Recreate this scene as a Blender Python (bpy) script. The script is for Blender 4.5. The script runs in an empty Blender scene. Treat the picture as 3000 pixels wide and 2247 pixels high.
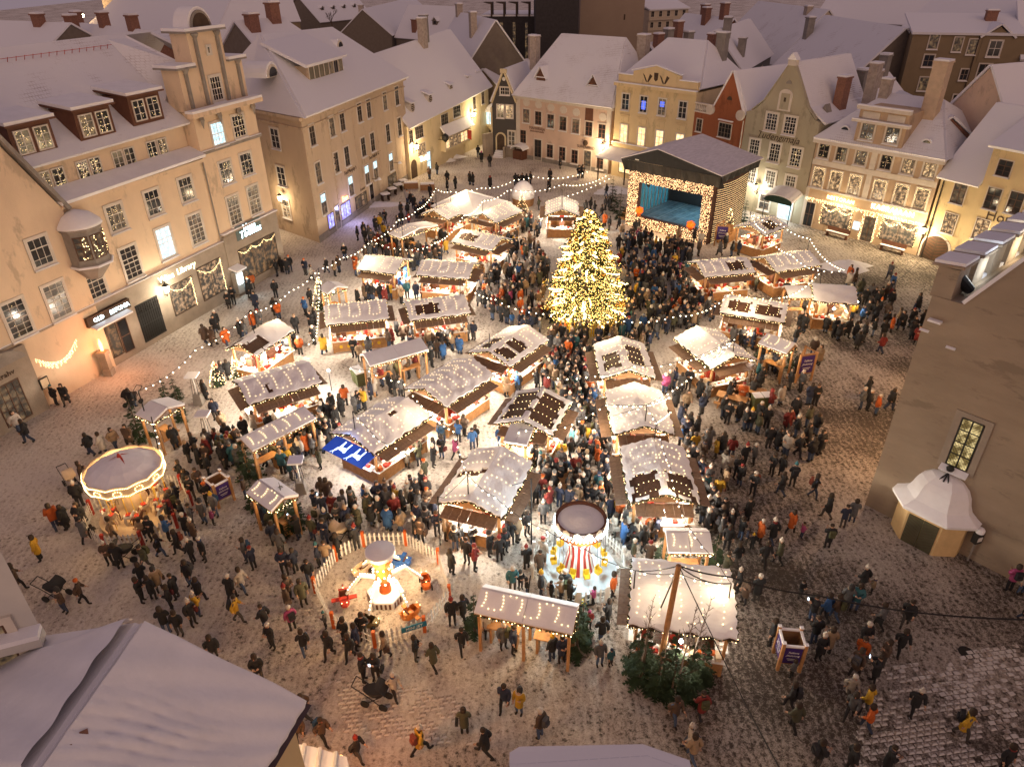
import bpy, bmesh, math, random
from mathutils import Vector, Matrix
random.seed(7)
R = random.Random(11)
scene = bpy.context.scene
C = scene.collection
PI = math.pi

# ------------------------------------------------------------------ camera, sky, sun, exposure
LENS, PCX, PCY, HC = 2080.0, 1500.0, 1123.5, 25.0        # lens in pixels of the 3000 px photograph, camera 25 m up
_dn = Vector((37.29, 3453.0, LENS)).normalized()
UPV = -_dn
YV = (Vector((0, 0, 1)) - UPV * UPV.z).normalized()
XV = YV.cross(UPV)
cam = bpy.data.objects.new('camera', bpy.data.cameras.new('camera'))
C.objects.link(cam)
cam.data.sensor_width = 36.0
cam.data.lens = LENS / 3000.0 * 36.0
cam.data.clip_end = 2000.0
cam.data.clip_start = 0.5
_m = Matrix(((XV.x, -XV.y, -XV.z, 0), (YV.x, -YV.y, -YV.z, 0), (UPV.x, -UPV.y, -UPV.z, HC), (0, 0, 0, 1)))
cam.matrix_world = _m
scene.camera = cam

world = bpy.data.worlds.new('World'); scene.world = world; world.use_nodes = True
bg = world.node_tree.nodes['Background']
bg.inputs['Color'].default_value = (0.82, 0.61, 0.70, 1)      # low cloud lit mauve by the town
bg.inputs['Strength'].default_value = 0.25
sun = bpy.data.objects.new('glow_sun', bpy.data.lights.new('glow_sun', 'SUN'))
C.objects.link(sun)
sun.data.energy = 0.72; sun.data.angle = math.radians(70); sun.data.color = (1.0, 0.62, 0.36)
sun.rotation_euler = (math.radians(76), 0, math.radians(14))
scene.view_settings.view_transform = 'Standard'
scene.view_settings.look = 'None'
scene.view_settings.exposure = 0.3
scene.view_settings.gamma = 1.0
scene.view_settings.use_curve_mapping = False
scene.cycles.sample_clamp_indirect = 3.0
scene.cycles.sample_clamp_direct = 0.0
scene.cycles.max_bounces = 5
scene.cycles.diffuse_bounces = 3
scene.cycles.glossy_bounces = 2
scene.cycles.caustics_reflective = False
scene.cycles.caustics_refractive = False
scene.cycles.use_denoising = True

# ------------------------------------------------------------------ from photograph pixels to places on the ground
def ray(px, py):
    c = Vector(((px - PCX) / LENS, (py - PCY) / LENS, 1.0))
    return Vector((c.dot(XV), c.dot(YV), c.dot(UPV)))
def G(px, py, z=0.0):
    d = ray(px, py); t = (z - HC) / d.z
    return Vector((0, 0, HC)) + d * t
def hit(px, py, P, n):
    d = ray(px, py); o = Vector((0, 0, HC))
    return o + d * ((P - o).dot(n) / d.dot(n))
def pix(p):
    q = Vector(p) - Vector((0, 0, HC))
    c = XV * q.x + YV * q.y + UPV * q.z
    return PCX + LENS * c.x / c.z, PCY + LENS * c.y / c.z

class Facade:
    "a vertical wall between two ground points; local x runs along it, y into the building, z up"
    def __init__(s, a, b):
        s.a = Vector(a[:2]); s.b = Vector(b[:2]); d = s.b - s.a
        s.W = d.length; s.u = d / s.W; s.n = Vector((s.u.y, -s.u.x))
        s.mat = Matrix.Translation((s.a.x, s.a.y, 0)) @ Matrix.Rotation(math.atan2(s.u.y, s.u.x), 4, 'Z')
        s.inv = s.mat.inverted()
    def uv(s, px, py, w=0.0):
        P = s.a - s.n * w
        p = s.inv @ hit(px, py, Vector((P.x, P.y, 0)), Vector((s.n.x, s.n.y, 0)))
        return p.x, p.z
    def onroof(s, px, py, w0, z0, w1, z1):
        A = s.mat @ Vector((0, w0, z0)); B = s.mat @ Vector((0, w1, z1)); U = Vector((s.u.x, s.u.y, 0))
        return s.inv @ hit(px, py, A, (B - A).cross(U))

# ------------------------------------------------------------------ materials
MATS = {}
def nodes(name):
    m = bpy.data.materials.new(name); m.use_nodes = True
    nt = m.node_tree
    return m, nt, nt.nodes['Principled BSDF']
def mat(name, col, rough=0.85, var=0.18, scale=2.0, bump=0.0, bscale=20.0, spec=0.3, stretch=None, metal=0.0, dark=None, dscale=1.0, dth=0.6):
    if name in MATS: return MATS[name]
    m, nt, b = nodes(name); L = nt.links
    tc = nt.nodes.new('ShaderNodeTexCoord'); mp = nt.nodes.new('ShaderNodeMapping')
    L.new(tc.outputs['Object'], mp.inputs['Vector'])
    if stretch: mp.inputs['Scale'].default_value = stretch
    nz = nt.nodes.new('ShaderNodeTexNoise'); nz.inputs['Scale'].default_value = scale; nz.inputs['Detail'].default_value = 6
    nz.inputs['Roughness'].default_value = 0.65
    L.new(mp.outputs[0], nz.inputs['Vector'])
    rp = nt.nodes.new('ShaderNodeValToRGB')
    rp.color_ramp.elements[0].position = 0.3; rp.color_ramp.elements[1].position = 0.7
    rp.color_ramp.elements[0].color = (*[c * (1 - var) for c in col], 1)
    rp.color_ramp.elements[1].color = (*[min(1, c * (1 + var)) for c in col], 1)
    L.new(nz.outputs['Fac'], rp.inputs['Fac'])
    out = rp.outputs['Color']
    if dark:
        n2 = nt.nodes.new('ShaderNodeTexNoise'); n2.inputs['Scale'].default_value = dscale; n2.inputs['Detail'].default_value = 8
        n2.inputs['Roughness'].default_value = 0.7
        L.new(mp.outputs[0], n2.inputs['Vector'])
        r2 = nt.nodes.new('ShaderNodeValToRGB'); r2.color_ramp.elements[0].position = dth; r2.color_ramp.elements[1].position = dth + 0.06
        L.new(n2.outputs['Fac'], r2.inputs['Fac'])
        mx = nt.nodes.new('ShaderNodeMix'); mx.data_type = 'RGBA'
        L.new(r2.outputs['Color'], mx.inputs['Factor']); L.new(out, mx.inputs['A']); mx.inputs['B'].default_value = (*dark, 1)
        out = mx.outputs['Result']
    L.new(out, b.inputs['Base Color'])
    b.inputs['Roughness'].default_value = rough
    b.inputs['Specular IOR Level'].default_value = spec
    b.inputs['Metallic'].default_value = metal
    if bump:
        nb = nt.nodes.new('ShaderNodeTexNoise'); nb.inputs['Scale'].default_value = bscale; nb.inputs['Detail'].default_value = 5
        L.new(tc.outputs['Object'], nb.inputs['Vector'])
        bp = nt.nodes.new('ShaderNodeBump'); bp.inputs['Strength'].default_value = bump; bp.inputs['Distance'].default_value = 0.05
        L.new(nb.outputs['Fac'], bp.inputs['Height']); L.new(bp.outputs['Normal'], b.inputs['Normal'])
    MATS[name] = m
    return m
def emis(name, col, s, sample=True):
    if name in MATS: return MATS[name]
    m, nt, b = nodes(name)
    b.inputs['Base Color'].default_value = (*col, 1)
    b.inputs['Emission Color'].default_value = (*col, 1); b.inputs['Emission Strength'].default_value = s
    if not sample: m.cycles.emission_sampling = 'NONE'
    MATS[name] = m
    return m
def lit_pane(name, c0, c1, s, scale=2.5):
    m, nt, b = nodes(name); L = nt.links
    tc = nt.nodes.new('ShaderNodeTexCoord'); oi = nt.nodes.new('ShaderNodeObjectInfo')
    ad = nt.nodes.new('ShaderNodeVectorMath'); ad.operation = 'ADD'
    cb = nt.nodes.new('ShaderNodeCombineXYZ'); ml = nt.nodes.new('ShaderNodeMath'); ml.operation = 'MULTIPLY'; ml.inputs[1].default_value = 37.0
    L.new(oi.outputs['Random'], ml.inputs[0]); L.new(ml.outputs[0], cb.inputs['X']); L.new(ml.outputs[0], cb.inputs['Z'])
    L.new(tc.outputs['Object'], ad.inputs[0]); L.new(cb.outputs[0], ad.inputs[1])
    nz = nt.nodes.new('ShaderNodeTexNoise'); nz.inputs['Scale'].default_value = scale; nz.inputs['Detail'].default_value = 3
    L.new(ad.outputs[0], nz.inputs['Vector'])
    rp = nt.nodes.new('ShaderNodeValToRGB'); rp.color_ramp.elements[0].position = 0.44; rp.color_ramp.elements[1].position = 0.70
    rp.color_ramp.elements[0].color = (*c0, 1); rp.color_ramp.elements[1].color = (*c1, 1)
    L.new(nz.outputs['Fac'], rp.inputs['Fac'])
    L.new(rp.outputs['Color'], b.inputs['Emission Color']); b.inputs['Emission Strength'].default_value = s
    b.inputs['Base Color'].default_value = (0.05, 0.05, 0.05, 1); b.inputs['Roughness'].default_value = 0.15
    m.cycles.emission_sampling = 'NONE'
    MATS[name] = m
    return m

SNOW = mat('snow', (0.80, 0.79, 0.82), 0.75, 0.05, 1.2, 0.35, 6.0, 0.2)
SNOWY = mat('roof_snow', (0.76, 0.75, 0.79), 0.8, 0.07, 0.9, 0.5, 3.0, 0.2)
def tiled_snow(name, lo, hi, bs):
    m, nt, b = nodes(name); L = nt.links
    tc = nt.nodes.new('ShaderNodeTexCoord')
    br = nt.nodes.new('ShaderNodeTexBrick'); br.inputs['Scale'].default_value = 3.2; br.inputs['Mortar Size'].default_value = 0.05
    br.inputs['Brick Width'].default_value = 0.7; br.inputs['Row Height'].default_value = 0.6
    mp = nt.nodes.new('ShaderNodeMapping'); mp.inputs['Rotation'].default_value = (PI / 2, 0, 0)
    L.new(tc.outputs['Object'], mp.inputs['Vector']); L.new(mp.outputs[0], br.inputs['Vector'])
    n1 = nt.nodes.new('ShaderNodeTexNoise'); n1.inputs['Scale'].default_value = 0.28; n1.inputs['Detail'].default_value = 7; n1.inputs['Roughness'].default_value = 0.72
    L.new(tc.outputs['Object'], n1.inputs['Vector'])
    r1 = nt.nodes.new('ShaderNodeValToRGB'); r1.color_ramp.elements[0].position = lo; r1.color_ramp.elements[1].position = hi
    L.new(n1.outputs['Fac'], r1.inputs['Fac'])
    mo = nt.nodes.new('ShaderNodeMath'); mo.operation = 'MULTIPLY'
    L.new(br.outputs['Fac'], mo.inputs[0]); L.new(r1.outputs['Color'], mo.inputs[1])
    mx = nt.nodes.new('ShaderNodeMix'); mx.data_type = 'RGBA'
    mx.inputs['A'].default_value = (0.76, 0.75, 0.79, 1); mx.inputs['B'].default_value = (0.16, 0.07, 0.05, 1)
    L.new(mo.outputs[0], mx.inputs['Factor']); L.new(mx.outputs['Result'], b.inputs['Base Color'])
    b.inputs['Roughness'].default_value = 0.8
    bp = nt.nodes.new('ShaderNodeBump'); bp.inputs['Strength'].default_value = bs; bp.inputs['Distance'].default_value = 0.05; bp.invert = True
    n3 = nt.nodes.new('ShaderNodeTexNoise'); n3.inputs['Scale'].default_value = 1.3; n3.inputs['Detail'].default_value = 4
    L.new(tc.outputs['Object'], n3.inputs['Vector'])
    a2 = nt.nodes.new('ShaderNodeMath'); a2.operation = 'ADD'
    L.new(br.outputs['Fac'], a2.inputs[0]); L.new(n3.outputs['Fac'], a2.inputs[1])
    L.new(a2.outputs[0], bp.inputs['Height']); L.new(bp.outputs['Normal'], b.inputs['Normal'])
    return m
SNOWT = tiled_snow('snow_over_tiles', .53, .74, .45)
SNOWY = tiled_snow('snow_hiding_tiles', .66, .9, .3)
WOOD = mat('stall_wood', (0.30, 0.16, 0.075), 0.7, 0.3, 3.0, 0.3, 25, stretch=(1, 1, 8))
BOARD = mat('flap_boards', (0.20, 0.125, 0.085), 0.75, 0.35, 4.0, 0.3, 25)
PLANK = mat('counter_boards', (0.42, 0.22, 0.09), 0.65, 0.25, 4.0, 0.2, 25)
BARE = mat('bare_roof', (0.075, 0.035, 0.02), 0.6, 0.4, 6.0, 0.5, 12, dark=(0.5, 0.48, 0.48), dscale=9, dth=0.66)
DKWOOD = mat('dark_timber', (0.07, 0.045, 0.03), 0.8, 0.3)
IRON = mat('black_iron', (0.02, 0.02, 0.02), 0.5, 0.2)
WHITE = mat('white_paint', (0.72, 0.70, 0.66), 0.6, 0.06)
STONE = mat('grey_stone', (0.26, 0.235, 0.21), 0.85, 0.2, 1.5, 0.3, 8)
GLASS = mat('dark_glass', (0.018, 0.02, 0.024), 0.08, 0.3, 1.2, spec=0.5)
GLASSW = lit_pane('dim_warm_glass', (0.02, 0.014, 0.01), (0.32, 0.19, 0.09), 0.55)
LITW = lit_pane('lit_warm_glass', (0.95, 0.55, 0.22), (1.0, 0.82, 0.52), 1.5)
LITM = lit_pane('half_lit_glass', (0.06, 0.035, 0.02), (1.0, 0.62, 0.3), 0.9, 3.5)
LITC = lit_pane('lit_cool_glass', (0.45, 0.75, 0.85), (0.85, 1.0, 1.0), 1.3)
LITB = lit_pane('lit_violet_glass', (0.25, 0.2, 0.9), (0.65, 0.75, 1.0), 1.3)
BULB = emis('bulb_warm', (1.0, 0.72, 0.34), 6.0, False)
FAIRY = emis('fairy_bulb', (1.0, 0.74, 0.36), 2.6, False)
BULBW = emis('bulb_white', (1.0, 0.86, 0.62), 8.0, False)
BULBC = emis('bulb_cold', (0.72, 0.92, 1.0), 7.0, False)
BULBO = emis('bulb_orange', (1.0, 0.42, 0.12), 6.0, False)
LAMPW = emis('lantern_glass', (1.0, 0.80, 0.50), 22.0, False)
LAMPC = emis('cold_lamp', (0.85, 0.95, 1.0), 30.0, False)
GREEN = mat('spruce_needles', (0.028, 0.05, 0.022), 0.8, 0.5, 5)
GARL = mat('garland_needles', (0.03, 0.04, 0.016), 0.8, 0.5, 9)
BARK = mat('bark', (0.11, 0.08, 0.06), 0.9, 0.3, 6)
BIRCH = mat('birch_bark', (0.36, 0.32, 0.28), 0.8, 0.3, 9)
BROWNP = mat('brown_paint', (0.12, 0.05, 0.03), 0.6, 0.2)
PURPLE = mat('purple_poster', (0.045, 0.02, 0.14), 0.5, 0.25)
ORANGEP = mat('orange_paint', (0.5, 0.11, 0.02), 0.5, 0.2)
YELLOWP = mat('yellow_paint', (0.75, 0.48, 0.03), 0.4, 0.15)
REDP = mat('red_paint', (0.40, 0.04, 0.025), 0.5, 0.2)
BLUEP = mat('blue_paint', (0.04, 0.13, 0.42), 0.5, 0.2)
TEALP = mat('sign_blue', (0.02, 0.16, 0.26), 0.5, 0.1)
CREAMP = mat('cream_paint', (0.62, 0.48, 0.32), 0.5, 0.15)
BRICKC = mat('chimney_brick', (0.24, 0.12, 0.085), 0.9, 0.3, 6, 0.4, 18)
CHIMP = mat('chimney_plaster', (0.42, 0.35, 0.29), 0.9, 0.25, 3, 0.3, 12)

def plaster(name, c): return mat(name, c, .9, .09, .5, .2, 12, stretch=(1, 1, .45), dark=tuple(v * .74 for v in c), dscale=.55, dth=.56)
ROOFB = emis('roof_bulb', (1.0, 0.74, 0.38), 3.6, False)
# ------------------------------------------------------------------ mesh builder
class MB:
    def __init__(s): s.v = []; s.f = []; s.m = []
    def add(s, vs, fs, m=0):
        o = len(s.v); s.v += [tuple(v) for v in vs]
        s.f += [tuple(i + o for i in f) for f in fs]; s.m += [m] * len(fs)
        return s
    def poly(s, vs, m=0): return s.add(vs, [tuple(range(len(vs)))], m)
    def box(s, x0, x1, y0, y1, z0, z1, m=0):
        return s.add([(x0, y0, z0), (x1, y0, z0), (x1, y1, z0), (x0, y1, z0), (x0, y0, z1), (x1, y0, z1), (x1, y1, z1), (x0, y1, z1)],
                     [(0, 3, 2, 1), (4, 5, 6, 7), (0, 1, 5, 4), (1, 2, 6, 5), (2, 3, 7, 6), (3, 0, 4, 7)], m)
    def prism(s, pts, y0, y1, m=0):
        "outline in the x-z plane (anticlockwise seen from -y) pushed from y0 to y1"
        n = len(pts)
        v = [(p[0], y0, p[1]) for p in pts] + [(p[0], y1, p[1]) for p in pts]
        f = [tuple(range(n)), tuple(range(2 * n - 1, n - 1, -1))] + [(i, i + n, (i + 1) % n + n, (i + 1) % n) for i in range(n)]
        return s.add(v, f, m)
    def slab(s, pts, t, m=0):
        "closed slab: a flat polygon thickened along its normal by t (kept mostly upward)"
        P = [Vector(p) for p in pts]
        nrm = (P[1] - P[0]).cross(P[2] - P[0]).normalized()
        if nrm.z < 0: P.reverse(); nrm = -nrm
        n = len(P); Q = [p + nrm * t for p in P]
        f = [tuple(range(n - 1, -1, -1)), tuple(range(n, 2 * n))] + [(i, (i + 1) % n, (i + 1) % n + n, i + n) for i in range(n)]
        return s.add(P + Q, f, m)
    def tube(s, p, q, r0, r1=None, n=6, m=0, cap=True):
        p = Vector(p); q = Vector(q); r1 = r0 if r1 is None else r1
        d = (q - p).normalized(); a = d.orthogonal().normalized(); b = d.cross(a)
        v = []
        for c, r in ((p, r0), (q, r1)):
            v += [c + a * (r * math.cos(2 * PI * i / n)) + b * (r * math.sin(2 * PI * i / n)) for i in range(n)]
        f = [(i, (i + 1) % n, (i + 1) % n + n, i + n) for i in range(n)]
        if cap: f += [tuple(range(n - 1, -1, -1)), tuple(range(n, 2 * n))]
        return s.add(v, f, m)
    def lathe(s, prof, n=12, m=0, c=(0, 0, 0), a0=0.0):
        v = []; k = len(prof)
        for r, z in prof:
            v += [(c[0] + r * math.cos(a0 + 2 * PI * i / n), c[1] + r * math.sin(a0 + 2 * PI * i / n), c[2] + z) for i in range(n)]
        f = []
        for j in range(k - 1):
            f += [(j * n + i, j * n + (i + 1) % n, (j + 1) * n + (i + 1) % n, (j + 1) * n + i) for i in range(n)]
        f += [tuple(range(n - 1, -1, -1)), tuple((k - 1) * n + i for i in range(n))]
        return s.add(v, f, m)
    def octa(s, p, r, m=0):
        x, y, z = p
        return s.add([(x + r, y, z), (x, y + r, z), (x - r, y, z), (x, y - r, z), (x, y, z + r), (x, y, z - r)],
                     [(0, 1, 4), (1, 2, 4), (2, 3, 4), (3, 0, 4), (1, 0, 5), (2, 1, 5), (3, 2, 5), (0, 3, 5)], m)
    def mesh(s, name, mats, smooth=False):
        me = bpy.data.meshes.new(name)
        me.from_pydata(s.v, [], s.f); me.update()
        for m in (mats if isinstance(mats, (list, tuple)) else [mats]): me.materials.append(m)
        me.polygons.foreach_set('material_index', s.m)
        if smooth: me.polygons.foreach_set('use_smooth', [True] * len(me.polygons))
        return me
    def obj(s, name, mats, parent=None, smooth=False):
        return link(name, s.mesh(name, mats, smooth), parent)

def link(name, me, parent=None, loc=None, rot=None):
    o = bpy.data.objects.new(name, me); C.objects.link(o)
    if parent: o.parent = parent
    if loc is not None: o.location = loc
    if rot is not None: o.rotation_euler = rot
    return o
def tag(o, label=None, cat=None, group=None, kind=None):
    if label: o['label'] = label
    if cat: o['category'] = cat
    if group: o['group'] = group
    if kind: o['kind'] = kind
    return o
def empty(name, label, cat, loc=(0, 0, 0), rz=0.0, group=None):
    o = bpy.data.objects.new(name, None); C.objects.link(o)
    o.location = loc; o.rotation_euler = (0, 0, rz); o.empty_display_size = 0.3
    return tag(o, label, cat, group)
def lamp(parent, loc, power, col=(1, 0.78, 0.5), rad=0.12, name='lamp_light'):
    l = bpy.data.lights.new(name, 'POINT'); l.energy = power; l.color = col; l.shadow_soft_size = rad
    o = bpy.data.objects.new(name, l); C.objects.link(o); o.location = loc
    if parent: o.parent = parent
    return o
def text(body, size, loc, rot, m, parent, name='lettering', ext=0.012, align='CENTER', shear=0.0, space=1.0):
    cu = bpy.data.curves.new(name, 'FONT'); cu.body = body; cu.size = size; cu.extrude = ext
    cu.align_x = align; cu.align_y = 'CENTER'; cu.shear = shear; cu.space_character = space; cu.resolution_u = 2
    cu.materials.append(m)
    return link(name, cu, parent, loc, rot)
def subtree(o):
    return [o] + [k for c in o.children for k in subtree(c)]
def copy_tree(o, parent=None):
    c = o.copy(); C.objects.link(c)
    if parent is not None: c.parent = parent
    for ch in list(o.children): copy_tree(ch, c)
    return c
def bulbs_mesh(pts, r=0.045, m=BULB):
    mb = MB()
    for p in pts: mb.octa(p, r)
    return mb.mesh('bulbs', m)
FRONT = (PI / 2, 0, 0)        # lettering that stands on a facade and faces out (-y)

# ------------------------------------------------------------------ the ground
def ground_material():
    m, nt, b = nodes('trampled_snow'); L = nt.links
    tc = nt.nodes.new('ShaderNodeTexCoord')
    def noise(scale, det=4, rough=0.6, dist=0.0):
        n = nt.nodes.new('ShaderNodeTexNoise'); n.inputs['Scale'].default_value = scale; n.inputs['Detail'].default_value = det
        n.inputs['Roughness'].default_value = rough; n.inputs['Distortion'].default_value = dist
        L.new(tc.outputs['Object'], n.inputs['Vector']); return n.outputs['Fac']
    def ramp(s, a, c, inv=False):
        r = nt.nodes.new('ShaderNodeMapRange'); r.inputs['From Min'].default_value = a; r.inputs['From Max'].default_value = c
        if inv: r.inputs['To Min'].default_value = 1; r.inputs['To Max'].default_value = 0
        L.new(s, r.inputs['Value']); return r.outputs[0]
    def math_(op, a, c):
        n = nt.nodes.new('ShaderNodeMath'); n.operation = op
        for i, x in enumerate((a, c)):
            if isinstance(x, (int, float)): n.inputs[i].default_value = x
            else: L.new(x, n.inputs[i])
        return n.outputs[0]
    # footprints: small stretched cells
    vo = nt.nodes.new('ShaderNodeTexVoronoi'); vo.inputs['Scale'].default_value = 5.2; vo.feature = 'F1'
    wv = nt.nodes.new('ShaderNodeTexNoise'); wv.inputs['Scale'].default_value = 1.7; wv.inputs['Detail'].default_value = 3
    L.new(tc.outputs['Object'], wv.inputs['Vector'])
    mxv = nt.nodes.new('ShaderNodeMix'); mxv.data_type = 'VECTOR'; mxv.inputs['Factor'].default_value = 0.25
    L.new(tc.outputs['Object'], mxv.inputs[4]); L.new(wv.outputs['Color'], mxv.inputs[5])
    L.new(mxv.outputs[1], vo.inputs['Vector'])
    foot = ramp(vo.outputs['Distance'], 0.10, 0.42)                 # 0 in a print, 1 on the ridges between
    mid = noise(5.5, 6, 0.72, 1.2)
    fine = noise(15.0, 5, 0.75, 1.0)
    wide = noise(0.13, 4, 0.6)
    rough = math_('ADD', math_('MULTIPLY', foot, 0.13), math_('ADD', math_('MULTIPLY', mid, 0.52), math_('MULTIPLY', fine, 0.62)))
    # well trodden and thin towards the near right corner of the square
    sx = nt.nodes.new('ShaderNodeSeparateXYZ'); L.new(tc.outputs['Object'], sx.inputs[0])
    east = ramp(math_('SUBTRACT', math_('MULTIPLY', sx.outputs['X'], 0.55), math_('MULTIPLY', sx.outputs['Y'], 0.28)), -9.0, 1.5)
    tr = nt.nodes.new('ShaderNodeTexWave'); tr.inputs['Scale'].default_value = .9; tr.inputs['Distortion'].default_value = 9; tr.inputs['Detail'].default_value = 3; tr.inputs['Detail Scale'].default_value = .7; L.new(tc.outputs['Object'], tr.inputs['Vector'])
    rough = math_('ADD', rough, math_('MULTIPLY', tr.outputs['Fac'], .05))
    worn = math_('ADD', math_('MULTIPLY', ramp(wide, 0.35, 0.65), 0.2), math_('MULTIPLY', east, 0.16))
    snowy = ramp(math_('SUBTRACT', rough, worn), 0.40, 0.70)
    rp = nt.nodes.new('ShaderNodeValToRGB')
    rp.color_ramp.elements[0].color = (0.085, 0.068, 0.055, 1); rp.color_ramp.elements[1].color = (0.74, 0.68, 0.62, 1)
    e = rp.color_ramp.elements.new(0.45); e.color = (0.50, 0.43, 0.37, 1)
    L.new(snowy, rp.inputs['Fac']); L.new(rp.outputs['Color'], b.inputs['Base Color'])
    b.inputs['Roughness'].default_value = 0.7; b.inputs['Specular IOR Level'].default_value = 0.25
    bp = nt.nodes.new('ShaderNodeBump'); bp.inputs['Strength'].default_value = 1.0; bp.inputs['Distance'].default_value = 0.16
    L.new(rough, bp.inputs['Height']); L.new(bp.outputs['Normal'], b.inputs['Normal'])
    return m
GROUND = ground_material()
g = MB(); g.poly([(-300, -60, 0), (300, -60, 0), (300, 700, 0), (-300, 700, 0)])
square = g.obj('square', GROUND); tag(square, 'town square trodden into rough grey snow', 'ground', kind='structure')
# swept snow heaped in the far corner and by the right-hand houses
for px, py, rx, ry, h in ((1275, 465, 4.2, 2.6, 0.9), (1800, 560, 2.5, 2, 0.5), (2475, 785, 2.6, 1.3, 0.7), (1120, 600, 3.5, 1.2, 0.25)):
    mb = MB(); nr, na = 7, 22; P = []
    for i in range(nr + 1):
        t = i / nr
        for k in range(na):
            a = 2 * PI * k / na; j = 1 + 0.22 * math.sin(a * 3 + px) + 0.12 * math.sin(a * 7 + py)
            P.append((rx * t * j * math.cos(a), ry * t * j * math.sin(a), h * (1 - t * t) ** 1.3 + 0.10 * math.sin(9 * t + 5 * a) * (1 - t) - 0.02))
    mb.add(P, [(i * na + k, (i + 1) * na + k, (i + 1) * na + (k + 1) % na, i * na + (k + 1) % na) for i in range(nr) for k in range(na)])
    o = mb.obj('snow_heap', SNOW, smooth=True); o.location = G(px, py); tag(o, kind='structure')

# cobbles that show through the trodden snow in the near corners: the nearest 300 singly, the rest in one sheet
COB = mat('cobble_stone', (0.30, 0.25, 0.21), 0.75, 0.35, 2.0, 0.5, 30, dark=(0.60, 0.56, 0.52), dscale=2.5, dth=0.44)
cobs = []
cobpoly = [[(985, 1960), (1330, 2040), (1420, 2190), (1010, 2150)], [(2560, 1960), (3010, 1880), (3010, 2250), (2480, 2250)]]
def inside(x, y, poly):
    c = False
    for i in range(len(poly)):
        x1, y1 = poly[i]; x2, y2 = poly[i - 1]
        if (y1 > y) != (y2 > y) and x < (x2 - x1) * (y - y1) / (y2 - y1) + x1: c = not c
    return c
for pl in cobpoly:
    q = [tuple(G(*p)[:2]) for p in pl]
    xs = [p[0] for p in q]; ys = [p[1] for p in q]
    ang = 0.14; ca, sa = math.cos(ang), math.sin(ang)
    for i in range(-90, 130):
        for j in range(-10, 260):
            x = i * 0.30 + (0.15 if j % 2 else 0); y = j * 0.20
            X, Y = x * ca - y * sa, x * sa + y * ca
            if min(xs) < X < max(xs) and min(ys) < Y < max(ys) and inside(X, Y, q) and R.random() < 0.25 + 0.75 * (math.sin(X * 1.3 + 1) * math.sin(Y * 1.7) * .5 + .55): cobs.append((X, Y))
cobs.sort(key=lambda p: p[0] ** 2 + p[1] ** 2)
def cobble(mb, x, y, a, sx, sy, h):
    ca, sa = math.cos(a), math.sin(a); v = []
    for z, k in ((-0.03, 1.0), (h * 0.6, 0.96), (h, 0.68)):
        v += [(x + (dx * sx * k) * ca - (dy * sy * k) * sa, y + (dx * sx * k) * sa + (dy * sy * k) * ca, z) for dx, dy in ((-1, -1), (1, -1), (1, 1), (-1, 1))]
    mb.add(v, [(0, 1, 5, 4), (1, 2, 6, 5), (2, 3, 7, 6), (3, 0, 4, 7), (4, 5, 9, 8), (5, 6, 10, 9), (6, 7, 11, 10), (7, 4, 8, 11), (8, 9, 10, 11)])
cm = []
for k in range(4):
    mb = MB(); cobble(mb, 0, 0, R.uniform(-.08, .08), 0.125 + 0.012 * (k % 2), 0.085, 0.022 + 0.006 * k); cm.append(mb.mesh('cobblestone', COB))
mb = MB()
for i, (x, y) in enumerate(cobs):
    if i < 300: link('cobblestone', cm[i % 4], square, (x + R.uniform(-.012, .012), y + R.uniform(-.012, .012), 0), (0, 0, 0.14 + R.uniform(-.07, .07)))
    else: cobble(mb, x + R.uniform(-.012, .012), y + R.uniform(-.012, .012), 0.14 + R.uniform(-.07, .07), 0.125, 0.085, R.uniform(.02, .04))
if mb.v:
    o = mb.obj('far_cobbles', COB, square); o['kind'] = 'stuff'
mb = MB(); mb.lathe([(0.32, 0.0), (0.32, 0.012), (0.30, 0.012), (0.28, 0.006), (0.0, 0.006)], 18)
o = mb.obj('manhole_cover', IRON); o.location = G(2832, 1911); tag(o, 'round iron manhole cover set in the bare cobbles', 'manhole cover')

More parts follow.
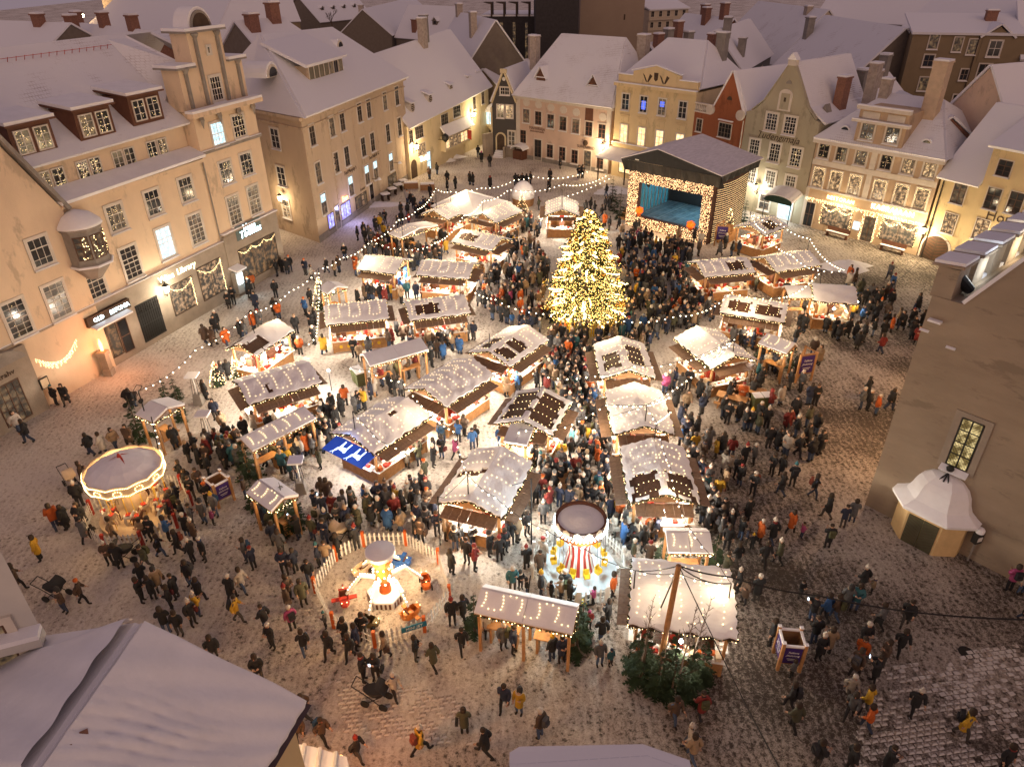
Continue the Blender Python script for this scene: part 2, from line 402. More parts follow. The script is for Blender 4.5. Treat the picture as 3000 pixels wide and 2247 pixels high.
# ------------------------------------------------------------------ building kit
WINM = {}
def win_mesh(w, h, nx, nz, sur, style, fm):
    key = (round(w, 2), round(h, 2), nx, nz, round(sur, 2), style, fm.name)
    if key in WINM: return WINM[key]
    f = MB(); hw, hh = w / 2, h / 2; T = 0.06 if w > 1.0 else 0.05; t = 0.035
    if sur > 0:                                           # plaster band round the opening
        s = sur
        f.box(-hw - s, -hw, -0.07, 0.0, -hh - s, hh + s, 1); f.box(hw, hw + s, -0.07, 0.0, -hh - s, hh + s, 1)
        f.box(-hw, hw, -0.07, 0.0, hh, hh + s, 1); f.box(-hw, hw, -0.07, 0.0, -hh - s, -hh, 1)
    for x0, x1 in ((-hw, -hw + T), (hw - T, hw)): f.box(x0, x1, -0.055, -0.004, -hh, hh, 0)
    for z0, z1 in ((-hh, -hh + T), (hh - T, hh)): f.box(-hw + T, hw - T, -0.055, -0.004, z0, z1, 0)
    for i in range(1, nx):
        x = -hw + w * i / nx; k = t * (1.7 if nx % 2 == 0 and i == nx // 2 else 0.8)
        f.box(x - k / 2, x + k / 2, -0.048, -0.012, -hh + T, hh - T, 0)
    tr = hh - h * 0.36 if style == 'cross' else None      # transom of a cross window
    zs = [-hh + h * i / nz for i in range(1, nz)]
    if tr is not None: zs = [tr] + [z for z in zs if abs(z - tr) > 0.25]
    for z in zs:
        k = t * (1.7 if (tr is not None and z == tr) or (nz % 2 == 0 and abs(z) < 0.01) else 0.8)
        f.box(-hw + T, hw - T, -0.044, -0.014, z - k / 2, z + k / 2, 0)
    me = f.mesh('window', [fm, WHITEP])
    sl = MB(); s = sur if sur > 0 else 0.05
    sl.box(-hw - s - 0.04, hw + s + 0.04, -0.2, -0.072, -hh - s - 0.06, -hh - s, 0)
    sl.box(-hw - s + 0.01, hw + s - 0.01, -0.185, -0.074, -hh - s, -hh - s + 0.06, 1)
    sm = sl.mesh('sill', [WHITEP, SNOW])
    p = MB(); p.add([(-hw + .03, -0.022, -hh + .03), (hw - .03, -0.022, -hh + .03), (hw - .03, -0.022, hh - .03), (-hw + .03, -0.022, hh - .03)], [(0, 1, 2, 3)])
    WINM[key] = (me, sm, p)
    return WINM[key]
WHITEP = mat('white_trim', (0.60, 0.54, 0.47), 0.7, 0.1)
SASHW = mat('white_sash', (0.66, 0.62, 0.56), 0.6, 0.08)
SASHD = mat('dark_sash', (0.22, 0.17, 0.13), 0.6, 0.1)
SASHB = mat('brown_sash', (0.10, 0.05, 0.03), 0.6, 0.1)
PANEM = {}
class Bld:
    def __init__(s, name, label, fc, cat='building', group=None):
        s.F = fc; s.root = empty(name, label, cat, fc.mat.translation, math.atan2(fc.u.y, fc.u.x), group)
        s.inv = fc.inv
    def put(s, o, u, w, z, fc=None, tilt=None):
        "stand a part at (u, w, z) of a facade"
        m = (fc or s.F).mat @ Matrix.Translation((u, w, z))
        if tilt: m = m @ tilt
        o.parent = s.root; o.matrix_local = s.inv @ m
        return o
    def part(s, mb, name, mats, smooth=False): return mb.obj(name, mats, s.root, smooth)
    def wall(s, pts, d, m, name='wall', w0=0.0):
        mb = MB(); mb.prism(pts, w0, w0 + d); return s.part(mb, name, m)
    def win(s, u, z, w, h, nx=2, nz=3, pane=None, sur=0.14, style='', fm=None, sill=True, fairy=0, fc=None, y=0.0, name='window', bulb=None):
        pane = pane or GLASS
        if pane is GLASS and R.random() < .2: pane = GLASSW
        fm = fm or SASHW
        me, sm, pm = win_mesh(w, h, nx, nz, sur, style, fm)
        o = s.put(link(name, me), u, y, z, fc)
        key = (round(w, 2), round(h, 2), pane.name)
        if key not in PANEM: PANEM[key] = pm.mesh('pane', pane)
        link('pane', PANEM[key], o)
        if sill: link('sill', sm, o)
        if fairy:
            pts = []
            for k in range(fairy):
                x = R.uniform(-w / 2 + .1, w / 2 - .1); zz = R.uniform(-h / 2 + .1, h / 2 - .1) if R.random() < .5 else R.gauss(R.choice((-h * .3, h * .25)), h * .1)
                pts.append((x, -0.05, max(-h / 2 + .08, min(h / 2 - .08, zz))))
            link('fairy_lights', bulbs_mesh(pts, 0.022, bulb or FAIRY), o)['kind'] = 'stuff'
        return o
    def roof(s, polys, t=0.22, m=None, name='roof'):
        mb = MB()
        for p in polys: mb.slab(p, t)
        return s.part(mb, name, m or SNOWY)
    def band(s, u0, u1, z0, z1, d=0.12, m=None, snow=0.0, name='cornice', w=0.0):
        mb = MB(); mb.box(u0, u1, w - d, w - 0.002, z0, z1, 0)
        if snow: mb.box(u0 + 0.01, u1 - 0.01, w - d + 0.01, w - 0.003, z1, z1 + snow, 1)
        return s.part(mb, name, [m or WHITEP, SNOW])
    def pipe(s, u, z0, z1, m=None, w=-0.1):
        mb = MB(); mb.tube((u, w, z0), (u, w, z1), 0.06, n=6); return s.part(mb, 'drainpipe', m or STONE)
def chimney(b, u, w, z0, z1, sx=0.8, sy=0.7, m=None, local=True):
    mb = MB(); mb.box(u - sx / 2, u + sx / 2, w - sy / 2, w + sy / 2, z0, z1, 0)
    mb.box(u - sx / 2 - .08, u + sx / 2 + .08, w - sy / 2 - .08, w + sy / 2 + .08, z1, z1 + .14, 0)
    mb.box(u - sx / 2 - .03, u + sx / 2 + .03, w - sy / 2 - .03, w + sy / 2 + .03, z1 + .14, z1 + .3, 1)
    return mb.obj('chimney', [m or CHIMP, SNOW], b.root if hasattr(b, 'root') else b)
def lantern(root_or_b, u, z, power, w=-0.55, col=(1.0, 0.72, 0.40), label='', fc=None):
    "black wall lantern on a scrolled arm: a thing of its own"
    fc = fc or root_or_b.F
    p = fc.mat @ Vector((u, w, z))
    t = empty('wall_lantern', label, 'lantern', p, math.atan2(fc.u.y, fc.u.x), 'lanterns on the house walls')
    mb = MB(); mb.tube((0, 0, -0.62), (0, -w - 0.01, -0.62), 0.035); mb.tube((0, -w - 0.03, -0.95), (0, -w - 0.03, -0.4), 0.04)
    mb.tube((0, 0, -0.62), (0, 0, -0.36), 0.03); mb.tube((0, 0, -0.62), (0, -w - .1, -0.9), 0.02)
    mb.obj('arm', IRON, t)
    mb = MB(); mb.lathe([(0.30, 0.16), (0.27, 0.2), (0.10, 0.34), (0.05, 0.42), (0.02, 0.56)], 8); mb.obj('hood', IRON, t)
    mb = MB(); mb.lathe([(0.13, -0.34), (0.24, 0.15)], 6); mb.obj('lantern_glass', LAMPW, t)
    lamp(t, (0, -0.75, -0.1), power, col, 0.25)
    return t
def sidegable(b, W, d, zE, zR, ov=0.35, u0=None, u1=None, m=None, wallm=None, end=0.12):
    u0 = -end if u0 is None else u0; u1 = W + end if u1 is None else u1
    s = (zR - zE) / (d / 2)
    b.roof([[(u0, -ov, zE - s * ov), (u1, -ov, zE - s * ov), (u1, d / 2, zR), (u0, d / 2, zR)],
            [(u0, d + ov, zE - s * ov), (u1, d + ov, zE - s * ov), (u1, d / 2, zR), (u0, d / 2, zR)]], 0.2, m)

# ------------------------------------------------------------------ left: long yellow house with the tall gable
PEACH = plaster('peach_plaster', (0.70, 0.545, 0.385))
f1 = Facade(G(-150, 1352), G(830, 782))
b = Bld('yellow_gabled_house', 'long peach-yellow house with snowy tiled roof, brown dormers and tall stepped gable', f1)
b0 = Bld('left_gable_house', 'peach gabled house with grey stone verge cut by the left edge of the photo', f1)
b.wall([(12, 0), (24.95, 0), (24.95, 11.75), (12, 11.75)], 13, PEACH)
b.wall([(9.4, 11.7), (24.9, 11.7), (24.9, 14.15), (9.4, 14.15)], 11, PEACH, 'attic_wall', 1.0)
mb = MB(); mb.slab([(11.9, -0.45, 11.72), (24.95, -0.45, 11.82), (24.95, 1.0, 12.35), (11.9, 1.0, 12.35)], 0.22, 0); b.part(mb, 'snow_ledge', SNOW)
b.band(12, 24.9, 11.45, 11.7, 0.3, PEACH)
b.roof([[(9.0, 0.35, 14.05), (24.9, 0.35, 14.2), (24.9, 2.2, 15.6), (9.0, 2.2, 15.6)], [(8.0, 2.2, 15.6), (24.9, 2.2, 15.6), (24.9, 6.8, 20.0), (8.0, 6.8, 20.0)],
        [(8.0, 6.8, 20.0), (32, 6.8, 20.0), (32, 13.5, 13.5), (8.0, 13.5, 13.5)], [(24.9, 2.2, 15.6), (27.2, 2.2, 18.2), (27.2, 6.8, 19.9), (24.9, 6.8, 20.0)],
        [(29.6, 2.2, 18.2), (32.0, 2.2, 15.6), (32.0, 6.8, 20.0), (29.6, 6.8, 19.9)]], 0.2, SNOWT)
mb = MB()                                                   # snow guard rail along the ridge
for i in range(24):
    u = 10 + i * 0.62; p = f1.inv @ Vector((0, 0, 0)); mb.tube((u, 5.9, 19.25), (u, 5.7, 19.65), 0.02, n=4)
mb.tube((10, 5.7, 19.6), (24.6, 5.7, 19.6), 0.022, n=4); b.part(mb, 'snow_guard', REDP)
# tower bay and stepped gable
b.wall([(24.95, 0), (32.05, 0), (32.05, 15.0), (24.95, 15.0)], 13, PEACH, 'bay_wall', -0.06)
b.band(24.3, 32.5, 14.72, 15.05, 0.75, PEACH, 0.18)
b.wall([(24.85, 15.05), (31.95, 15.05), (31.95, 18.0), (30.15, 18.0), (30.15, 20.3), (26.5, 20.3), (26.5, 18.0), (24.85, 18.0)], 1.6, PEACH, 'gable', 0.25)
for u0, u1, z in ((24.45, 26.5, 18.0), (30.15, 32.3, 18.0), (26.1, 30.5, 20.3)):
    mb = MB(); mb.box(u0, u1, -0.05, 2.2, z, z + 0.14, 0); mb.box(u0 + .02, u1 - .02, -0.03, 2.18, z + .14, z + .34, 1); b.part(mb, 'gable_cap', [STONE, SNOW])
arc = [(28.3 + 1.12 * math.cos(a), 20.45 + 1.3 * math.sin(a)) for a in [PI * i / 14 for i in range(15)]]
mb = MB(); mb.prism(arc, 0.3, 1.7, 0); mb.prism([(28.3 + (x - 28.3) * 1.18, 20.45 + (z - 20.45) * 1.16) for x, z in arc], 0.42, 1.8, 1)
mb.prism([(28.3 + (x - 28.3) * .8, 20.62 + (z - 20.45) * .72) for x, z in arc], 0.27, 0.29, 2)
b.part(mb, 'lunette', [STONE, SNOW, DKWOOD])
for u, z1 in ((25.45, 17.7), (27.15, 19.9), (29.55, 19.9), (31.3, 17.7)):
    mb = MB(); mb.box(u - .13, u + .13, 0.06, 0.248, 15.25, z1); mb.lathe([(0.13, z1), (0.3, z1 + .3), (0.3, z1 + .36), (0.05, z1 + .5)], 8, 0, (u, 0.12, 0)); b.part(mb, 'pilaster', STONE)
for u in (25.6, 27.6, 29.9, 31.7):
    mb = MB(); mb.lathe([(0.02, 13.75), (0.2, 14.3), (0.26, 14.4), (0.2, 14.68)], 4, 0, (u, -0.28, 0)); b.part(mb, 'console', STONE)
b.band(24.9, 32.2, 11.9, 12.12, 0.16, STONE, 0.05, 'string_course', -0.06)
b.pipe(24.9, 5.0, 11.7)
# windows
up = [(9.6, 9.5, 0), (15.85, 9.72, 26), (19.28, 9.8, 6), (22.67, 9.87, 8)]
for u, z, fr in up: (b if u > 12 else b0).win(u, z, 1.34, 1.75, 3, 4, GLASSW if fr > 20 else GLASS, 0.16, 'cross', fairy=fr, y=0.0 if u > 12 else -0.26)
for u, z, fr, pn in ((6.7, 6.2, 4, GLASS), (9.55, 6.22, 0, GLASSW), (12.7, 6.25, 0, GLASS), (15.96, 6.4, 0, GLASS), (19.4, 6.72, 8, LITC), (22.71, 6.74, 5, GLASSW)):
    (b if u > 12 else b0).win(u, z, 1.45, 2.3, 3, 6, pn, 0.15, 'cross', fairy=fr, y=-0.26 if u < 12 else 0)
for u, z, h, fr, pn in ((27.2, 13.1, 1.7, 14, LITC), (29.75, 13.2, 1.7, 24, GLASS), (27.2, 10.05, 1.75, 24, GLASS), (29.77, 10.12, 1.75, 10, GLASS), (27.2, 6.9, 2.4, 6, GLASSW), (29.84, 7.05, 2.4, 4, GLASSW)):
    b.win(u, z, 1.4, h, 4 if z > 12 else 3, 4 if h < 2 else 6, pn, 0.14, '' if z > 12 else 'cross', fairy=fr, y=-0.06)
b.win(28.42, 16.25, 1.15, 1.75, 4, 4, GLASS, 0.16, y=0.25, fairy=3)
b.win(28.45, 19.0, 0.32, 0.5, 1, 1, GLASS, 0.14, y=0.25, sill=False)
for k, (u, fr) in enumerate(((12.92, 26), (15.8, 30), (18.76, 2), (21.88, 16))):
    for du in (-0.52, 0.52): b.win(u + du, 12.98, 0.86, 1.25, 2, 3, GLASS, 0.05, y=1.0, fairy=fr, sill=False)
# brown dormers
for px, py, fr in ((215, 900, 16), (615, 795, 20), (945, 700, 8)):
    u, z = f1.uv(px / 2.209, py / 2.209, .9)
    u0, u1, z0, z1 = u - 1.45, u + 1.45, z - 1.0, z + 0.95
    mb = MB(); mb.prism([(u0, z0), (u1, z0), (u1, z1), (u0, z1)], .9, 4.6); d = b.part(mb, 'dormer', BROWNP)
    mb = MB(); mb.slab([(u0 - .3, .6, z1 - .02), (u1 + .3, .6, z1 - .02), (u1 + .3, 4.0, z1 + .3), (u0 - .3, 4.0, z1 + .3)], 0.1, 0)
    mb.slab([(u0 - .25, .65, z1 + .09), (u1 + .25, .65, z1 + .09), (u1 + .2, 4.2, z1 + .45), (u0 - .2, 4.2, z1 + .45)], 0.2, 1)
    mb.obj('dormer_roof', [BROWNP, SNOW], d)
    for du in (-0.66, 0.66):
        o = b.win(u + du, z - 0.05, 1.0, 1.35, 2, 3, GLASS, 0.04, y=.89, fairy=fr, sill=False)
# oriel
pu, pz = 12.55, 9.0
t = MB()
def oct_prof(r0, r1, r2): return None
ori = [(1.35, 7.7), (1.42, 7.85), (1.3, 8.0), (1.3, 10.05), (1.45, 10.2), (1.45, 10.32)]
t.lathe(ori, 8, 0, (pu, -0.45, 0), PI / 8); t.lathe([(0.5, 6.7), (1.2, 7.5), (1.3, 7.69)], 8, 0, (pu, -0.45, 0), PI / 8)
o = b.part(t, 'oriel', STONE)
t = MB(); t.lathe([(1.46, 10.33), (1.4, 10.5), (0.9, 11.0), (0.15, 11.3)], 16, 0, (pu, -0.45, 0)); t.obj('oriel_snow', SNOW, o, True)
t = MB(); t.lathe([(1.5, 7.72), (1.5, 7.82), (1.44, 7.86)], 8, 0, (pu, -0.45, 0), PI / 8); t.obj('oriel_snow', SNOW, o)
for k, a in enumerate((-PI / 4, 0, PI / 4)):
    me, sm, pm = win_mesh(0.86, 1.55, 2, 4, 0.0, '', SASHB)
    w = link('window', me); p = Matrix.Translation((pu + 1.205 * math.sin(a), -0.45 - 1.205 * math.cos(a), 9.05)) @ Matrix.Rotation(a, 4, 'Z')
    w.parent = b.root; w.matrix_local = p
    PANEM.setdefault(('or',), pm.mesh('pane', GLASSW)); link('pane', PANEM[('or',)], w)
    link('fairy_lights', bulbs_mesh([(R.uniform(-.36, .36), -.05, R.uniform(-.7, .7)) for _ in range(16)], .028), w)['kind'] = 'stuff'
# stone ground floor, shop fronts
GF = mat('shopfront_stone', (0.30, 0.25, 0.20), 0.85, 0.16, 1.0, 0.25, 10)
b.wall([(-1, 0), (25.0, 0), (25.0, 4.85), (-1, 4.75)], 0.2, GF, 'ground_floor', -0.2)
b.wall([(25.0, 0), (32.1, 0), (32.1, 5.35), (25.0, 5.2)], 0.3, GF, 'ground_floor', -0.3)
b.band(-1, 25.0, 4.78, 4.92, 0.3, GF, 0.05, 'string_course'); b.band(25.0, 32.2, 5.3, 5.42, 0.42, GF, 0.09, 'string_course')
def shop(b, u0, u1, z0, z1, pane, y=-0.2, nx=2, nz=1, fm=None, fairy=None, fc=None):
    o = b.win((u0 + u1) / 2, (z0 + z1) / 2, u1 - u0, z1 - z0, nx, nz, pane, 0.0, '', fm or DKWOOD, False, 0, fc, y, 'shop_window')
    if fairy:
        w, h = u1 - u0, z1 - z0; link('fairy_lights', bulbs_mesh(fairy(w, h), 0.026), o)['kind'] = 'stuff'
    return o
def swag(w, h, n=1, drop=0.35, step=0.11, curtain=0.3):
    pts = []
    k = int(w / step)
    for i in range(k):
        x = -w / 2 + w * (i + .5) / k; ph = (i / k * n) % 1.0
        z0 = h / 2 - 0.15 - drop * math.sin(PI * ph)
        for j in range(R.randint(1, max(1, int(curtain / 0.1)))): pts.append((x + R.uniform(-.02, .02), -0.07, z0 - j * 0.1))
    return pts
def sides(w, h):
    pts = []
    for i in range(int(h / .06)): pts.append((w / 2 - .08 + R.uniform(-.05, .05), -.07, -h / 2 + i * .06))
    return pts
SHOPG = lit_pane('shop_inside', (0.02, 0.014, 0.008), (0.6, 0.30, 0.12), 0.45, 2.2)
SHOPL = lit_pane('bright_shop_inside', (0.04, 0.024, 0.014), (1.0, 0.58, 0.30), 0.55, 3.0)
shop(b, 6.75, 9.85, 0.85, 3.45, SHOPG, fairy=lambda w, h: swag(w, h, 1, 0.9, 0.09, 0.6))
shop(b, 11.3, 13.05, 0.6, 3.5, SHOPG)
b.win(13.55, 1.75, 0.85, 2.5, 1, 2, GLASS, 0.0, '', SASHB, False, 0, None, -0.2, 'door')
shop(b, 18.3, 20.75, 1.1, 3.55, SHOPL, fairy=lambda w, h: swag(w, h, 1, 0.5) + sides(w, h))
shop(b, 21.45, 24.2, 1.0, 3.85, SHOPL, fairy=lambda w, h: swag(w, h, 1, 0.6) + sides(w, h))
shop(b, 26.3, 31.3, 0.7, 3.7, SHOPG, -0.3, 3, 1, fairy=lambda w, h: swag(w, h, 3, 0.3))
mb = MB()                                                   # wrought gate
for i in range(11): mb.tube((15.05 + i * .2, -0.24, 0.45), (15.05 + i * .2, -0.24, 3.3), 0.022, n=4)
for z in (0.5, 1.7, 2.6, 3.35): mb.tube((14.98, -0.24, z), (17.12, -0.24, z), 0.03, n=4)
for i in range(5):
    c = (15.25 + i * .42, -0.24, 2.98)
    for k in range(10):
        a0, a1 = k * .62, (k + 1) * .62; mb.tube((c[0] + .19 * math.cos(a0), c[1], c[2] + .19 * math.sin(a0)), (c[0] + .19 * math.cos(a1), c[1], c[2] + .19 * math.sin(a1)), .018, n=3, cap=False)
g_ = b.part(mb, 'gate', IRON); g_['label'] = 'wrought iron gate with scrolls'
mb = MB(); mb.box(14.98, 17.12, -0.215, -0.203, 0.4, 3.4); b.part(mb, 'gateway', IRON)
mb = MB(); mb.box(10.85, 14.5, -0.5, -0.21, 3.62, 4.3); sg = b.part(mb, 'shop_sign', DKWOOD); sg['label'] = 'dark wooden sign with white letters'
for tx, u in (('OLD', 11.75), ('ESTONIA', 13.55)): text(tx, 0.42, (u, -0.515, 3.95), FRONT, BULBC, sg)
mb = MB(); mb.slab([(11.0, -1.0, 3.45), (14.1, -1.0, 3.45), (14.1, -.21, 3.62), (11.0, -.21, 3.62)], .1); b.part(mb, 'shop_canopy', SNOW)
text('Wine', 0.7, (18.4, -0.25, 4.3), FRONT, emis('sign_glow', (0.95, 1.0, 0.7), 2.6, False), b.root, 'shop_sign'); text('Library', 0.7, (20.5, -0.25, 4.3), FRONT, emis('sign_glow', (0.95, 1.0, 0.7), 2.6, False), b.root, 'shop_sign')
u_, z_ = f1.uv(1595 / 2.209, 1475 / 2.209)
sgm = emis('sign_cold', (0.7, 0.95, 1.0), 6.0, False)
mb = MB(); mb.box(u_ - 1.75, u_ + 1.5, -0.34, -0.302, z_ - 0.6, z_ + 0.6); so = b.part(mb, 'shop_sign', mat('sign_teal', (0.10, 0.14, 0.14), 0.6))
text('Vana', 0.85, (u_ - .1, -0.36, z_ + .2), FRONT, sgm, so, shear=.2); text('Toomas', 0.85, (u_, -0.36, z_ - .27), FRONT, sgm, so, shear=.2)
# bottom of the arched door on the left gable house comes below
lantern(b, 17.85, 3.75, 330, col=(1, .86, .62), label='black wall lantern glowing between the iron gate and the wine shop window')
mb = MB(); mb.lathe([(0.10, 0), (0.12, .5), (0.02, .9)], 7, 0); fl = mb.obj('torch_flame', BULBO); tag(fl, 'orange torch flame on a stone pillar by the shop door', 'torch')
fl.location = f1.mat @ Vector((11.0, -0.8, 1.9)); lamp(fl, (1.3, -.6, .5), 190, (1, .30, .08), .25)
mb = MB(); mb.box(-.3, .3, -.3, .3, 0, .5); mb.box(-.24, .24, -.24, .24, .5, 1.55); mb.box(-.32, .32, -.32, .32, 1.55, 1.85)
o = mb.obj('stone_pillar', GF); o.location = f1.mat @ Vector((10.95, -0.8, 0)); tag(o, 'squat stone pillar holding the orange torch', 'pillar')
# gable house at the far left edge
GABP = PEACH
b0.wall([(-1.5, 0), (12.0, 0), (12.0, 11.5), (5.4, 23.2), (-1.5, 11.5)], 13, GABP, w0=-0.26)
mb = MB(); mb.slab([(12.25, -0.55, 11.35), (12.25, 0.45, 11.35), (5.4, .45, 23.5), (5.4, -.55, 23.5)], .25); b0.part(mb, 'stone_verge', STONE)
b0.roof([[(12.2, .45, 11.4), (12.2, 12.5, 11.4), (5.4, 12.5, 23.4), (5.4, .45, 23.4)]], .2, SNOWT)
b0.wall([(1.8, 0), (6.3, 0), (6.3, 4.7), (1.8, 4.7)], .3, GF, 'stone_portal', -0.56)
mb = MB(); mb.prism([(2.1, 4.1)] + [(4.05 + 1.95 * math.cos(a), 4.1 + .9 * math.sin(a)) for a in [PI * i / 12 for i in range(12, -1, -1)]][::-1], -0.85, -0.57); b0.part(mb, 'portal_arch', STONE)
b0.win(4.3, 1.6, 1.7, 2.7, 4, 5, GLASSW, .0, '', SASHB, False, 0, None, -0.56, 'door')
text('maikrahv', .5, (4.2, -.6, 3.45), FRONT, DKWOOD, b0.root, 'house_sign')
for u in (2.35, 6.55):
    mb = MB(); mb.box(u - .3, u + .3, -.66, -.562, 1.4, 2.15, 0); mb.box(u - .24, u + .24, -.675, -.661, 1.46, 2.09, 1); b0.part(mb, 'menu_case', [IRON, CREAMP])
# cash machine and stand in front of the gabled bay
atm = empty('cash_machine', 'cash machine under a small snowy canopy glowing cold white by the shop', 'cash machine', f1.mat @ Vector((25.35, -.3, 0)), math.atan2(f1.u.y, f1.u.x))
mb = MB(); mb.box(-.45, .45, -.5, 0, .3, 2.2); mb.obj('case', STONE, atm)
mb = MB(); mb.box(-.33, .33, -.53, -.505, 1.1, 2.0); mb.obj('screen', BULBC, atm)
mb = MB(); mb.slab([(-.6, -.9, 2.35), (.6, -.9, 2.35), (.6, 0, 2.55), (-.6, 0, 2.55)], .12); mb.obj('canopy', SNOW, atm)
lamp(atm, (0, -.8, 1.6), 55, (.75, .95, 1), .2)

# ------------------------------------------------------------------ brown-yellow corner house
OCHRE = plaster('ochre_plaster', (0.52, 0.405, 0.29))
f2 = Facade(G(937, 712), G(1204, 520)); f2s = Facade(G(790, 660), G(937, 712))
W2 = f2.W
b = Bld('corner_shop_house', 'four-storey ochre corner house with broad snow roof, long dormer and lit shop windows', f2)
S0 = f2.inv @ Vector((f2s.a.x, f2s.a.y, 0)); S0 = (S0.x, S0.y)
foot = [(0, 0), (W2, 0), (W2, 13), (S0[0], 13), S0]
n = len(foot)
mb = MB(); mb.add([(x, y, 0) for x, y in foot] + [(x, y, 12.3) for x, y in foot], [tuple(range(n, 2 * n))] + [(i, (i + 1) % n, (i + 1) % n + n, i + n) for i in range(n)])
b.part(mb, 'wall', OCHRE)
mb = MB()
for (a, c, z0, z1, d) in (((-.1, -.3), (W2 + .3, -.3), 11.9, 12.2, .3), ((-.1, -.12), (W2 + .1, -.12), 11.1, 11.25, .12)): mb.box(a[0], c[0], a[1], -.003, z0, z1)
b.part(mb, 'cornice', OCHRE)
o = b.part(MB().box(0, f2s.W + .2, -.3, -.003, 11.9, 12.2).box(0, f2s.W, -.12, -.003, 11.1, 11.25), 'cornice', OCHRE); b.put(o, 0, 0, 0, f2s)
b.part(MB().box(-.02, W2, -.06, -.003, 0, .7), 'plinth', STONE)
mb = MB()
for i in range(17):
    for u in (-.02, 5.0, 10.6, 16.4, 21.5): mb.box(u, u + .45, -.05, -.003, .75 + i * .6, 1.2 + i * .6)
q_ = b.part(mb, 'quoins', OCHRE); q_['kind'] = 'stuff'
RL, RR = (7.2, 7.2, 18.3), (22.5, 7.2, 17.8); E0 = (S0[0] - .3, S0[1] - .3, 12.15); E1 = (-.15, -.55, 12.15); E2 = (W2 + .4, -.55, 12.15); E3 = (W2 + .4, 13.3, 12.2); E4 = (S0[0], 13.3, 12.2)
b.roof([[E1, E2, RR, RL], [E0, E1, RL], [E2, E3, RR], [E3, E4, RL, RR], [E4, E0, RL]], .25)
for u, z in ((1.65, 10.3), (5.79, 10.3), (8.2, 10.35), (12.46, 10.45), (14.9, 10.45), (19.5, 10.5)): b.win(u, z, 1.05, 1.9, 2, 3, GLASS, .12, 'cross', SASHD)
for u, z in ((1.75, 6.65), (5.7, 6.7), (8.25, 6.75), (12.45, 6.8), (14.97, 6.8), (19.53, 6.85)): b.win(u, z, 1.05, 2.0, 2, 3, GLASS if u > 2 else GLASSW, .12, 'cross', SASHD)
for u, z, p in ((1.9, 3.5, LITC), (8.32, 3.6, LITC), (12.6, 3.7, LITC), (14.99, 3.65, LITC), (19.62, 3.45, LITC), (23.2, 6.9, GLASS), (23.2, 10.5, GLASS)):
    b.win(u, z, 1.1, 2.1, 2, 3, GLASSW if p is LITC else GLASS, .12, 'cross', SASHD)
    if p is LITC: b.put(MB().box(-.45, .45, -.06, -.05, .2, .95).obj('lit_pane', LITC), u, 0, z)
for k, (u, z, h) in enumerate(((4.13, 9.7, 1.9), (4.05, 5.98, 1.9), (3.9, 2.6, 1.9))): b.win(u, z, 1.35, h, 2, 3, GLASS if k < 2 else LITM, .14, 'cross', SASHW, fc=f2s)
mkshop = lambda u0, u1, z0, z1, p: shop(b, u0, u1, z0, z1, p, -.01, 2, 1)
mkshop(5.2, 7.6, .55, 2.3, LITB); mkshop(8.9, 11.9, .5, 2.1, GLASSW); mkshop(18.2, 20.8, .4, 2.0, GLASSW); mkshop(2.2, 3.6, .5, 2.2, LITB)
b.win(13.3, 1.3, 1.0, 2.4, 1, 2, GLASS, .1, '', SASHB, False, name='door'); b.win(4.4, 1.3, 1.0, 2.4, 1, 2, GLASS, .1, '', SASHB, False, name='door')
text('Free', .75, (6.5, -.1, 2.75), FRONT, BULBO, b.root, 'shop_sign'); text('Ted Murphy\u2019s', .55, (8.6, -.03, 5.15), FRONT, DKWOOD, b.root, 'shop_sign', shear=.15)
text('Teri Pubi & Grill', .5, (15.2, -.03, 5.25), FRONT, DKWOOD, b.root, 'shop_sign', shear=.15); text('Kohvik', .42, (11.0, -.05, 2.5), FRONT, DKWOOD, b.root, 'shop_sign', shear=.2)
for px, py, rr in ((750, 182, 1.0), (886, 162, .7), (936, 145, .7), (986, 131, .7)):       # half-round dormers
    p = f2.onroof(px, py, -.5, 12.2, 7.2, 18.0)
    if px < 800: p = Vector((3.0, 4.4, 15.6))
    arcp = [(p.x + rr * math.cos(a), p.z - .35 + rr * 1.1 * math.sin(a)) for a in [PI * i / 10 for i in range(11)]]
    mb = MB(); mb.prism(arcp, p.y - .5, p.y + 1.8, 0); mb.prism([(p.x + (x - p.x) * 1.2, p.z - .35 + (z - p.z + .35) * 1.22) for x, z in arcp], p.y - .4, p.y + 2, 1); mb.prism([(p.x + (x - p.x) * .75, p.z - .3 + (z - p.z + .35) * .75) for x, z in arcp], p.y - .53, p.y - .51, 2)
    b.part(mb, 'dormer', [WHITEP, SNOW, GLASS])
p = f2.onroof(985, 222, -.5, 12.2, 7.2, 18.0)
u0, u1 = 6.6, 14.3; w0, z0 = 2.2, 14.2
mb = MB(); mb.prism([(u0, z0), (u1, z0), (u1, z0 + 1.55), (u0, z0 + 1.55)], w0, w0 + 3); d = b.part(mb, 'long_dormer', OCHRE)
mb = MB(); mb.slab([(u0 - .9, w0 - .3, z0 + 1.5), (u1 + .5, w0 - .3, z0 + 1.5), (u1 + .5, 6.5, 17.7), (u0 - .9, 6.5, 17.7)], .3); mb.obj('dormer_roof', SNOWY, d)
for i in range(7): b.win(u0 + .6 + i * 1.08, z0 + .8, .95, 1.25, 2, 1, mat('louvre_green', (0.16, 0.15, 0.11), .7) if i < 4 else GLASS, .05, '', SASHD, False, y=w0)
lantern(b, 3.9, 3.9, 260, fc=f2s, label='wall lantern lighting the narrow left face of the ochre corner house')
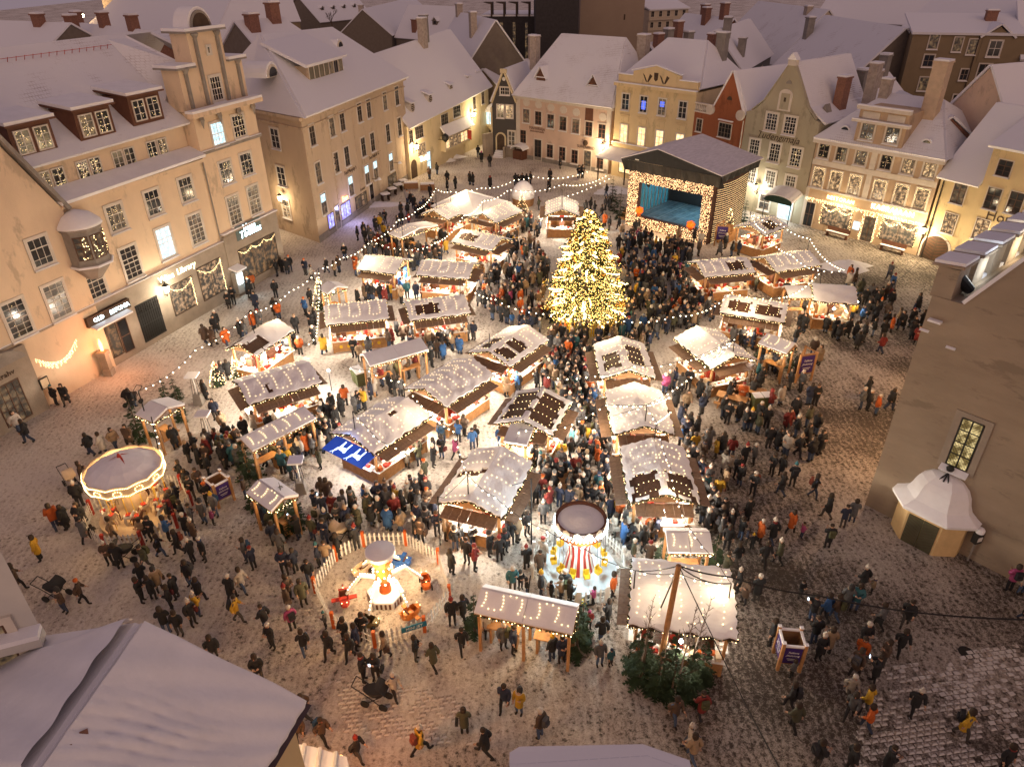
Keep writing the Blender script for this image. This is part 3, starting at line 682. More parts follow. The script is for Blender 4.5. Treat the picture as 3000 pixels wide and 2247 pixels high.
for u, z, lab in ((20.2, 3.2, ''), (13.8, 2.9, '')):
    b.put(MB().tube((0, 0, 0), (0, -.9, .05), .025).obj('lamp_arm', IRON), u, 0, z); b.put(MB().lathe([(.02, .25), (.18, .12), (.25, -.05)], 10).obj('lamp_shade', WHITE), u, -.95, z)
lamp(b.root, (6.4, -1.0, 1.7), 150, (.45, .45, 1.0), .3)

# ------------------------------------------------------------------ cream house with the wide snow roof
CREAM = plaster('cream_plaster', (0.62, 0.52, 0.33))
f3 = Facade(G(1204, 527), G(1434, 414)); W3 = f3.W
b = Bld('cream_wide_roof_house', 'cream house under a wide smooth snow roof with five tiny round dormers', f3)
b.wall([(0, 0), (W3, 0), (W3, 8.0), (0, 6.6)], 13, CREAM)
b.roof([[(-.2, -.5, 6.35), (W3 + .2, -.5, 7.9), (W3 + .2, 6.3, 15.5), (4.6, 6.3, 14.3), (-.2, 6.3, 14.0)], [(-.2, 6.3, 14.0), (W3 + .2, 6.3, 15.5), (W3 + .2, 13, 8), (-.2, 13, 7)]], .25)
for u, z, w, h, nx, p in ((2.9, 5.45, 2.1, 1.5, 4, GLASS), (9.9, 5.75, 2.0, 1.5, 4, GLASS), (13.6, 6.2, 2.2, 1.5, 4, GLASS), (19.2, 6.45, .95, 1.7, 2, GLASS), (22.1, 6.7, .95, 1.7, 2, GLASS), (3.2, 3.2, 2.0, 1.5, 5, LITM), (-.0 + .8, 5.3, .9, 1.5, 2, GLASS)):
    b.win(u, z, w, h, nx, 3, p, .07, '', SASHD)
o = b.put(MB().box(-3.9, 3.9, -.75, -.01, -1.0, 1.0).obj('bay', CREAM), 12.4, 0, 2.75)
mb = MB(); mb.slab([(8.2, -1.1, 3.75), (16.7, -1.1, 3.75), (16.5, -.02, 5.0), (8.4, -.02, 5.0)], .22); b.part(mb, 'bay_roof', SNOW)
for i in range(7): b.win(9.1 + i * 1.1, 2.8, .98, 1.35, 3, 3, LITW if i in (0, 4, 5, 6) else LITM, .04, '', SASHD, False, y=-.76)
b.put(MB().add([(0, -.9, .3), (.1, -1.5, .2), (.05, -1.45, -1.1), (0, -.9, -.9)], [(0, 1, 2, 3)]).add([(0.03, -.9, .3), (.13, -1.5, .2), (.08, -1.45, -1.1), (0.03, -.9, -.9)], [(3, 2, 1, 0)]).obj('red_flag', REDP), 15.0, 0, 3.2)
for px, py in ((440, 695), (555, 640), (690, 575), (800, 520), (862, 490)):
    p = f3.onroof(1000 + px / 2.209, py / 2.209, -.5, 6.9, 6.3, 15.0)
    mb = MB(); mb.prism([(p.x + .55 * math.cos(a), p.z + .6 * math.sin(a)) for a in [2 * PI * i / 10 for i in range(10)]], p.y - .5, p.y + .6, 0)
    mb.prism([(p.x + .42 * math.cos(a), p.z + .45 * math.sin(a)) for a in [2 * PI * i / 10 for i in range(10)]], p.y - .53, p.y - .505, 1)
    for k in range(3): mb.box(p.x - .4, p.x + .4, p.y - .56, p.y - .535, p.z - .25 + k * .22, p.z - .19 + k * .22, 0)
    mb.slab([(p.x - .6, p.y - .7, p.z + .5), (p.x + .6, p.y - .7, p.z + .5), (p.x + .5, p.y + .6, p.z + .9), (p.x - .5, p.y + .6, p.z + .9)], .15, 2)
    b.part(mb, 'dormer', [WHITEP, DKWOOD, SNOW])
mb = MB(); mb.prism([(-.75, 0), (.75, 0), (.75, 1.6)] + [(.75 * math.cos(a), 1.6 + .75 * math.sin(a)) for a in [PI * i / 8 for i in range(1, 8)]] + [(-.75, 1.6)], -.02, -.01); b.put(mb.obj('passage_arch', DKWOOD), 1.0, 0, 0)
b.win(4.9, 1.3, 1.0, 2.5, 1, 2, LITC, .1, '', SASHB, False, name='door'); text('Troika', .85, (3.4, -.25, 2.0), FRONT, BULBW, b.root, 'house_sign', shear=.2)
b.put(MB().tube((0, 0, 0), (0, -1.1, 0), .04).lathe([(.05, -.5), (.5, -.1), (.45, .4), (.05, .7)], 10, 0, (0, -1.1, .2)).obj('hanging_sign', IRON), 7.9, 0, 3.5)
ci = empty('bay_window_turret', 'small lit corner bay window hanging under a snowy hood on the cream house', 'bay window', f3.mat @ Vector((23.8, -.7, 2.3)), math.atan2(f3.u.y, f3.u.x))
mb = MB(); mb.lathe([(.4, -.5), (.95, .2), (.95, .5)], 8, 0); mb.obj('base', CREAM, ci); mb = MB(); mb.lathe([(.9, .5), (.9, 2.3)], 8, 0); mb.obj('glazing', LITC, ci)
mb = MB(); mb.lathe([(1.25, 2.3), (1.15, 2.5), (.6, 3.1), (.05, 3.4)], 12); mb.obj('hood', SNOW, ci)
for k in range(8): 
    a = PI / 4 * k; mb = MB(); mb.tube((.92 * math.cos(a), .92 * math.sin(a), .5), (.92 * math.cos(a), .92 * math.sin(a), 2.3), .06, n=4); mb.obj('mullion', CREAM, ci)
chimney(b, 15.0, 5.5, 14, 17.6, 1.2, .9); chimney(b, 16.4, 6.0, 14, 17.9, 1.0, .9, STONE)
lantern(b, 1.2, 4.1, 520, label='wall lantern by the arched passage at the left end of the cream house')
lantern(b, 18.0, 5.2, 620, label='bright wall lantern high on the right part of the cream house', col=(1, .78, .45))

# ------------------------------------------------------------------ narrow black gabled house
BLACKP = plaster('charcoal_plaster', (0.075, 0.07, 0.068))
f4 = Facade(G(1436, 454), G(1511, 460)); W4 = f4.W
b = Bld('black_gable_house', 'narrow charcoal gabled house with cream trim, arched door and stone steps', f4)
b.wall([(.35, 0), (4.0, 0), (4.0, 7.6), (2.35, 11.3), (.75, 7.6), (.35, 6.5)], 9, BLACKP)
mb = MB()
for a, c in (((.6, 7.2), (2.35, 11.3)), ((4.1, 7.4), (2.35, 11.3))):
    mb.slab([(a[0], -.35, a[1]), (a[0], -.003, a[1]), (c[0], -.003, c[1]), (c[0], -.35, c[1])], .2)
mb.box(.25, .5, -.12, -.003, 0, 6.6); mb.box(1.9, 2.8, -.4, -.003, 11.2, 11.7); b.part(mb, 'trim', CREAM)
mb = MB(); mb.slab([(.1, -.2, 0), (-.5, -1.6, 0), (.0, -1.6, 0), (.6, -.2, 0)], 3.2); b.part(mb, 'buttress', GF)
b.roof([[(.3, 0, 7.3), (2.35, 0, 11.6), (2.35, 9, 11.6), (.3, 9, 7.3)], [(4.3, 0, 7.3), (2.35, 0, 11.6), (2.35, 9, 11.6), (4.3, 9, 7.3)]], .2)
b.win(2.45, 8.85, 1.35, .95, 4, 2, GLASS, .12); b.win(1.75, 6.15, 1.05, 1.75, 2, 3, GLASSW, .1); b.win(3.1, 6.15, 1.05, 1.75, 2, 3, LITM, .1, sill=False); b.win(3.4, 2.55, 1.05, 2.0, 2, 3, GLASSW, .12, 'cross')
mb = MB(); mb.prism([(-.8, -1.2), (.8, -1.2), (.8, .6)] + [(.8 * math.cos(a), .6 + .8 * math.sin(a)) for a in [PI * i / 8 for i in range(1, 8)]] + [(-.8, .6)], -.12, -.01, 0)
mb.prism([(-.58, -1.2), (.58, -1.2), (.58, .6)] + [(.58 * math.cos(a), .6 + .58 * math.sin(a)) for a in [PI * i / 8 for i in range(1, 8)]] + [(-.58, .6)], -.14, -.121, 1); b.put(mb.obj('door', [CREAM, DKWOOD]), 1.75, 0, 1.9)
mb = MB()
for k in range(4): mb.box(1.0, 2.5, -1.5 + k * .35, -.13, k * .2, (k + 1) * .2, 0)
mb.box(2.5, 2.75, -1.3, -.13, 0, 1.5, 1); mb.box(2.75, 4.0, -.5, -.13, 0, 1.3, 1); b.part(mb, 'steps', [SNOW, GF])
b.put(MB().lathe([(.02, 0), (.26, .02), (.26, .06), (.02, .08)], 10).obj('clock_roundel', WHITE), 2.35, -.05, 10.4, tilt=Matrix.Rotation(PI / 2, 4, 'X'))

# ------------------------------------------------------------------ pink-beige house with the souvenir shop
PINK = plaster('pink_beige_plaster', (0.58, 0.43, 0.34))
f5 = Facade(G(1513, 460), G(1782, 511)); W5 = f5.W
b = Bld('pink_souvenir_house', 'pink-beige house with pale medallions, brown dormers and souvenir shop', f5)
b.wall([(0, 0), (W5, 0), (W5, 8.5), (0, 8.5)], 12, PINK)
b.band(-.1, W5 + .3, 8.0, 8.5, .3, WHITEP, 0); b.band(0, W5, 0, .55, .06, STONE, 0, 'plinth'); b.band(0, .7, .56, 7.99, .05, WHITEP, 0, 'corner_strip'); b.band(W5 - .7, W5, .56, 7.99, .05, WHITEP, 0, 'corner_strip')
b.roof([[(-.2, -.6, 8.35), (W5 + .3, -.6, 8.35), (13.4, 6, 15.7), (3.3, 6, 15.7)], [(-.2, -.6, 8.35), (3.3, 6, 15.7), (-.2, 12.6, 8.35)], [(W5 + .3, -.6, 8.35), (W5 + .3, 12.6, 8.35), (13.4, 6, 15.7)], [(W5 + .3, 12.6, 8.35), (-.2, 12.6, 8.35), (3.3, 6, 15.7), (13.4, 6, 15.7)]], .2, SNOWT)
for u, z in ((1.85, 5.85), (3.95, 5.78), (6.08, 5.62), (8.15, 5.55), (10.25, 5.46), (12.35, 5.38), (14.41, 5.32)):
    b.win(u, z, 1.1, 1.75, 2, 3, GLASS if u > 2 else GLASSW, .14, 'cross', mat('red_brown_sash', (.2, .09, .06), .6))
    if u != 12.35: b.put(MB().prism([(.62 * math.cos(a), .5 * math.sin(a)) for a in [PI / 8 + PI / 4 * i for i in range(8)]], -.035, -.003).obj('medallion', WHITEP), u, 0, z + 1.75)
b.put(MB().box(-.6, .6, -.06, -.003, -.8, .8).obj('loft_shutter', BROWNP), 12.3, 0, 7.15)
for u, z in ((1.29, 3.0), (6.04, 1.65), (8.16, 1.6), (10.24, 1.5), (14.37, 1.35)): b.win(u, z, 1.05, 1.75, 2, 3, GLASS, .14 if u > 2 else .06, 'cross', mat('red_brown_sash', (0, 0, 0)))
b.win(3.94, 1.5, 1.2, 2.8, 2, 3, GLASS, .14, '', SASHB, False, name='door'); b.win(12.34, 1.3, 1.1, 2.5, 1, 3, GLASS, .12, '', SASHB, False, name='door')
text('MAHARAJA', .55, (3.75, -.03, 4.35), FRONT, BROWNP, b.root, 'house_sign'); text('INDIA RESTORAN', .3, (3.75, -.03, 3.95), FRONT, BROWNP, b.root, 'house_sign'); text('SUVENIIRID', .55, (12.0, -.03, 2.95), FRONT, DKWOOD, b.root, 'house_sign')
b.put(MB().lathe([(.25, 0), (.4, .1), (.4, .14), (.1, .2)], 8).obj('crest', DKWOOD), 12.0, -.05, 3.55, tilt=Matrix.Rotation(PI / 2, 4, 'X'))
mb = MB(); mb.box(.3, 2.0, -1.2, -.01, 0, 1.2, 0); b.part(mb, 'cellar_entry', BROWNP)
mb = MB()
for i in range(8):
    a0, a1 = PI * i / 8, PI * (i + 1) / 8; mb.slab([(1.15 - 1.1 * math.cos(a0), -1.4, 1.35 + .5 * math.sin(a0)), (1.15 - 1.1 * math.cos(a1), -1.4, 1.35 + .5 * math.sin(a1)), (1.15 - 1.1 * math.cos(a1), -.01, 1.45 + .5 * math.sin(a1)), (1.15 - 1.1 * math.cos(a0), -.01, 1.45 + .5 * math.sin(a0))], .1)
b.part(mb, 'canopy', SNOW)
for px, py in ((1290, 530), (1628, 585)):
    u, z = f5.uv(1000 + px / 2.209, py / 2.209, 1.0); w = 1.0
    mb = MB(); mb.prism([(u - .75, z - 1.0), (u + .75, z - 1.0), (u + .75, z + .6), (u, z + 1.7), (u - .75, z + .6)], w, w + 3.4, 0)
    d = b.part(mb, 'dormer', BROWNP)
    mb = MB(); mb.slab([(u - 1.0, w - .25, z + .35), (u, w - .25, z + 1.85), (u, w + 3.6, z + 1.85), (u - 1.0, w + 3.6, z + .35)], .12); mb.slab([(u + 1.0, w - .25, z + .35), (u, w - .25, z + 1.85), (u, w + 3.6, z + 1.85), (u + 1.0, w + 3.6, z + .35)], .12); mb.obj('dormer_roof', SNOWY, d)
    MB().box(u - .8, u + .8, w - .06, w - .003, z + .5, z + .62).obj('dormer_ledge', SNOW, d)
    mb = MB(); mb.prism([(u - .75, z + .65), (u + .75, z + .65), (u, z + 1.65)], w - .05, w - .003); mb.obj('dormer_gable', BROWNP, d)
chimney(b, -1.0, 5.5, 11, 15.2, 1.1, 1.0); chimney(b, 14.8, 8.2, 10, 15.9, 1.3, 1.2); chimney(b, 17.2, 9, 10, 14.5, 1.0, 1.0)
b.pipe(W5 - .1, 0, 8, WHITEP)
lantern(b, 14.9, 3.7, 620, label='bright wall lantern beside the souvenir shop sign')

# ------------------------------------------------------------------ yellow house with the painted coats of arms
YEL = plaster('yellow_plaster', (0.64, 0.50, 0.29))
f6 = Facade(G(1790, 513), G(2008, 562)); W6 = f6.W
b = Bld('yellow_pediment_house', 'yellow three-storey house with low pediment and painted dark arms behind the stage', f6)
b.wall([(0, 0), (W6, 0), (W6, 11.3), (0, 11.3)], 11, YEL); b.band(-.15, W6 + .15, 11.1, 11.45, .4, YEL, .12)
b.wall([(.2, 11.45), (W6, 11.45), (W6, 12.4), (9.0, 12.4), (9.0, 12.9), (5.66, 13.7), (2.4, 12.9), (2.4, 12.4), (.2, 12.4)], .5, YEL, 'parapet', .05)
mb = MB(); mb.slab([(2.2, -.1, 12.95), (5.66, -.1, 13.75), (5.66, .6, 13.75), (2.2, .6, 12.95)], .12); mb.slab([(9.2, -.1, 12.95), (5.66, -.1, 13.75), (5.66, .6, 13.75), (9.2, .6, 12.95)], .12); mb.box(.1, 2.4, -.05, .6, 12.4, 12.52); mb.box(9.0, W6, -.05, .6, 12.4, 12.52); b.part(mb, 'parapet_snow', SNOW)
for u in (4.5, 6.9):
    mb = MB()
    for k in (-1, 1):
        mb.prism([(u + k * .1 - .1, 11.85), (u + k * .1 + .1, 11.85), (u + k * .55 + .12, 12.55), (u + k * .5 - .2, 12.75)], .02, .046)
    b.part(mb, 'painted_arms', DKWOOD)
b.put(MB().prism([(-.25, -.3), (0, -.5), (.25, -.3), (.3, .45), (-.3, .45)], .02, .046).obj('painted_arms', DKWOOD), 5.7, 0, 12.5)
b.roof([[(-.1, .4, 11.6), (W6 + .1, .4, 11.6), (W6 - 3, 6, 16), (3, 6, 16)], [(-.1, .4, 11.6), (3, 6, 16), (-.1, 11.5, 11.6)], [(W6 + .1, .4, 11.6), (W6 + .1, 11.5, 11.6), (W6 - 3, 6, 16)], [(W6, 11.5, 11.6), (0, 11.5, 11.6), (3, 6, 16), (W6 - 3, 6, 16)]], .22)
for u in (1.56, 4.28, 6.95, 9.83):
    b.win(u, 9.3, 1.1, 1.9, 2, 3, GLASS, .1, 'cross'); b.win(u + .05, 5.5, 1.1, 2.2, 2, 3, LITW, .1, 'cross')
    b.put(MB().box(-.75, .75, -.1, -.003, -.06, .06).box(-.6, .6, -.05, -.003, -.75, -.15).obj('window_head', YEL), u, 0, 7.75)
b.put(MB().prism([(-.3, -.6), (.3, -.6), (.3, .4), (-.3, .4)], -.03, -.024).obj('blue_lit_pane', emis('blue_pane', (.08, .15, .8), 1.0, False)), 4.28, 0, 9.3); b.put(MB().prism([(-.3, -.2), (.3, -.2), (.3, .4), (-.3, .4)], -.03, -.024).obj('blue_lit_pane', MATS['blue_pane']), 6.95, 0, 9.5)
b.band(-.1, W6, 4.0, 4.3, .3, YEL, .1); shop(b, 1.2, 3.0, .6, 2.9, LITW, -.01)
mb = MB(); mb.slab([(-.3, -3.0, 2.75), (4.5, -3.0, 2.75), (4.5, -.02, 3.5), (-.3, -.02, 3.5)], .22); b.part(mb, 'porch_roof', SNOW)
for u in (0, 4.2): b.part(MB().tube((u, -2.8, 0), (u, -2.8, 2.75), .09), 'porch_post', DKWOOD)
chimney(b, 9.6, 7.5, 13, 16.8, 1.2, 1.0, STONE); chimney(b, 7.6, 8.5, 13, 16.5, .9, .9, BRICKC)

# ------------------------------------------------------------------ rust-red gable house
RUST = plaster('rust_plaster', (0.30, 0.10, 0.045))
f7 = Facade(G(2008, 562), G(2143, 605)); W7 = f7.W
b = Bld('rust_red_gable_house', 'rust-red gabled house with white balustrade and round scrolls behind the stage', f7)
b.wall([(0, 0), (W7, 0), (W7, 9.5), (6.9, 10.3), (4.85, 14.1), (2.8, 10.3), (2.6, 9.5), (0, 9.3)], 9, RUST)
mb = MB()
for a, c in (((2.6, 9.9), (4.85, 14.15)), ((7.1, 9.9), (4.85, 14.15))): mb.slab([(a[0], -.1, a[1]), (a[0], .3, a[1]), (c[0], .3, c[1]), (c[0], -.1, c[1])], .14)
b.part(mb, 'coping', SNOW)
for u in (2.45, 6.75): b.put(MB().lathe([(.02, 0), (.55, 0), (.55, .25), (.02, .25)], 14).obj('scroll', WHITEP), u, -.02, 9.9, tilt=Matrix.Rotation(PI / 2, 4, 'X'))
mb = MB(); mb.box(0, 2.3, -.15, .1, 9.35, 9.5); mb.box(0, 2.3, -.15, .1, 10.25, 10.4)
for i in range(9): mb.lathe([(.06, 9.5), (.1, 9.75), (.06, 10.25)], 6, 0, (.15 + i * .26, -.02, 0))
b.part(mb, 'balustrade', WHITEP)
b.roof([[(2.5, .3, 9.9), (4.85, .3, 14.1), (4.85, 10, 14.1), (2.5, 10, 9.9)], [(7.3, .3, 9.9), (4.85, .3, 14.1), (4.85, 10, 14.1), (7.3, 10, 9.9)], [(0, .3, 9.4), (2.5, .3, 9.9), (2.5, 9, 9.9), (0, 9, 9.4)]], .18)
b.win(.95, 7.95, .8, 1.35, 2, 3, GLASS, .08, '', SASHD); b.win(4.8, 8.0, 1.8, 1.5, 4, 3, GLASS, .06, '', SASHD); b.put(MB().box(-1.0, 1.0, -.25, -.003, 0, .12).obj('ledge', SNOW), 4.8, 0, 9.0)
b.put(MB().prism([(.35 * math.cos(a), .4 * math.sin(a)) for a in [PI * i / 8 for i in range(9)]], -.04, -.003).obj('loft_opening', DKWOOD), 4.85, 0, 11.2)
b.win(2.5, 4.5, 1.2, 1.8, 2, 3, GLASS, .1); b.pipe(W7 - .05, 0, 9.4, WHITEP); text('TROIKA', .7, (4.6, -.03, 6.3), FRONT, DKWOOD, b.root, 'house_sign')

# ------------------------------------------------------------------ grey-green gable house with the script name
SAGE = plaster('sage_plaster', (0.37, 0.33, 0.24))
f8 = Facade(G(2145, 605), G(2341, 658)); W8 = f8.W
b = Bld('sage_gable_house', 'tall grey-green gabled house with script name and curved entrance canopy', f8)
b.wall([(0, 0), (W8, 0), (W8, 10.4), (7.9, 10.6), (6.9, 11.6), (4.75, 15.3), (4.05, 15.3), (1.9, 11.6), (.75, 10.6), (0, 10.4)], 10, SAGE)
mb = MB(); mb.box(3.95, 4.85, -.12, .4, 15.3, 15.85, 0); mb.prism([(3.85, 15.85), (4.95, 15.85), (4.4, 16.5)], -.2, .5, 1); b.part(mb, 'finial', [WHITEP, SNOW])
mb = MB()
for pts in ([(.6, 10.6), (1.9, 11.7), (4.05, 15.3)], [(8.05, 10.6), (6.9, 11.7), (4.75, 15.3)]):
    for a, c in zip(pts, pts[1:]): mb.slab([(a[0], -.06, a[1]), (a[0], .35, a[1]), (c[0], .35, c[1]), (c[0], -.06, c[1])], .1)
b.part(mb, 'coping', SAGE)
b.roof([[(.0, .35, 10.2), (1.9, .35, 11.5), (1.9, 11, 11.5), (.0, 11, 10.2)], [(1.9, .35, 11.5), (4.4, .35, 15.5), (4.4, 11, 15.5), (1.9, 11, 11.5)], [(8.9, .35, 10.2), (6.9, .35, 11.5), (6.9, 11, 11.5), (8.9, 11, 10.2)], [(6.9, .35, 11.5), (4.4, .35, 15.5), (4.4, 11, 15.5), (6.9, 11, 11.5)]], .2, SNOWT)
for u, z, w, h, fr in ((3.18, 9.75, 1.3, 1.7, 2), (5.37, 9.7, 1.3, 1.7, 5), (1.65, 6.8, 1.2, 1.85, 1), (4.17, 6.78, 1.2, 1.85, 5), (6.66, 6.72, 1.2, 1.85, 30), (1.8, 3.95, 1.15, 1.8, 2), (4.21, 3.95, 1.15, 1.8, 0), (6.61, 3.9, 1.15, 1.8, 0)):
    b.win(u, z, w, h, 4, 5, GLASS if z > 5 else GLASSW, .17, 'cross', fairy=fr)
b.win(4.0, 1.4, 1.3, 1.7, 2, 2, GLASSW, .12)
text('Tudengimaja', 1.0, (4.2, -.03, 8.3), FRONT, DKWOOD, b.root, 'house_sign', shear=.35)
mb = MB(); mb.prism([(-.75, -1.0), (.75, -1.0), (.75, .6)] + [(.75 * math.cos(a), .6 + .5 * math.sin(a)) for a in [PI * i / 8 for i in range(1, 8)]] + [(-.75, .6)], -.12, -.003, 0); mb.box(-.5, .5, -.14, -.121, -.85, .7, 1); mb.box(-.12, .12, -.16, -.141, -.1, .3, 2); b.put(mb.obj('niche', [WHITEP, SAGE, DKWOOD]), 4.35, 0, 12.0)
b.put(MB().prism([(.3 * math.cos(a), .35 * math.sin(a)) for a in [PI * i / 8 for i in range(9)]], -.05, -.003).obj('loft_opening', STONE), 4.4, 0, 13.6)
b.win(6.6, 1.35, 1.6, 2.5, 2, 3, LITC, .1, '', WHITE, False, name='door')
mb = MB(); mc = MB()
for i in range(8):
    a0, a1 = PI * i / 8, PI * (i + 1) / 8
    P = [(6.55 - 1.65 * math.cos(a0), -1.7, 2.45 + .5 * math.sin(a0)), (6.55 - 1.65 * math.cos(a1), -1.7, 2.45 + .5 * math.sin(a1)), (6.55 - 1.65 * math.cos(a1), -.01, 3.05 + .5 * math.sin(a1)), (6.55 - 1.65 * math.cos(a0), -.01, 3.05 + .5 * math.sin(a0))]
    mb.slab(P, .14); mc.poly([P[0], P[1], (P[1][0], -1.71, 2.2), (P[0][0], -1.71, 2.2)])
cn = b.part(mb, 'canopy', SNOW); mc.obj('canopy_cloth', mat('dark_green_cloth', (.02, .045, .035), .8), cn)
for u in (5.0, 8.1): b.part(MB().tube((u, -1.65, 0), (u, -1.65, 2.45), .05), 'canopy_post', IRON)
lamp(b.root, (6.5, -.9, 2.2), 220, (.8, .97, 1), .2)
lantern(b, 2.9, 3.0, 420, label='bright wall lantern left of the curved canopy on the grey-green house', col=(1, .88, .66))
chimney(b, 7.6, 5, 10, 14.0, .9, 1.3, BRICKC); chimney(b, 8.6, 9, 9.5, 15.0, .9, 1.1, CHIMP); b.put(MB().prism([(-.4, 0), (.4, 0), (0, .8)], 0, 1).obj('roof_vent', STONE), 7.6, 2.0, 11.0)

# ------------------------------------------------------------------ beige restaurant house
BEIGE = plaster('beige_plaster', (0.47, 0.345, 0.235))
f9 = Facade(G(2343, 659), G(2683.5, 748.5)); W9 = f9.W
b = Bld('restaurant_house', 'beige restaurant house with cream bands, curved attic and windows framed in lights', f9)
b.wall([(0, 0), (W9, 0), (W9, 8.9), (0, 8.9)], 11, BEIGE)
b.band(-.25, W9 + .25, 8.6, 8.9, .35, WHITEP, .1); b.band(0, W9, 6.45, 6.95, .07, WHITEP, 0, 'string_course'); b.band(0, W9, 4.0, 4.12, .1, WHITEP, .04, 'string_course')
b.band(5.75, 6.3, 4.13, 6.44, .05, WHITEP, 0, 'pilaster'); b.band(5.75, 6.3, 6.96, 8.59, .05, WHITEP, 0, 'pilaster'); b.band(-.05, .3, 0, 3.99, .06, WHITEP, 0, 'pilaster'); b.band(W9 - .4, W9 + .03, 0, 8.55, .06, BEIGE, 0, 'pilaster')
for z, h, pn in ((7.88, 1.3, GLASS), (5.22, 1.85, LITM)):
    for k, u in enumerate((.95, 2.8, 4.78, 7.24, 9.3, 11.2)):
        pnn = LITM if z > 6 and k > 3 else pn
        o = b.win(u, z, 1.05, h, 2, 2 if z > 6 else 3, pnn, .16, '' if z > 6 else 'cross', SASHD, fairy=(10 if z > 6 else 0))
        if z < 6: link('light_garland', bulbs_mesh([(x, -.1 + R.uniform(-.04, .04), zz) for s_ in range(12) for x, zz in ((-.56 + R.uniform(-.07, .07), -.15 + s_ * .09), (.56 + R.uniform(-.07, .07), -.15 + s_ * .09))] + [(-.55 + i * .065, -.1 + R.uniform(-.05, .03), .93 + R.uniform(-.1, .07)) for i in range(18)], .024, FAIRY), o)['kind'] = 'stuff'
# curved attic storey standing in the roof
mb = MB(); mb.prism([(3.7, 9.02), (4.0, 8.95), (8.0, 8.95), (8.3, 9.02), (8.3, 12.3), (3.7, 12.3)], -.1, 4, 0); b.part(mb, 'attic', BEIGE)
b.band(3.3, 8.7, 11.15, 11.35, .5, WHITEP, .1, w=-.1); b.band(3.5, 8.5, 12.3, 12.6, .4, WHITEP, .12, w=-.1)
for u in (4.85, 7.2): b.win(u, 10.35, 1.2, 1.4, 2, 2, GLASS, .16, '', SASHD, y=-.1, fairy=8); b.put(MB().box(-.8, .8, -.05, -.003, -.3, .3).obj('panel', WHITEP), u, -.1, 11.8)
b.roof([[(-.2, -.3, 8.95), (W9 + .2, -.3, 8.95), (W9 - 2.2, 3.2, 11.6), (2.2, 3.2, 11.6)], [(2.2, 3.2, 11.6), (W9 - 2.2, 3.2, 11.6), (W9 - 3.5, 5.5, 12.9), (3.5, 5.5, 12.9)], [(-.2, -.3, 8.95), (2.2, 3.2, 11.6), (3.5, 5.5, 12.9), (2.2, 8, 11.6), (-.2, 11.2, 8.95)], [(W9 + .2, -.3, 8.95), (W9 - 2.2, 3.2, 11.6), (W9 - 3.5, 5.5, 12.9), (W9 - 2.2, 8, 11.6), (W9 + .2, 11.2, 8.95)], [(W9 - 2.2, 8, 11.6), (2.2, 8, 11.6), (3.5, 5.5, 12.9), (W9 - 3.5, 5.5, 12.9)]], .18, SNOWT)
for u, w, z in ((2.2, .8, 10.1), (10.0, .8, 10.05)):
    mb = MB(); mb.prism([(u + .55 * math.cos(a), z - .3 + .6 * math.sin(a)) for a in [PI * i / 10 for i in range(11)]], w, w + 1.4, 0); mb.prism([(u + .4 * math.cos(a), z - .26 + .42 * math.sin(a)) for a in [PI * i / 10 for i in range(11)]], w - .03, w - .003, 1); b.part(mb, 'eyebrow_dormer', [SNOW, GLASS])
text('RESTORAN', .52, (3.8, -.16, 3.55), FRONT, BULB, b.root, 'lit_sign', space=1.15); text('KAERAJAAN', .66, (9.0, -.16, 3.65), FRONT, BULBW, b.root, 'lit_sign', space=1.2)
ic = [(u + R.uniform(-.04, .04), -.25 + R.uniform(-.1, .05), 3.12 - j * .09 + R.uniform(-.02, .02)) for u in [i * .115 for i in range(2, 104)] for j in range(R.randint(1, 4))]
link('icicle_lights', bulbs_mesh(ic, .03, BULB), b.root)['kind'] = 'stuff'
for u0, u1 in ((2.1, 5.3), (8.3, 11.7)):
    shop(b, u0, u1, .7, 2.75, SHOPL, -.01, 2, 1, fairy=lambda w, h: [(x + R.uniform(-.07, .07), -.1, h / 2 - .1 - .45 * abs(math.sin(PI * 2 * (x / w))) + R.uniform(-.12, .12)) for x in [(-w / 2 + w * i / 95) for i in range(96)]] + [(s_ * w / 2 + R.uniform(-.1, .1), -.1, R.uniform(-h / 2, h / 2)) for s_ in (-1, 1) for _ in range(28)])
b.win(.75, 1.35, 1.05, 2.5, 2, 2, GLASS, .06, '', SASHB, False, name='door')
o = b.win(7.15, 1.35, 1.1, 2.5, 2, 2, GLASSW, .06, '', SASHB, False, name='door'); link('light_garland', bulbs_mesh([(s_ * .68 + R.uniform(-.09, .09), -.12, R.uniform(-1.2, 1.35)) for s_ in (-1, 1) for _ in range(45)] + [(R.uniform(-.7, .7), -.12, 1.35 + R.uniform(-.1, .1)) for _ in range(24)], .027), o)['kind'] = 'stuff'
b.put(MB().box(-.32, .32, -.12, -.02, -.4, .4).obj('menu_board', LITC), 5.95, 0, 1.4)
chimney(b, 8.6, 3.4, 11.5, 16.4, 1.3, 1.1, mat('lit_chimney_plaster', (.55, .42, .30), .9, .15)); chimney(b, 3.4, 5, 12, 14.2, .9, .8)  # tall stack: warm light put into a paler copy of the chimney plaster
for u in (4.6, 10.2):
    t = empty('bench', 'dark wooden bench under the restaurant window' + (' left of the lit door' if u < 6 else ' right of the lit door'), 'bench', f9.mat @ Vector((u, -.9, 0)), math.atan2(f9.u.y, f9.u.x), 'benches by the restaurant')
    MB().box(-1.2, 1.2, -.25, .2, .42, .5).box(-1.15, 1.15, -.22, .18, .5, .56, 1).obj('seat', [BROWNP, SNOW], t); MB().box(-1.2, 1.2, .2, .26, .55, .95).obj('backrest', BROWNP, t)
    for s_ in (-1, 1): MB().box(s_ * 1.0 - .06, s_ * 1.0 + .06, -.2, .2, 0, .42).obj('leg', BROWNP, t)
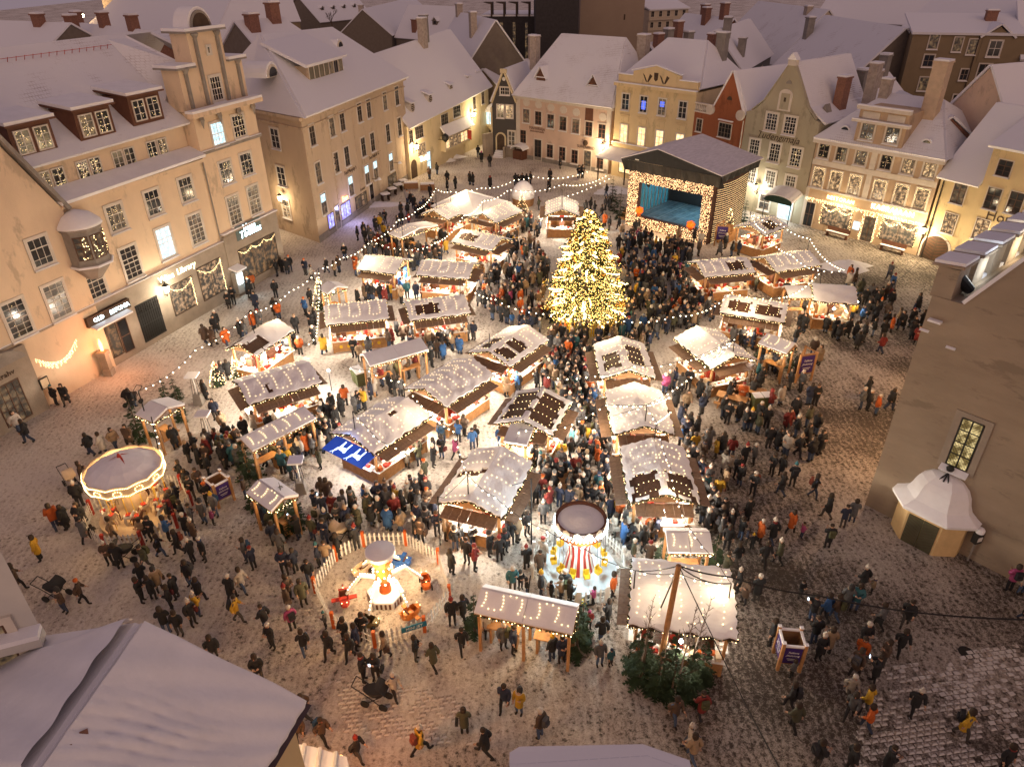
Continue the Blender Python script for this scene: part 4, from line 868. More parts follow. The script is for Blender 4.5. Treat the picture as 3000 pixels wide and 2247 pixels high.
lamp(b.root, (4, -1.0, 2.6), 260, (1, .76, .42), .3); lamp(b.root, (9.5, -1.0, 2.6), 260, (1, .76, .42), .3)

# ------------------------------------------------------------------ pale yellow house at the right edge
PALEY = plaster('pale_yellow_plaster', (0.64, 0.50, 0.28))
f10 = Facade(G(2690, 750), G(3150, 905)); W10 = f10.W
b = Bld('arched_gate_house', 'pale yellow house with arched plank gate and blackletter name at the right edge', f10)
b.wall([(0, 0), (W10, 0), (W10, 10.8), (3.6, 10.8), (3.6, 7.6), (0, 7.6)], 11, PALEY)
b.roof([[(-.2, -.4, 7.4), (3.6, -.4, 7.4), (3.6, 5.5, 13.2), (-.2, 5.5, 13.2)], [(3.3, -.4, 10.8), (W10 + .2, -.4, 10.8), (W10 + .2, 5.5, 13.2), (3.3, 5.5, 13.2)], [(-.2, 5.5, 13.2), (W10 + .2, 5.5, 13.2), (W10 + .2, 11.4, 7.4), (-.2, 11.4, 7.4)]], .22)
for u, z in ((1.94, 6.5), (4.85, 6.75), (6.7, 6.85), (8.8, 6.9), (1.92, 3.75), (4.75, 4.0), (6.7, 4.1), (8.8, 4.2), (4.95, 9.35), (7.6, 9.4)):
    b.win(u, z, 1.15, 1.8 if z < 9 else 1.3, 2, 3, GLASS if z > 5 else LITM, .07, 'cross', SASHB, fairy=3 if z < 5 else 0)
mb = MB(); pts = [(-1.25, 0), (1.25, 0), (1.25, 1.2)] + [(1.25 * math.cos(a), 1.2 + 1.15 * math.sin(a)) for a in [PI * i / 12 for i in range(1, 12)]] + [(-1.25, 1.2)]
mb.prism([(x * 1.16, z * 1.07) for x, z in pts], -.05, -.003, 0); mb.prism(pts, -.075, -.051, 1)
ga = b.put(mb.obj('arched_gate', [WHITEP, DKWOOD]), 1.35, 0, 0)
mb = MB()
for k in range(7):
    for s_ in (-1, 1): mb.add([(s_ * .08, -.09, .15 + k * .3), (s_ * 1.1, -.09, .55 + k * .3 * .9), (s_ * 1.1, -.09, .62 + k * .3 * .9), (s_ * .08, -.09, .22 + k * .3)], [(0, 1, 2, 3)])
mb.obj('gate_boards', BROWNP, ga)
text('Hopneri maja', 1.25, (8.2, -.03, 5.35), FRONT, DKWOOD, b.root, 'house_sign')
text('restoran', .8, (5.6, -.2, 2.5), FRONT, BULBW, b.root, 'lit_sign'); b.win(4.3, 1.2, .9, 2.2, 1, 2, LITC, .06, '', SASHB, False, name='door'); shop(b, 5.4, 7.4, .7, 2.1, LITW, -.01)
link('light_garland', bulbs_mesh([(R.uniform(3.6, 9.5), -.2 + R.uniform(-.15, .1), R.uniform(1.9, 2.9)) for _ in range(90)], .045, BULBW), b.root)['kind'] = 'stuff'
lamp(b.root, (6.2, -1.2, 2.6), 420, (1, .8, .5), .3)
lantern(f10 and b, .1, 2.75, 560, label='wall lantern between the restaurant and the arched gate', col=(1, .76, .42))
b.pipe(.35, 0, 7.4, IRON)

# ------------------------------------------------------------------ the town hall gable on the right
LIME = mat('rough_limestone_render', (0.31, 0.245, 0.18), 0.95, 0.14, 0.5, 0.6, 2.2, 0.1, stretch=(.5, 1, 1.6), dark=(0.24, 0.19, 0.14), dscale=0.8, dth=0.56)
ft = Facade(G(2534, 1478), G(3000, 1718))
b = Bld('town_hall', 'town hall gable of rough brown render with snowy battlements', ft, 'town hall')
b.wall([(0, 0), (15, 0), (15, 12), (7.6, 21.9), (1.25, 12.0), (0, 12.0)], 1.0, LIME, 'gable_wall')
mb = MB(); mb.box(0, .9, 1.0, 30, 0, 12.0, 0); mb.box(14.1, 15, 1, 30, 0, 12, 0); b.part(mb, 'side_wall', LIME)
mb = MB(); mb.slab([(1.35, -.1, 12.05), (1.35, .9, 12.05), (7.6, .9, 21.95), (7.6, -.1, 21.95)], .16); b.part(mb, 'gable_coping', SNOW)
b.roof([[(.9, 1.0, 11.3), (7.6, 1.0, 21.2), (7.6, 30, 21.2), (.9, 30, 11.3)], [(14.1, 1.0, 11.3), (7.6, 1.0, 21.2), (7.6, 30, 21.2), (14.1, 30, 11.3)]], .25)
for k in range(9):
    w = .05 + k * 2.05; z1 = 13.35
    mb = MB(); mb.box(-.12, .75, w, w + 1.25, 11.95, z1, 0); mb.slab([(-.35, w - .15, z1), (.95, w - .15, z1 + .12), (.95, w + 1.4, z1 + .12), (-.35, w + 1.4, z1)], .12, 0)
    mb.slab([(-.3, w - .1, z1 + .13), (.92, w - .1, z1 + .25), (.92, w + 1.35, z1 + .25), (-.3, w + 1.35, z1 + .13)], .14, 1); b.part(mb, 'merlon', [LIME, SNOW])
    if k < 8: b.part(MB().box(0, .7, w + 1.3, w + 2.0, 12.0, 12.14), 'gap_snow', SNOW)
b.part(MB().tube((1.0, 1.3, 12.2), (.4, .7, 12.9), .22, .34, 10), 'floodlight', IRON)
lamp(b.root, (1.4, 3.0, 12.9), 60, (.85, .95, 1), .2); lamp(b.root, (1.4, 7, 12.9), 90, (1, .85, .6), .2)
b.part(MB().box(.2, .75, -.25, -.003, 10.9, 11.0), 'ledge_snow', SNOW)
for k, (u, z) in enumerate(((.15, 10.3), (1.4, 9.9))): b.part(MB().slab([(u - .2, -.1, z), (u + .2, -.1, z), (u + .2, 0, z + .06), (u - .2, 0, z + .06)], .05), 'snow_patch', SNOW)
b.part(MB().box(5.0, 5.35, -.03, -.003, 9.9, 10.2), 'vent_hole', IRON)
# lattice window in a splayed stone reveal
wu, wz = 3.25, 5.65
mb = MB(); mb.box(-.78, -.5, -.06, -.003, -1.45, 1.35, 0); mb.box(.5, .78, -.06, -.003, -1.45, 1.35, 0); mb.box(-.78, .78, -.06, -.003, 1.35, 1.6, 0)
mb.add([(-.5, -.06, -1.45), (-.5, -.06, 1.35), (-.42, -.02, 1.3), (-.42, -.02, -1.3)], [(0, 1, 2, 3)], 0)
wd = b.put(mb.obj('lattice_window', [GF]), wu, 0, wz)
MB().box(-.44, .44, -.022, -.008, -1.25, 1.3).obj('pane', lit_pane('lattice_light', (.12, .08, .02), (1.0, .78, .36), 1.0, 3.0), wd)
mb = MB()
for i in range(-14, 15):
    for s_ in (-1, 1):
        x0, z0, x1, z1 = -.43, i * .17, .43, i * .17 + s_ * .86 * 1.2
        if z0 > 1.3 or z0 < -1.25: continue
        t = 1.0
        if z1 > 1.3: t = (1.3 - z0) / (z1 - z0)
        if z1 < -1.25: t = (-1.25 - z0) / (z1 - z0)
        mb.tube((x0, -.03, z0), (x0 + .86 * t, -.03, z0 + (z1 - z0) * t), .008, n=3, cap=False)
for x in (-.44, 0, .44): mb.box(x - .035, x + .035, -.055, -.024, -1.25, 1.3)
for z in (-1.25, -.6, .05, .7, 1.3): mb.box(-.44, .44, -.053, -.026, z - .025, z + .025)
mb.obj('leading', IRON, wd); MB().slab([(-.6, -.3, -1.55), (.6, -.3, -1.55), (.6, -.02, -1.35), (-.6, -.02, -1.35)], .1).obj('sill', SNOW, wd)
# polygonal porch with an onion-shaped snowy roof, built against the wall
fp = [G(2573, 1532), G(2620, 1570), G(2753, 1637), G(2790, 1640), G(2852, 1532)]
inv = ft.inv
lp = [inv @ p for p in fp]
PO = empty('domed_porch', 'small cream porch with green double doors and curved snowy hood against the town hall', 'porch', ft.mat.translation, math.atan2(ft.u.y, ft.u.x))
base = [(lp[0].x, 0), (lp[0].x + .0, lp[1].y * .35), (lp[1].x, lp[1].y), (lp[2].x, lp[2].y), (lp[3].x + .35, lp[2].y * .45), (lp[3].x + .35, 0)]
cx = sum(p[0] for p in base) / 6; yf = min(p[1] for p in base)
W_, D_ = 3.1, abs(yf)
base = [(cx - W_ / 2, -.01), (cx - W_ / 2, -D_ + .75), (cx - W_ / 2 + .75, -D_), (cx + W_ / 2 - .75, -D_), (cx + W_ / 2, -D_ + .75), (cx + W_ / 2, -.01)]
mb = MB(); n = 6; hz = 2.0
mb.add([(x, y, 0) for x, y in base] + [(x, y, hz) for x, y in base], [tuple(range(n - 1, -1, -1)), tuple(range(n, 2 * n))] + [(i, (i + 1) % n, (i + 1) % n + n, i + n) for i in range(n)])
PORCHP = mat('porch_plaster', (.62, .44, .22), .85, .1); mb.obj('wall', PORCHP, PO)
xa, xb = base[2][0], base[3][0]
for k in range(2):
    x0 = xa + .1 + k * (xb - xa - .2) / 2; x1 = x0 + (xb - xa - .2) / 2 - .02
    d = MB().box(x0, x1, -D_ - .05, -D_ - .003, .02, 1.7).obj('door', mat('moss_green_door', (.075, .07, .04), .6, .2), PO)
    mb = MB()
    for i in range(9):
        z = .1 + i * .17; sgn = 1 if k else -1
        mb.add([(x0 + .05, -D_ - .062, z + (0 if k else .25)), (x1 - .05, -D_ - .062, z + (.25 if k else 0)), (x1 - .05, -D_ - .062, z + .03 + (.25 if k else 0)), (x0 + .05, -D_ - .062, z + .03 + (0 if k else .25))], [(0, 1, 2, 3)])
    mb.obj('door_boards', DKWOOD, d)
rings = []
for t, z in ((1.24, hz - .02), (1.27, hz + .14), (1.1, hz + .3), (.93, hz + .5), (.84, hz + .8), (.78, hz + 1.15), (.66, hz + 1.5), (.44, hz + 1.8), (.16, hz + 1.98), (.03, hz + 2.05)):
    rings.append([(cx + (x - cx) * t, (y if abs(y) < .02 else y * (t if t < 1 else 1 + (t - 1) * .9)), z) for x, y in base])
mb = MB(); v = [p for r in rings for p in r]; k = len(rings)
fs = [(j * n + i, j * n + (i + 1) % n, (j + 1) * n + (i + 1) % n, (j + 1) * n + i) for j in range(k - 1) for i in range(n)] + [tuple(range(n - 1, -1, -1)), tuple((k - 1) * n + i for i in range(n))]
mb.add(v, fs); r_ = mb.obj('hood', SNOW, PO)
mb = MB(); mb.lathe([(.05, 0), (.05, .25), (.15, .3), (.18, .42), (.1, .55), (.02, .6)], 8, 0, (cx, -.25, hz + 1.95))
for a in (-.6, 0, .6): mb.tube((cx, -.25, hz + 2.1), (cx + .35 * math.sin(a), -.25 - .35 * math.cos(a), hz + 1.75), .035)
mb.obj('finial', IRON, PO)
mb = MB(); mb.tube((0, 0, 0), (0, 0, 1.15), .05, n=8, m=0); mb.box(-.18, .18, -.14, .14, 1.15, 1.75, 1); mb.box(-.13, .13, -.155, -.141, 1.3, 1.55, 2); mb.lathe([(.19, 1.75), (.2, 1.9), (.12, 2.02), (.02, 2.06)], 10, 3)
o = mb.obj('parking_meter', [STONE, IRON, WHITE, SNOW]); o.location = G(2835, 1640); o.rotation_euler = (0, 0, .3); tag(o, 'snow-capped parking meter beside the domed porch', 'parking meter')

# ------------------------------------------------------------------ roofs right under the camera
PURPSN = SNOWY
def solid(name, label, cat, top, h, wallm, roofm, t=.25):
    "a near roof: sloping top polygons in world space with walls under them"
    o = empty(name, label, cat)
    mb = MB()
    for p in top: mb.slab(p, t)
    r = mb.obj('roof', roofm, o)
    return o
A = G(408, 1828, 14); Bq = G(90, 2280, 14); A2 = Vector((A.x, A.y, A.z))
Rr = G(888, 2064, 11.2); Rb = G(745, 2300, 11.2); L1_ = G(140, 1866, 12.6); L2_ = G(-30, 2015, 11.6); L3_ = G(-500, 2250, 11.2)
o = empty('near_gabled_house', 'house right below the camera under a broad smooth mauve snow roof', 'building')
def drift(Pa, Pb, Pc, Pd, n, seed, dent=None):
    "snow sheet over a slope: Pa-Pb along the top, Pd-Pc along the eave"
    rr = random.Random(seed); nrm = (Pb - Pa).cross(Pd - Pa).normalized(); nrm = -nrm if nrm.z < 0 else nrm; mb = MB(); ph = rr.uniform(0, 9)
    for i in range(n + 1):
        for j in range(n + 1):
            u, v = i / n, j / n; h = .28 + .035 * math.sin(u * 7 + ph + 2 * v) * math.sin(v * 9 - ph) + .02 * math.sin(u * 23 + v * 11)
            if dent: h -= .10 * math.exp(-((u - dent[0]) / .22) ** 2 - ((v - dent[1]) / .3) ** 2) * max(0, math.sin(2 * PI * u * 11 + 1.5 * math.sin(v * 9))) * (.4 + .6 * max(0, math.sin(2 * PI * v * 7)))
            if i in (0, n) or j == n: h -= .10 + .03 * math.sin(u * 31 + v * 27)
            mb.v.append(tuple(Pa.lerp(Pb, u).lerp(Pd.lerp(Pc, u), v) + nrm * h))
    mb.f = [(i * (n + 1) + j, (i + 1) * (n + 1) + j, (i + 1) * (n + 1) + j + 1, i * (n + 1) + j + 1) for i in range(n) for j in range(n)]; mb.m = [0] * len(mb.f); return mb
drift(A, Bq, Rb, Rr, 60, 3, (.72, .3)).obj('roof_snow', SNOW, o, True); drift(A, Bq, L3_, L2_.lerp(L1_, .35), 40, 5).obj('roof_snow', SNOW, o, True)
tl = MB()
for u, v in ((.80, .14), (.86, .13), (.90, .17), (.93, .12), (.88, .33), (.91, .36), (.95, .34)):
    p = A.lerp(Bq, u).lerp(Rr.lerp(Rb, u), v); d = (Bq - A).normalized(); e = (Rr - A).normalized(); q = Vector((0, 0, .36)); tl.add([p + q - d * .10, p + q + e * .09, p + q + d * .05 - e * .05, p + q - e * .08], [(0, 1, 2, 3)])
tl.obj('bare_tiles', BRICKC, o)['kind'] = 'stuff'
mb = MB(); mb.slab([A, Rr, Rb, Bq], .1); mb.slab([A, L1_, L2_, L3_, Bq], .1); mb.obj('roof', SNOWY, o)
w1, w2, w3 = Rr + Vector((-.25, -.15, -.05)), Rb + Vector((-.25, 0, -.05)), A + Vector((-.1, -.35, -.5))
mb = MB(); 
for a_, c_ in ((w1, w2), (w3, w1), (L1_ + Vector((.2, -.2, -.1)), w3)): mb.add([(a_.x, a_.y, 0), (c_.x, c_.y, 0), c_, a_], [(0, 1, 2, 3)])
mb.obj('wall', PALEY, o)
mb = MB(); mb.slab([Rr + Vector((.02, .02, .02)), Rb + Vector((.02, 0, .02)), Rb + Vector((.12, 0, -.1)), Rr + Vector((.12, .05, -.1))], .06); mb.obj('gutter', mat('gutter_dark', (.06, .04, .05), .5), o)
K = G(127, 1857, 13.0)
o = empty('near_left_house', 'pale grey house wall with white-framed window at the lower left edge', 'building')
PGREY = mat('pale_grey_plaster', (.52, .50, .47), .9, .05)
u_ = Vector((-.94, -.34, 0)); 
fc = Facade((K.x + u_.x * 5, K.y + u_.y * 5), (K.x, K.y))
ob = Bld.__new__(Bld); ob.F = fc; ob.root = o; o.location = fc.mat.translation; o.rotation_euler = (0, 0, math.atan2(fc.u.y, fc.u.x)); ob.inv = fc.inv
mb = MB(); qq = [(0, 0), (5, 0), (3.2, 3), (0, 3)]
mb.add([(x, y, 0) for x, y in qq] + [(x, y, 17.2) for x, y in qq], [(0, 1, 5, 4), (1, 2, 6, 5), (2, 3, 7, 6), (3, 0, 4, 7), (4, 5, 6, 7)]); ob.part(mb, 'wall', PGREY)
ob.band(-.1, 5.18, 16.0, 16.25, .2, PGREY, .08); ob.band(0, 5.05, 13.0, 13.2, .35, PGREY, .12, 'ledge')
uu_, zz_ = fc.uv(12, 1895); ob.win(uu_ - .1, zz_, .62, 1.3, 1, 2, GLASS, .18, '', SASHB, False)
q = [G(*p, 10.2) for p in ((1493, 2228), (1522, 2210), (1880, 2203), (2015, 2250))]
o = empty('near_low_house', 'low house at the bottom edge of which only the snow-covered roof shows', 'building')
mb = MB(); far = [Vector((p.x, p.y - 5, p.z + .3)) for p in (q[3], q[0])]; mb.slab([q[0], q[1], q[2], q[3], far[0], far[1]], .3); mb.obj('roof', SNOWY, o)
mb = MB(); mb.box(q[0].x + .2, q[2].x + .3, q[0].y - 4, q[1].y - .2, 0, 10.1); mb.obj('wall', PALEY, o)
q = [G(*p, 4.0) for p in ((865, 2185), (920, 2195), (1018, 2225), (1030, 2300), (850, 2300))]
o = empty('near_terrace_canopy', 'snow-covered white terrace canopy peeping out at the bottom edge', 'canopy')
mb = MB(); mb.slab(q, .15); mb.obj('roof', SNOW, o)
for p in (q[0], q[2]): MB().tube((p.x, p.y - .15, 0), (p.x, p.y - .15, 4), .08).obj('post', WHITE, o)
for k in range(3): MB().tube(q[0].lerp(q[2], .2 + .3 * k) + Vector((0, 0, .25)), q[0].lerp(q[2], .2 + .3 * k) + Vector((.1, -1.2, .3)), .07).obj('beam', WHITE, o)
lamp(o, G(1010, 2190, 2.9), 150, (1, .30, .08), .2)
MB().lathe([(.08, 0), (.1, .3)], 8, 0, G(1000, 2235, 3.2)).obj('hanging_lamp', BULBO, o)

def street_lantern(px, py, z, pw, lab, col=(1, .56, .26)):
    t = empty('wall_lantern', lab, 'lantern', G(px, py, z), 0, 'lanterns on the house walls'); MB().lathe([(.3, .16), (.1, .34), (.03, .5)], 8).obj('hood', IRON, t); MB().lathe([(.13, -.3), (.24, .15)], 6).obj('lantern_glass', LAMPW, t); MB().tube((0, 0, .3), (0, -.9, .3), .03).obj('arm', IRON, t); lamp(t, (0, .5, -.35), pw, col, .3)
p = A.lerp(Rr, .12); street_lantern(*pix(p + Vector((.1, .55, -4.5))), p.z - 4.5, 420, 'lantern under the gable of the near snow-roofed house')
p = K + Vector((.2, .6, -5)); street_lantern(*pix(p), p.z, 520, 'lantern on the far side of the near left house')
for w, pw in ((5, 800), (14, 520)):
    p = ft.mat @ Vector((-.9, w, 5.0)); street_lantern(*pix(p), p.z, pw, 'lantern on the hidden side wall of the town hall, ' + ('nearer' if w < 9 else 'farther') + ' one')
# ------------------------------------------------------------------ the old town behind
GREYW = mat('grey_brown_wall', (.17, .14, .115), .9, .12); DARKW = mat('dark_wall', (.05, .045, .045), .9, .2); BGEY = mat('beige_blank_wall', (.33, .25, .19), .9, .06, .3)
OLIVE = mat('olive_ochre_wall', (.24, .18, .11), .9, .1, .5); GRYB = mat('blue_grey_wall', (.2, .2, .2), .9, .1); CRM2 = mat('ornate_cream_wall', (.5, .42, .33), .9, .08)
class Root:
    pass
def house(label, pl, pr, zr, hw, drop, wallm, roofm=None, name='town_house', chims=(), wins=(), gw=None, dorm=(), ov=.3, hip=0.0, group=None):
    "background house from its two ridge ends as seen in the photo"
    A, B = G(*pl, zr), G(*pr, zr)
    fc = Facade(A, B); r = empty(name, label, 'building', (A.x, A.y, 0), math.atan2(fc.u.y, fc.u.x), group); W = fc.W; zE = zr - drop
    mb = MB(); mb.add([(0, -hw, 0), (W, -hw, 0), (W, hw, 0), (0, hw, 0), (0, -hw, zE), (W, -hw, zE), (W, hw, zE), (0, hw, zE), (hip, 0, zr - .1), (W - hip, 0, zr - .1)],
                      [(0, 1, 5, 4), (1, 2, 6, 9, 5) if hip == 0 else (1, 2, 6, 5), (2, 3, 7, 6), (3, 0, 4, 8, 7) if hip == 0 else (3, 0, 4, 7)])
    mb.obj('wall', wallm, r)
    mb = MB(); s = drop / hw
    a, c = -.2, W + .2
    mb.slab([(a, -hw - ov, zE - s * ov), (c, -hw - ov, zE - s * ov), (c - hip, 0, zr), (a + hip, 0, zr)], .2); mb.slab([(a, hw + ov, zE - s * ov), (c, hw + ov, zE - s * ov), (c - hip, 0, zr), (a + hip, 0, zr)], .2)
    if hip: mb.slab([(a, -hw - ov, zE - s * ov), (a, hw + ov, zE - s * ov), (a + hip, 0, zr)], .2); mb.slab([(c, -hw - ov, zE - s * ov), (c, hw + ov, zE - s * ov), (c - hip, 0, zr)], .2)
    mb.obj('roof', roofm or SNOWY, r)
    for k, (fu, fw, h, m) in enumerate(chims):
        mb = MB(); u, w = fu * W, fw * hw; z = zr - abs(fw) * drop
        mb.box(u - .6, u + .6, w - .5, w + .5, z - 1, z + h, 0); mb.box(u - .7, u + .7, w - .6, w + .6, z + h, z + h + .15, 0); mb.box(u - .62, u + .62, w - .52, w + .52, z + h + .15, z + h + .35, 1); mb.obj('chimney', [m, SNOW], r)
    for fu, z, w, h, pn in wins:
        me, sm, pm = win_mesh(w, h, 2, 2, .1, '', SASHD); o = link('window', me, r, (fu * W, -hw, z)); k = (round(w, 2), round(h, 2), pn.name)
        if k not in PANEM: PANEM[k] = pm.mesh('pane', pn)
        link('pane', PANEM[k], o)
    for fu, fw, s_ in dorm:
        u = fu * W; z = zr - fw * drop; w = -fw * hw
        mb = MB(); mb.prism([(u - s_, z - s_ * .6), (u + s_, z - s_ * .6), (u + s_, z + s_ * .6), (u, z + s_ * 1.5), (u - s_, z + s_ * .6)], w - .6, w + 2.5, 0); mb.box(u - s_ * .5, u + s_ * .5, w - .63, w - .605, z - s_ * .3, z + s_ * .5, 2)
        mb.slab([(u - s_ - .2, w - .8, z + s_ * .45), (u, w - .8, z + s_ * 1.6), (u, w + 2.6, z + s_ * 1.6), (u - s_ - .2, w + 2.6, z + s_ * .45)], .12, 1); mb.slab([(u + s_ + .2, w - .8, z + s_ * .45), (u, w - .8, z + s_ * 1.6), (u, w + 2.6, z + s_ * 1.6), (u + s_ + .2, w + 2.6, z + s_ * .45)], .12, 1)
        mb.obj('dormer', [wallm, SNOW, GLASS], r)
    return r
BR, PL, ST = BRICKC, CHIMP, STONE
house('large floodlit snow roof high behind the stepped gable', (330, -50), (790, -30), 21.6, 14, 12, CRM2, None, 'church', hip=9)
t = empty('church_tower', 'floodlit cream tower block behind the yellow house', 'tower', G(372, 74, 15)); t.location.z = 0
MB().box(-2.2, 2.2, -2.2, 2.2, 0, 26).obj('wall', CRM2, t); MB().box(.0, .5, -2.25, -2.203, 15.6, 16.5).obj('window', DKWOOD, t); MB().prism([(2.2, 14), (4.2, 14), (2.2, 18)], -2, 0).obj('buttress', CRM2, t)
lamp(t, (-4.5, -5.5, 17), 2600, (1, .62, .28), .3); MB().lathe([(.1, 0), (.3, .3), (.1, .5)], 8, 0, (-4.5, -5.5, 16.6)).obj('floodlight', LAMPW, t); lamp(t, (6, -6, 17), 2200, (1, .62, .28), .3)
house('grey roof with dark red verge at the upper left corner', (-90, 62), (205, 72), 18.5, 5, 3, GREYW, None, chims=((.75, -.1, 1.2, BR), (.95, .2, 1.3, BR)))
house('low snowy roof with three brick chimneys behind the ridge of the yellow house', (190, 66), (420, 92), 18, 4, 3, BRICKC, None, chims=((.2, 0, 1.2, BR), (.55, 0, 1.4, BR), (.9, 0, 1.4, BR)))
house('snowy roof with antennas between the gabled and the corner house', (690, 66), (830, 55), 19.2, 4, 3, GREYW, None, chims=((.2, -.3, 1.5, BR), (.75, -.1, 1.8, BR)))
house('pale house with a small gable at the top left of centre', (735, -6), (850, -10), 17, 5, 5, OLIVE, None, chims=((.5, 0, 1.5, BR),))
house('wide roof with a row of small half-round dormers', (870, -12), (1030, -22), 16.5, 7, 6, GREYW, None, dorm=((.2, .55, .5), (.4, .55, .5), (.6, .55, .5), (.8, .55, .5)))
house('snow roof behind the cream house with two stout chimneys', (1062, 30), (1210, -6), 15, 6, 5, GREYW, None, chims=((.1, .3, 2, PL),))
house('dark grey gable end with steep snow roof', (1200, 16), (1345, 22), 15.6, 5, 6, GREYW, None, chims=((.35, -.8, 2.2, BR),), dorm=((.7, .5, .7),))
house('tall snow roof with leaning chimney behind the black gable', (1345, 38), (1452, 62), 16.5, 5.5, 7, GREYW, None, chims=((.05, -.05, 1.6, PL), (.72, -.35, 3.2, PL)), wins=((.25, 9.0, .9, 1.4, GLASS), (.4, 9.0, .9, 1.4, GLASS), (.8, 9.0, .9, 1.4, GLASS)))
house('lower grey wing with sparse windows beside the black gable', (1415, 205), (1560, 172), 9.8, 3, 2.5, OLIVE, None, chims=((.93, -.2, 4.0, PL),), wins=((.2, 6.5, .8, 1.3, GLASS),))
d = empty('modern_block', 'black modern block with slim lit slots and angular roof fins', 'building', G(1500, 150, 9)); d.location.z = 0; d.rotation_euler = (0, 0, -.1)
MB().box(-6, 6.5, 0, 14, 0, 15.0).obj('wall', DARKW, d)
for i in range(5):
    u = -4.6 + i * 2.4; MB().box(u, u + .5, -.06, -.003, 3, 14).obj('slot_window', GLASSW, d)
    MB().add([(u - .9, -.3, 17.4), (u + .9, -.3, 17.4), (u + .9, -.3, 15.0), (u + .6, -.3, 15), (u + .6, -.3, 17.1), (u - .9, 2.2, 17.4), (u + .9, 2.2, 17.4), (u + .9, 2.2, 15), (u + .6, 2.2, 15), (u + .6, 2.2, 17.1)], [(0, 4, 3, 2, 1), (5, 6, 7, 8, 9), (0, 1, 6, 5), (1, 2, 7, 6), (0, 5, 9, 4), (4, 9, 8, 3)]).obj('roof_fin', DKWOOD, d)
MB().box(-6, 6.5, 0, 14, 15.0, 15.25).obj('roof', SNOW, d)
d = empty('dark_tower_block', 'tall windowless dark wall between modern block and beige wall', 'building', G(1625, 165, 9)); d.location.z = 0
MB().box(-3.6, 4.2, 0, 10, 0, 25).obj('wall', DARKW, d)
d = empty('blank_wall_house', 'tall blank beige fire wall with one tiny window', 'building', G(1775, 118, 10)); d.location.z = 0; d.rotation_euler = (0, 0, .06)
MB().box(-5.5, 7.5, 0, 9, 0, 21).obj('wall', BGEY, d); MB().box(3.4, 3.7, -.05, -.003, 13.6, 14.6).obj('window', DKWOOD, d)
d = empty('ornate_house', 'cream house with ornate cornice and lit window upper right of the blank wall', 'building', G(1945, 112, 9)); d.location.z = 0; d.rotation_euler = (0, 0, .45)
MB().box(-4.5, 6, 0, 9, 0, 14.5).obj('wall', CRM2, d); MB().box(-4.7, 6.2, -.5, .2, 12.6, 13.0).box(-4.7, 6.2, -.3, .1, 10.6, 10.8).obj('cornice', CRM2, d)
MB().slab([(-4.7, -.4, 14.5), (6.2, -.4, 14.5), (6.2, 9, 17), (-4.7, 9, 17)], .25).obj('roof', SNOWY, d)
for i in range(5):
    for z, pn in ((13.8, GLASS), (11.7, LITM if i == 3 else GLASS)):
        me, sm, pm = win_mesh(.8, 1.1, 2, 2, .1, '', SASHD); o = link('window', me, d, (-3.6 + i * 2.1, -.003, z)); k = (.8, 1.1, pn.name)
        if k not in PANEM: PANEM[k] = pm.mesh('pane', pn)
        link('pane', PANEM[k], o)
house('small roofs with many brick chimneys above the yellow pediment house', (1900, 128), (2010, 118), 14.0, 4, 3, GREYW, None, chims=((.1, -.3, 2, BR), (.4, -.2, 2.2, ST), (.75, 0, 2.4, BR), (.95, -.2, 1.6, ST)))
house('snowy roof with red-brown chimneys left of the twin-dormer roof', (2010, 42), (2150, 58), 16, 5, 5, BROWNP, None, chims=((.35, .1, 2, BR), (.55, -.2, 2.2, BR), (.8, 0, 2, BR)))
house('blue-grey gabled house with tiny lit windows', (2095, 92), (2195, 58), 15.4, 4.5, 5, GRYB, None, chims=((.15, -.2, 2.4, ST), (.2, -.7, 2.2, ST)), wins=((.7, 8.6, .7, 1.2, GLASS), (.4, 8.6, .7, 1.0, LITM)))
house('broad snow roof with two small white dormers', (2225, 6), (2428, 32), 16.6, 8, 8, CRM2, SNOWT, chims=((.8, -.1, 1, PL),), dorm=((.12, .72, .7), (.5, .72, .7)))
house('large tiled roof dusted with snow and dark red verges', (2420, 48), (2655, 85), 16.8, 8, 8, GREYW, SNOWT, chims=((.05, -.35, 2.6, ST), (.4, .2, .8, ST)))
house('snow roof with one dark dormer far at the upper right', (2440, 18), (2560, 30), 16.5, 6, 5, OLIVE, None, dorm=((.6, .5, 1.0),), chims=((.3, -.2, 1.5, PL),))
house('ochre house row at the top edge right of centre', (2440, -22), (2760, -14), 19, 5, 4, OLIVE, None, chims=((.5, 0, 1.4, BR),), wins=((.15, 13, 1, 1.4, GLASS), (.3, 13, 1, 1.4, GLASS), (.45, 13, 1, 1.4, GLASS)))
house('dark brown house filling the top right corner', (2760, -20), (3060, -8), 20, 6, 4, DARKW, None, wins=((.2, 14, .7, 1.0, GLASS), (.45, 14, .7, 1.0, GLASS)))
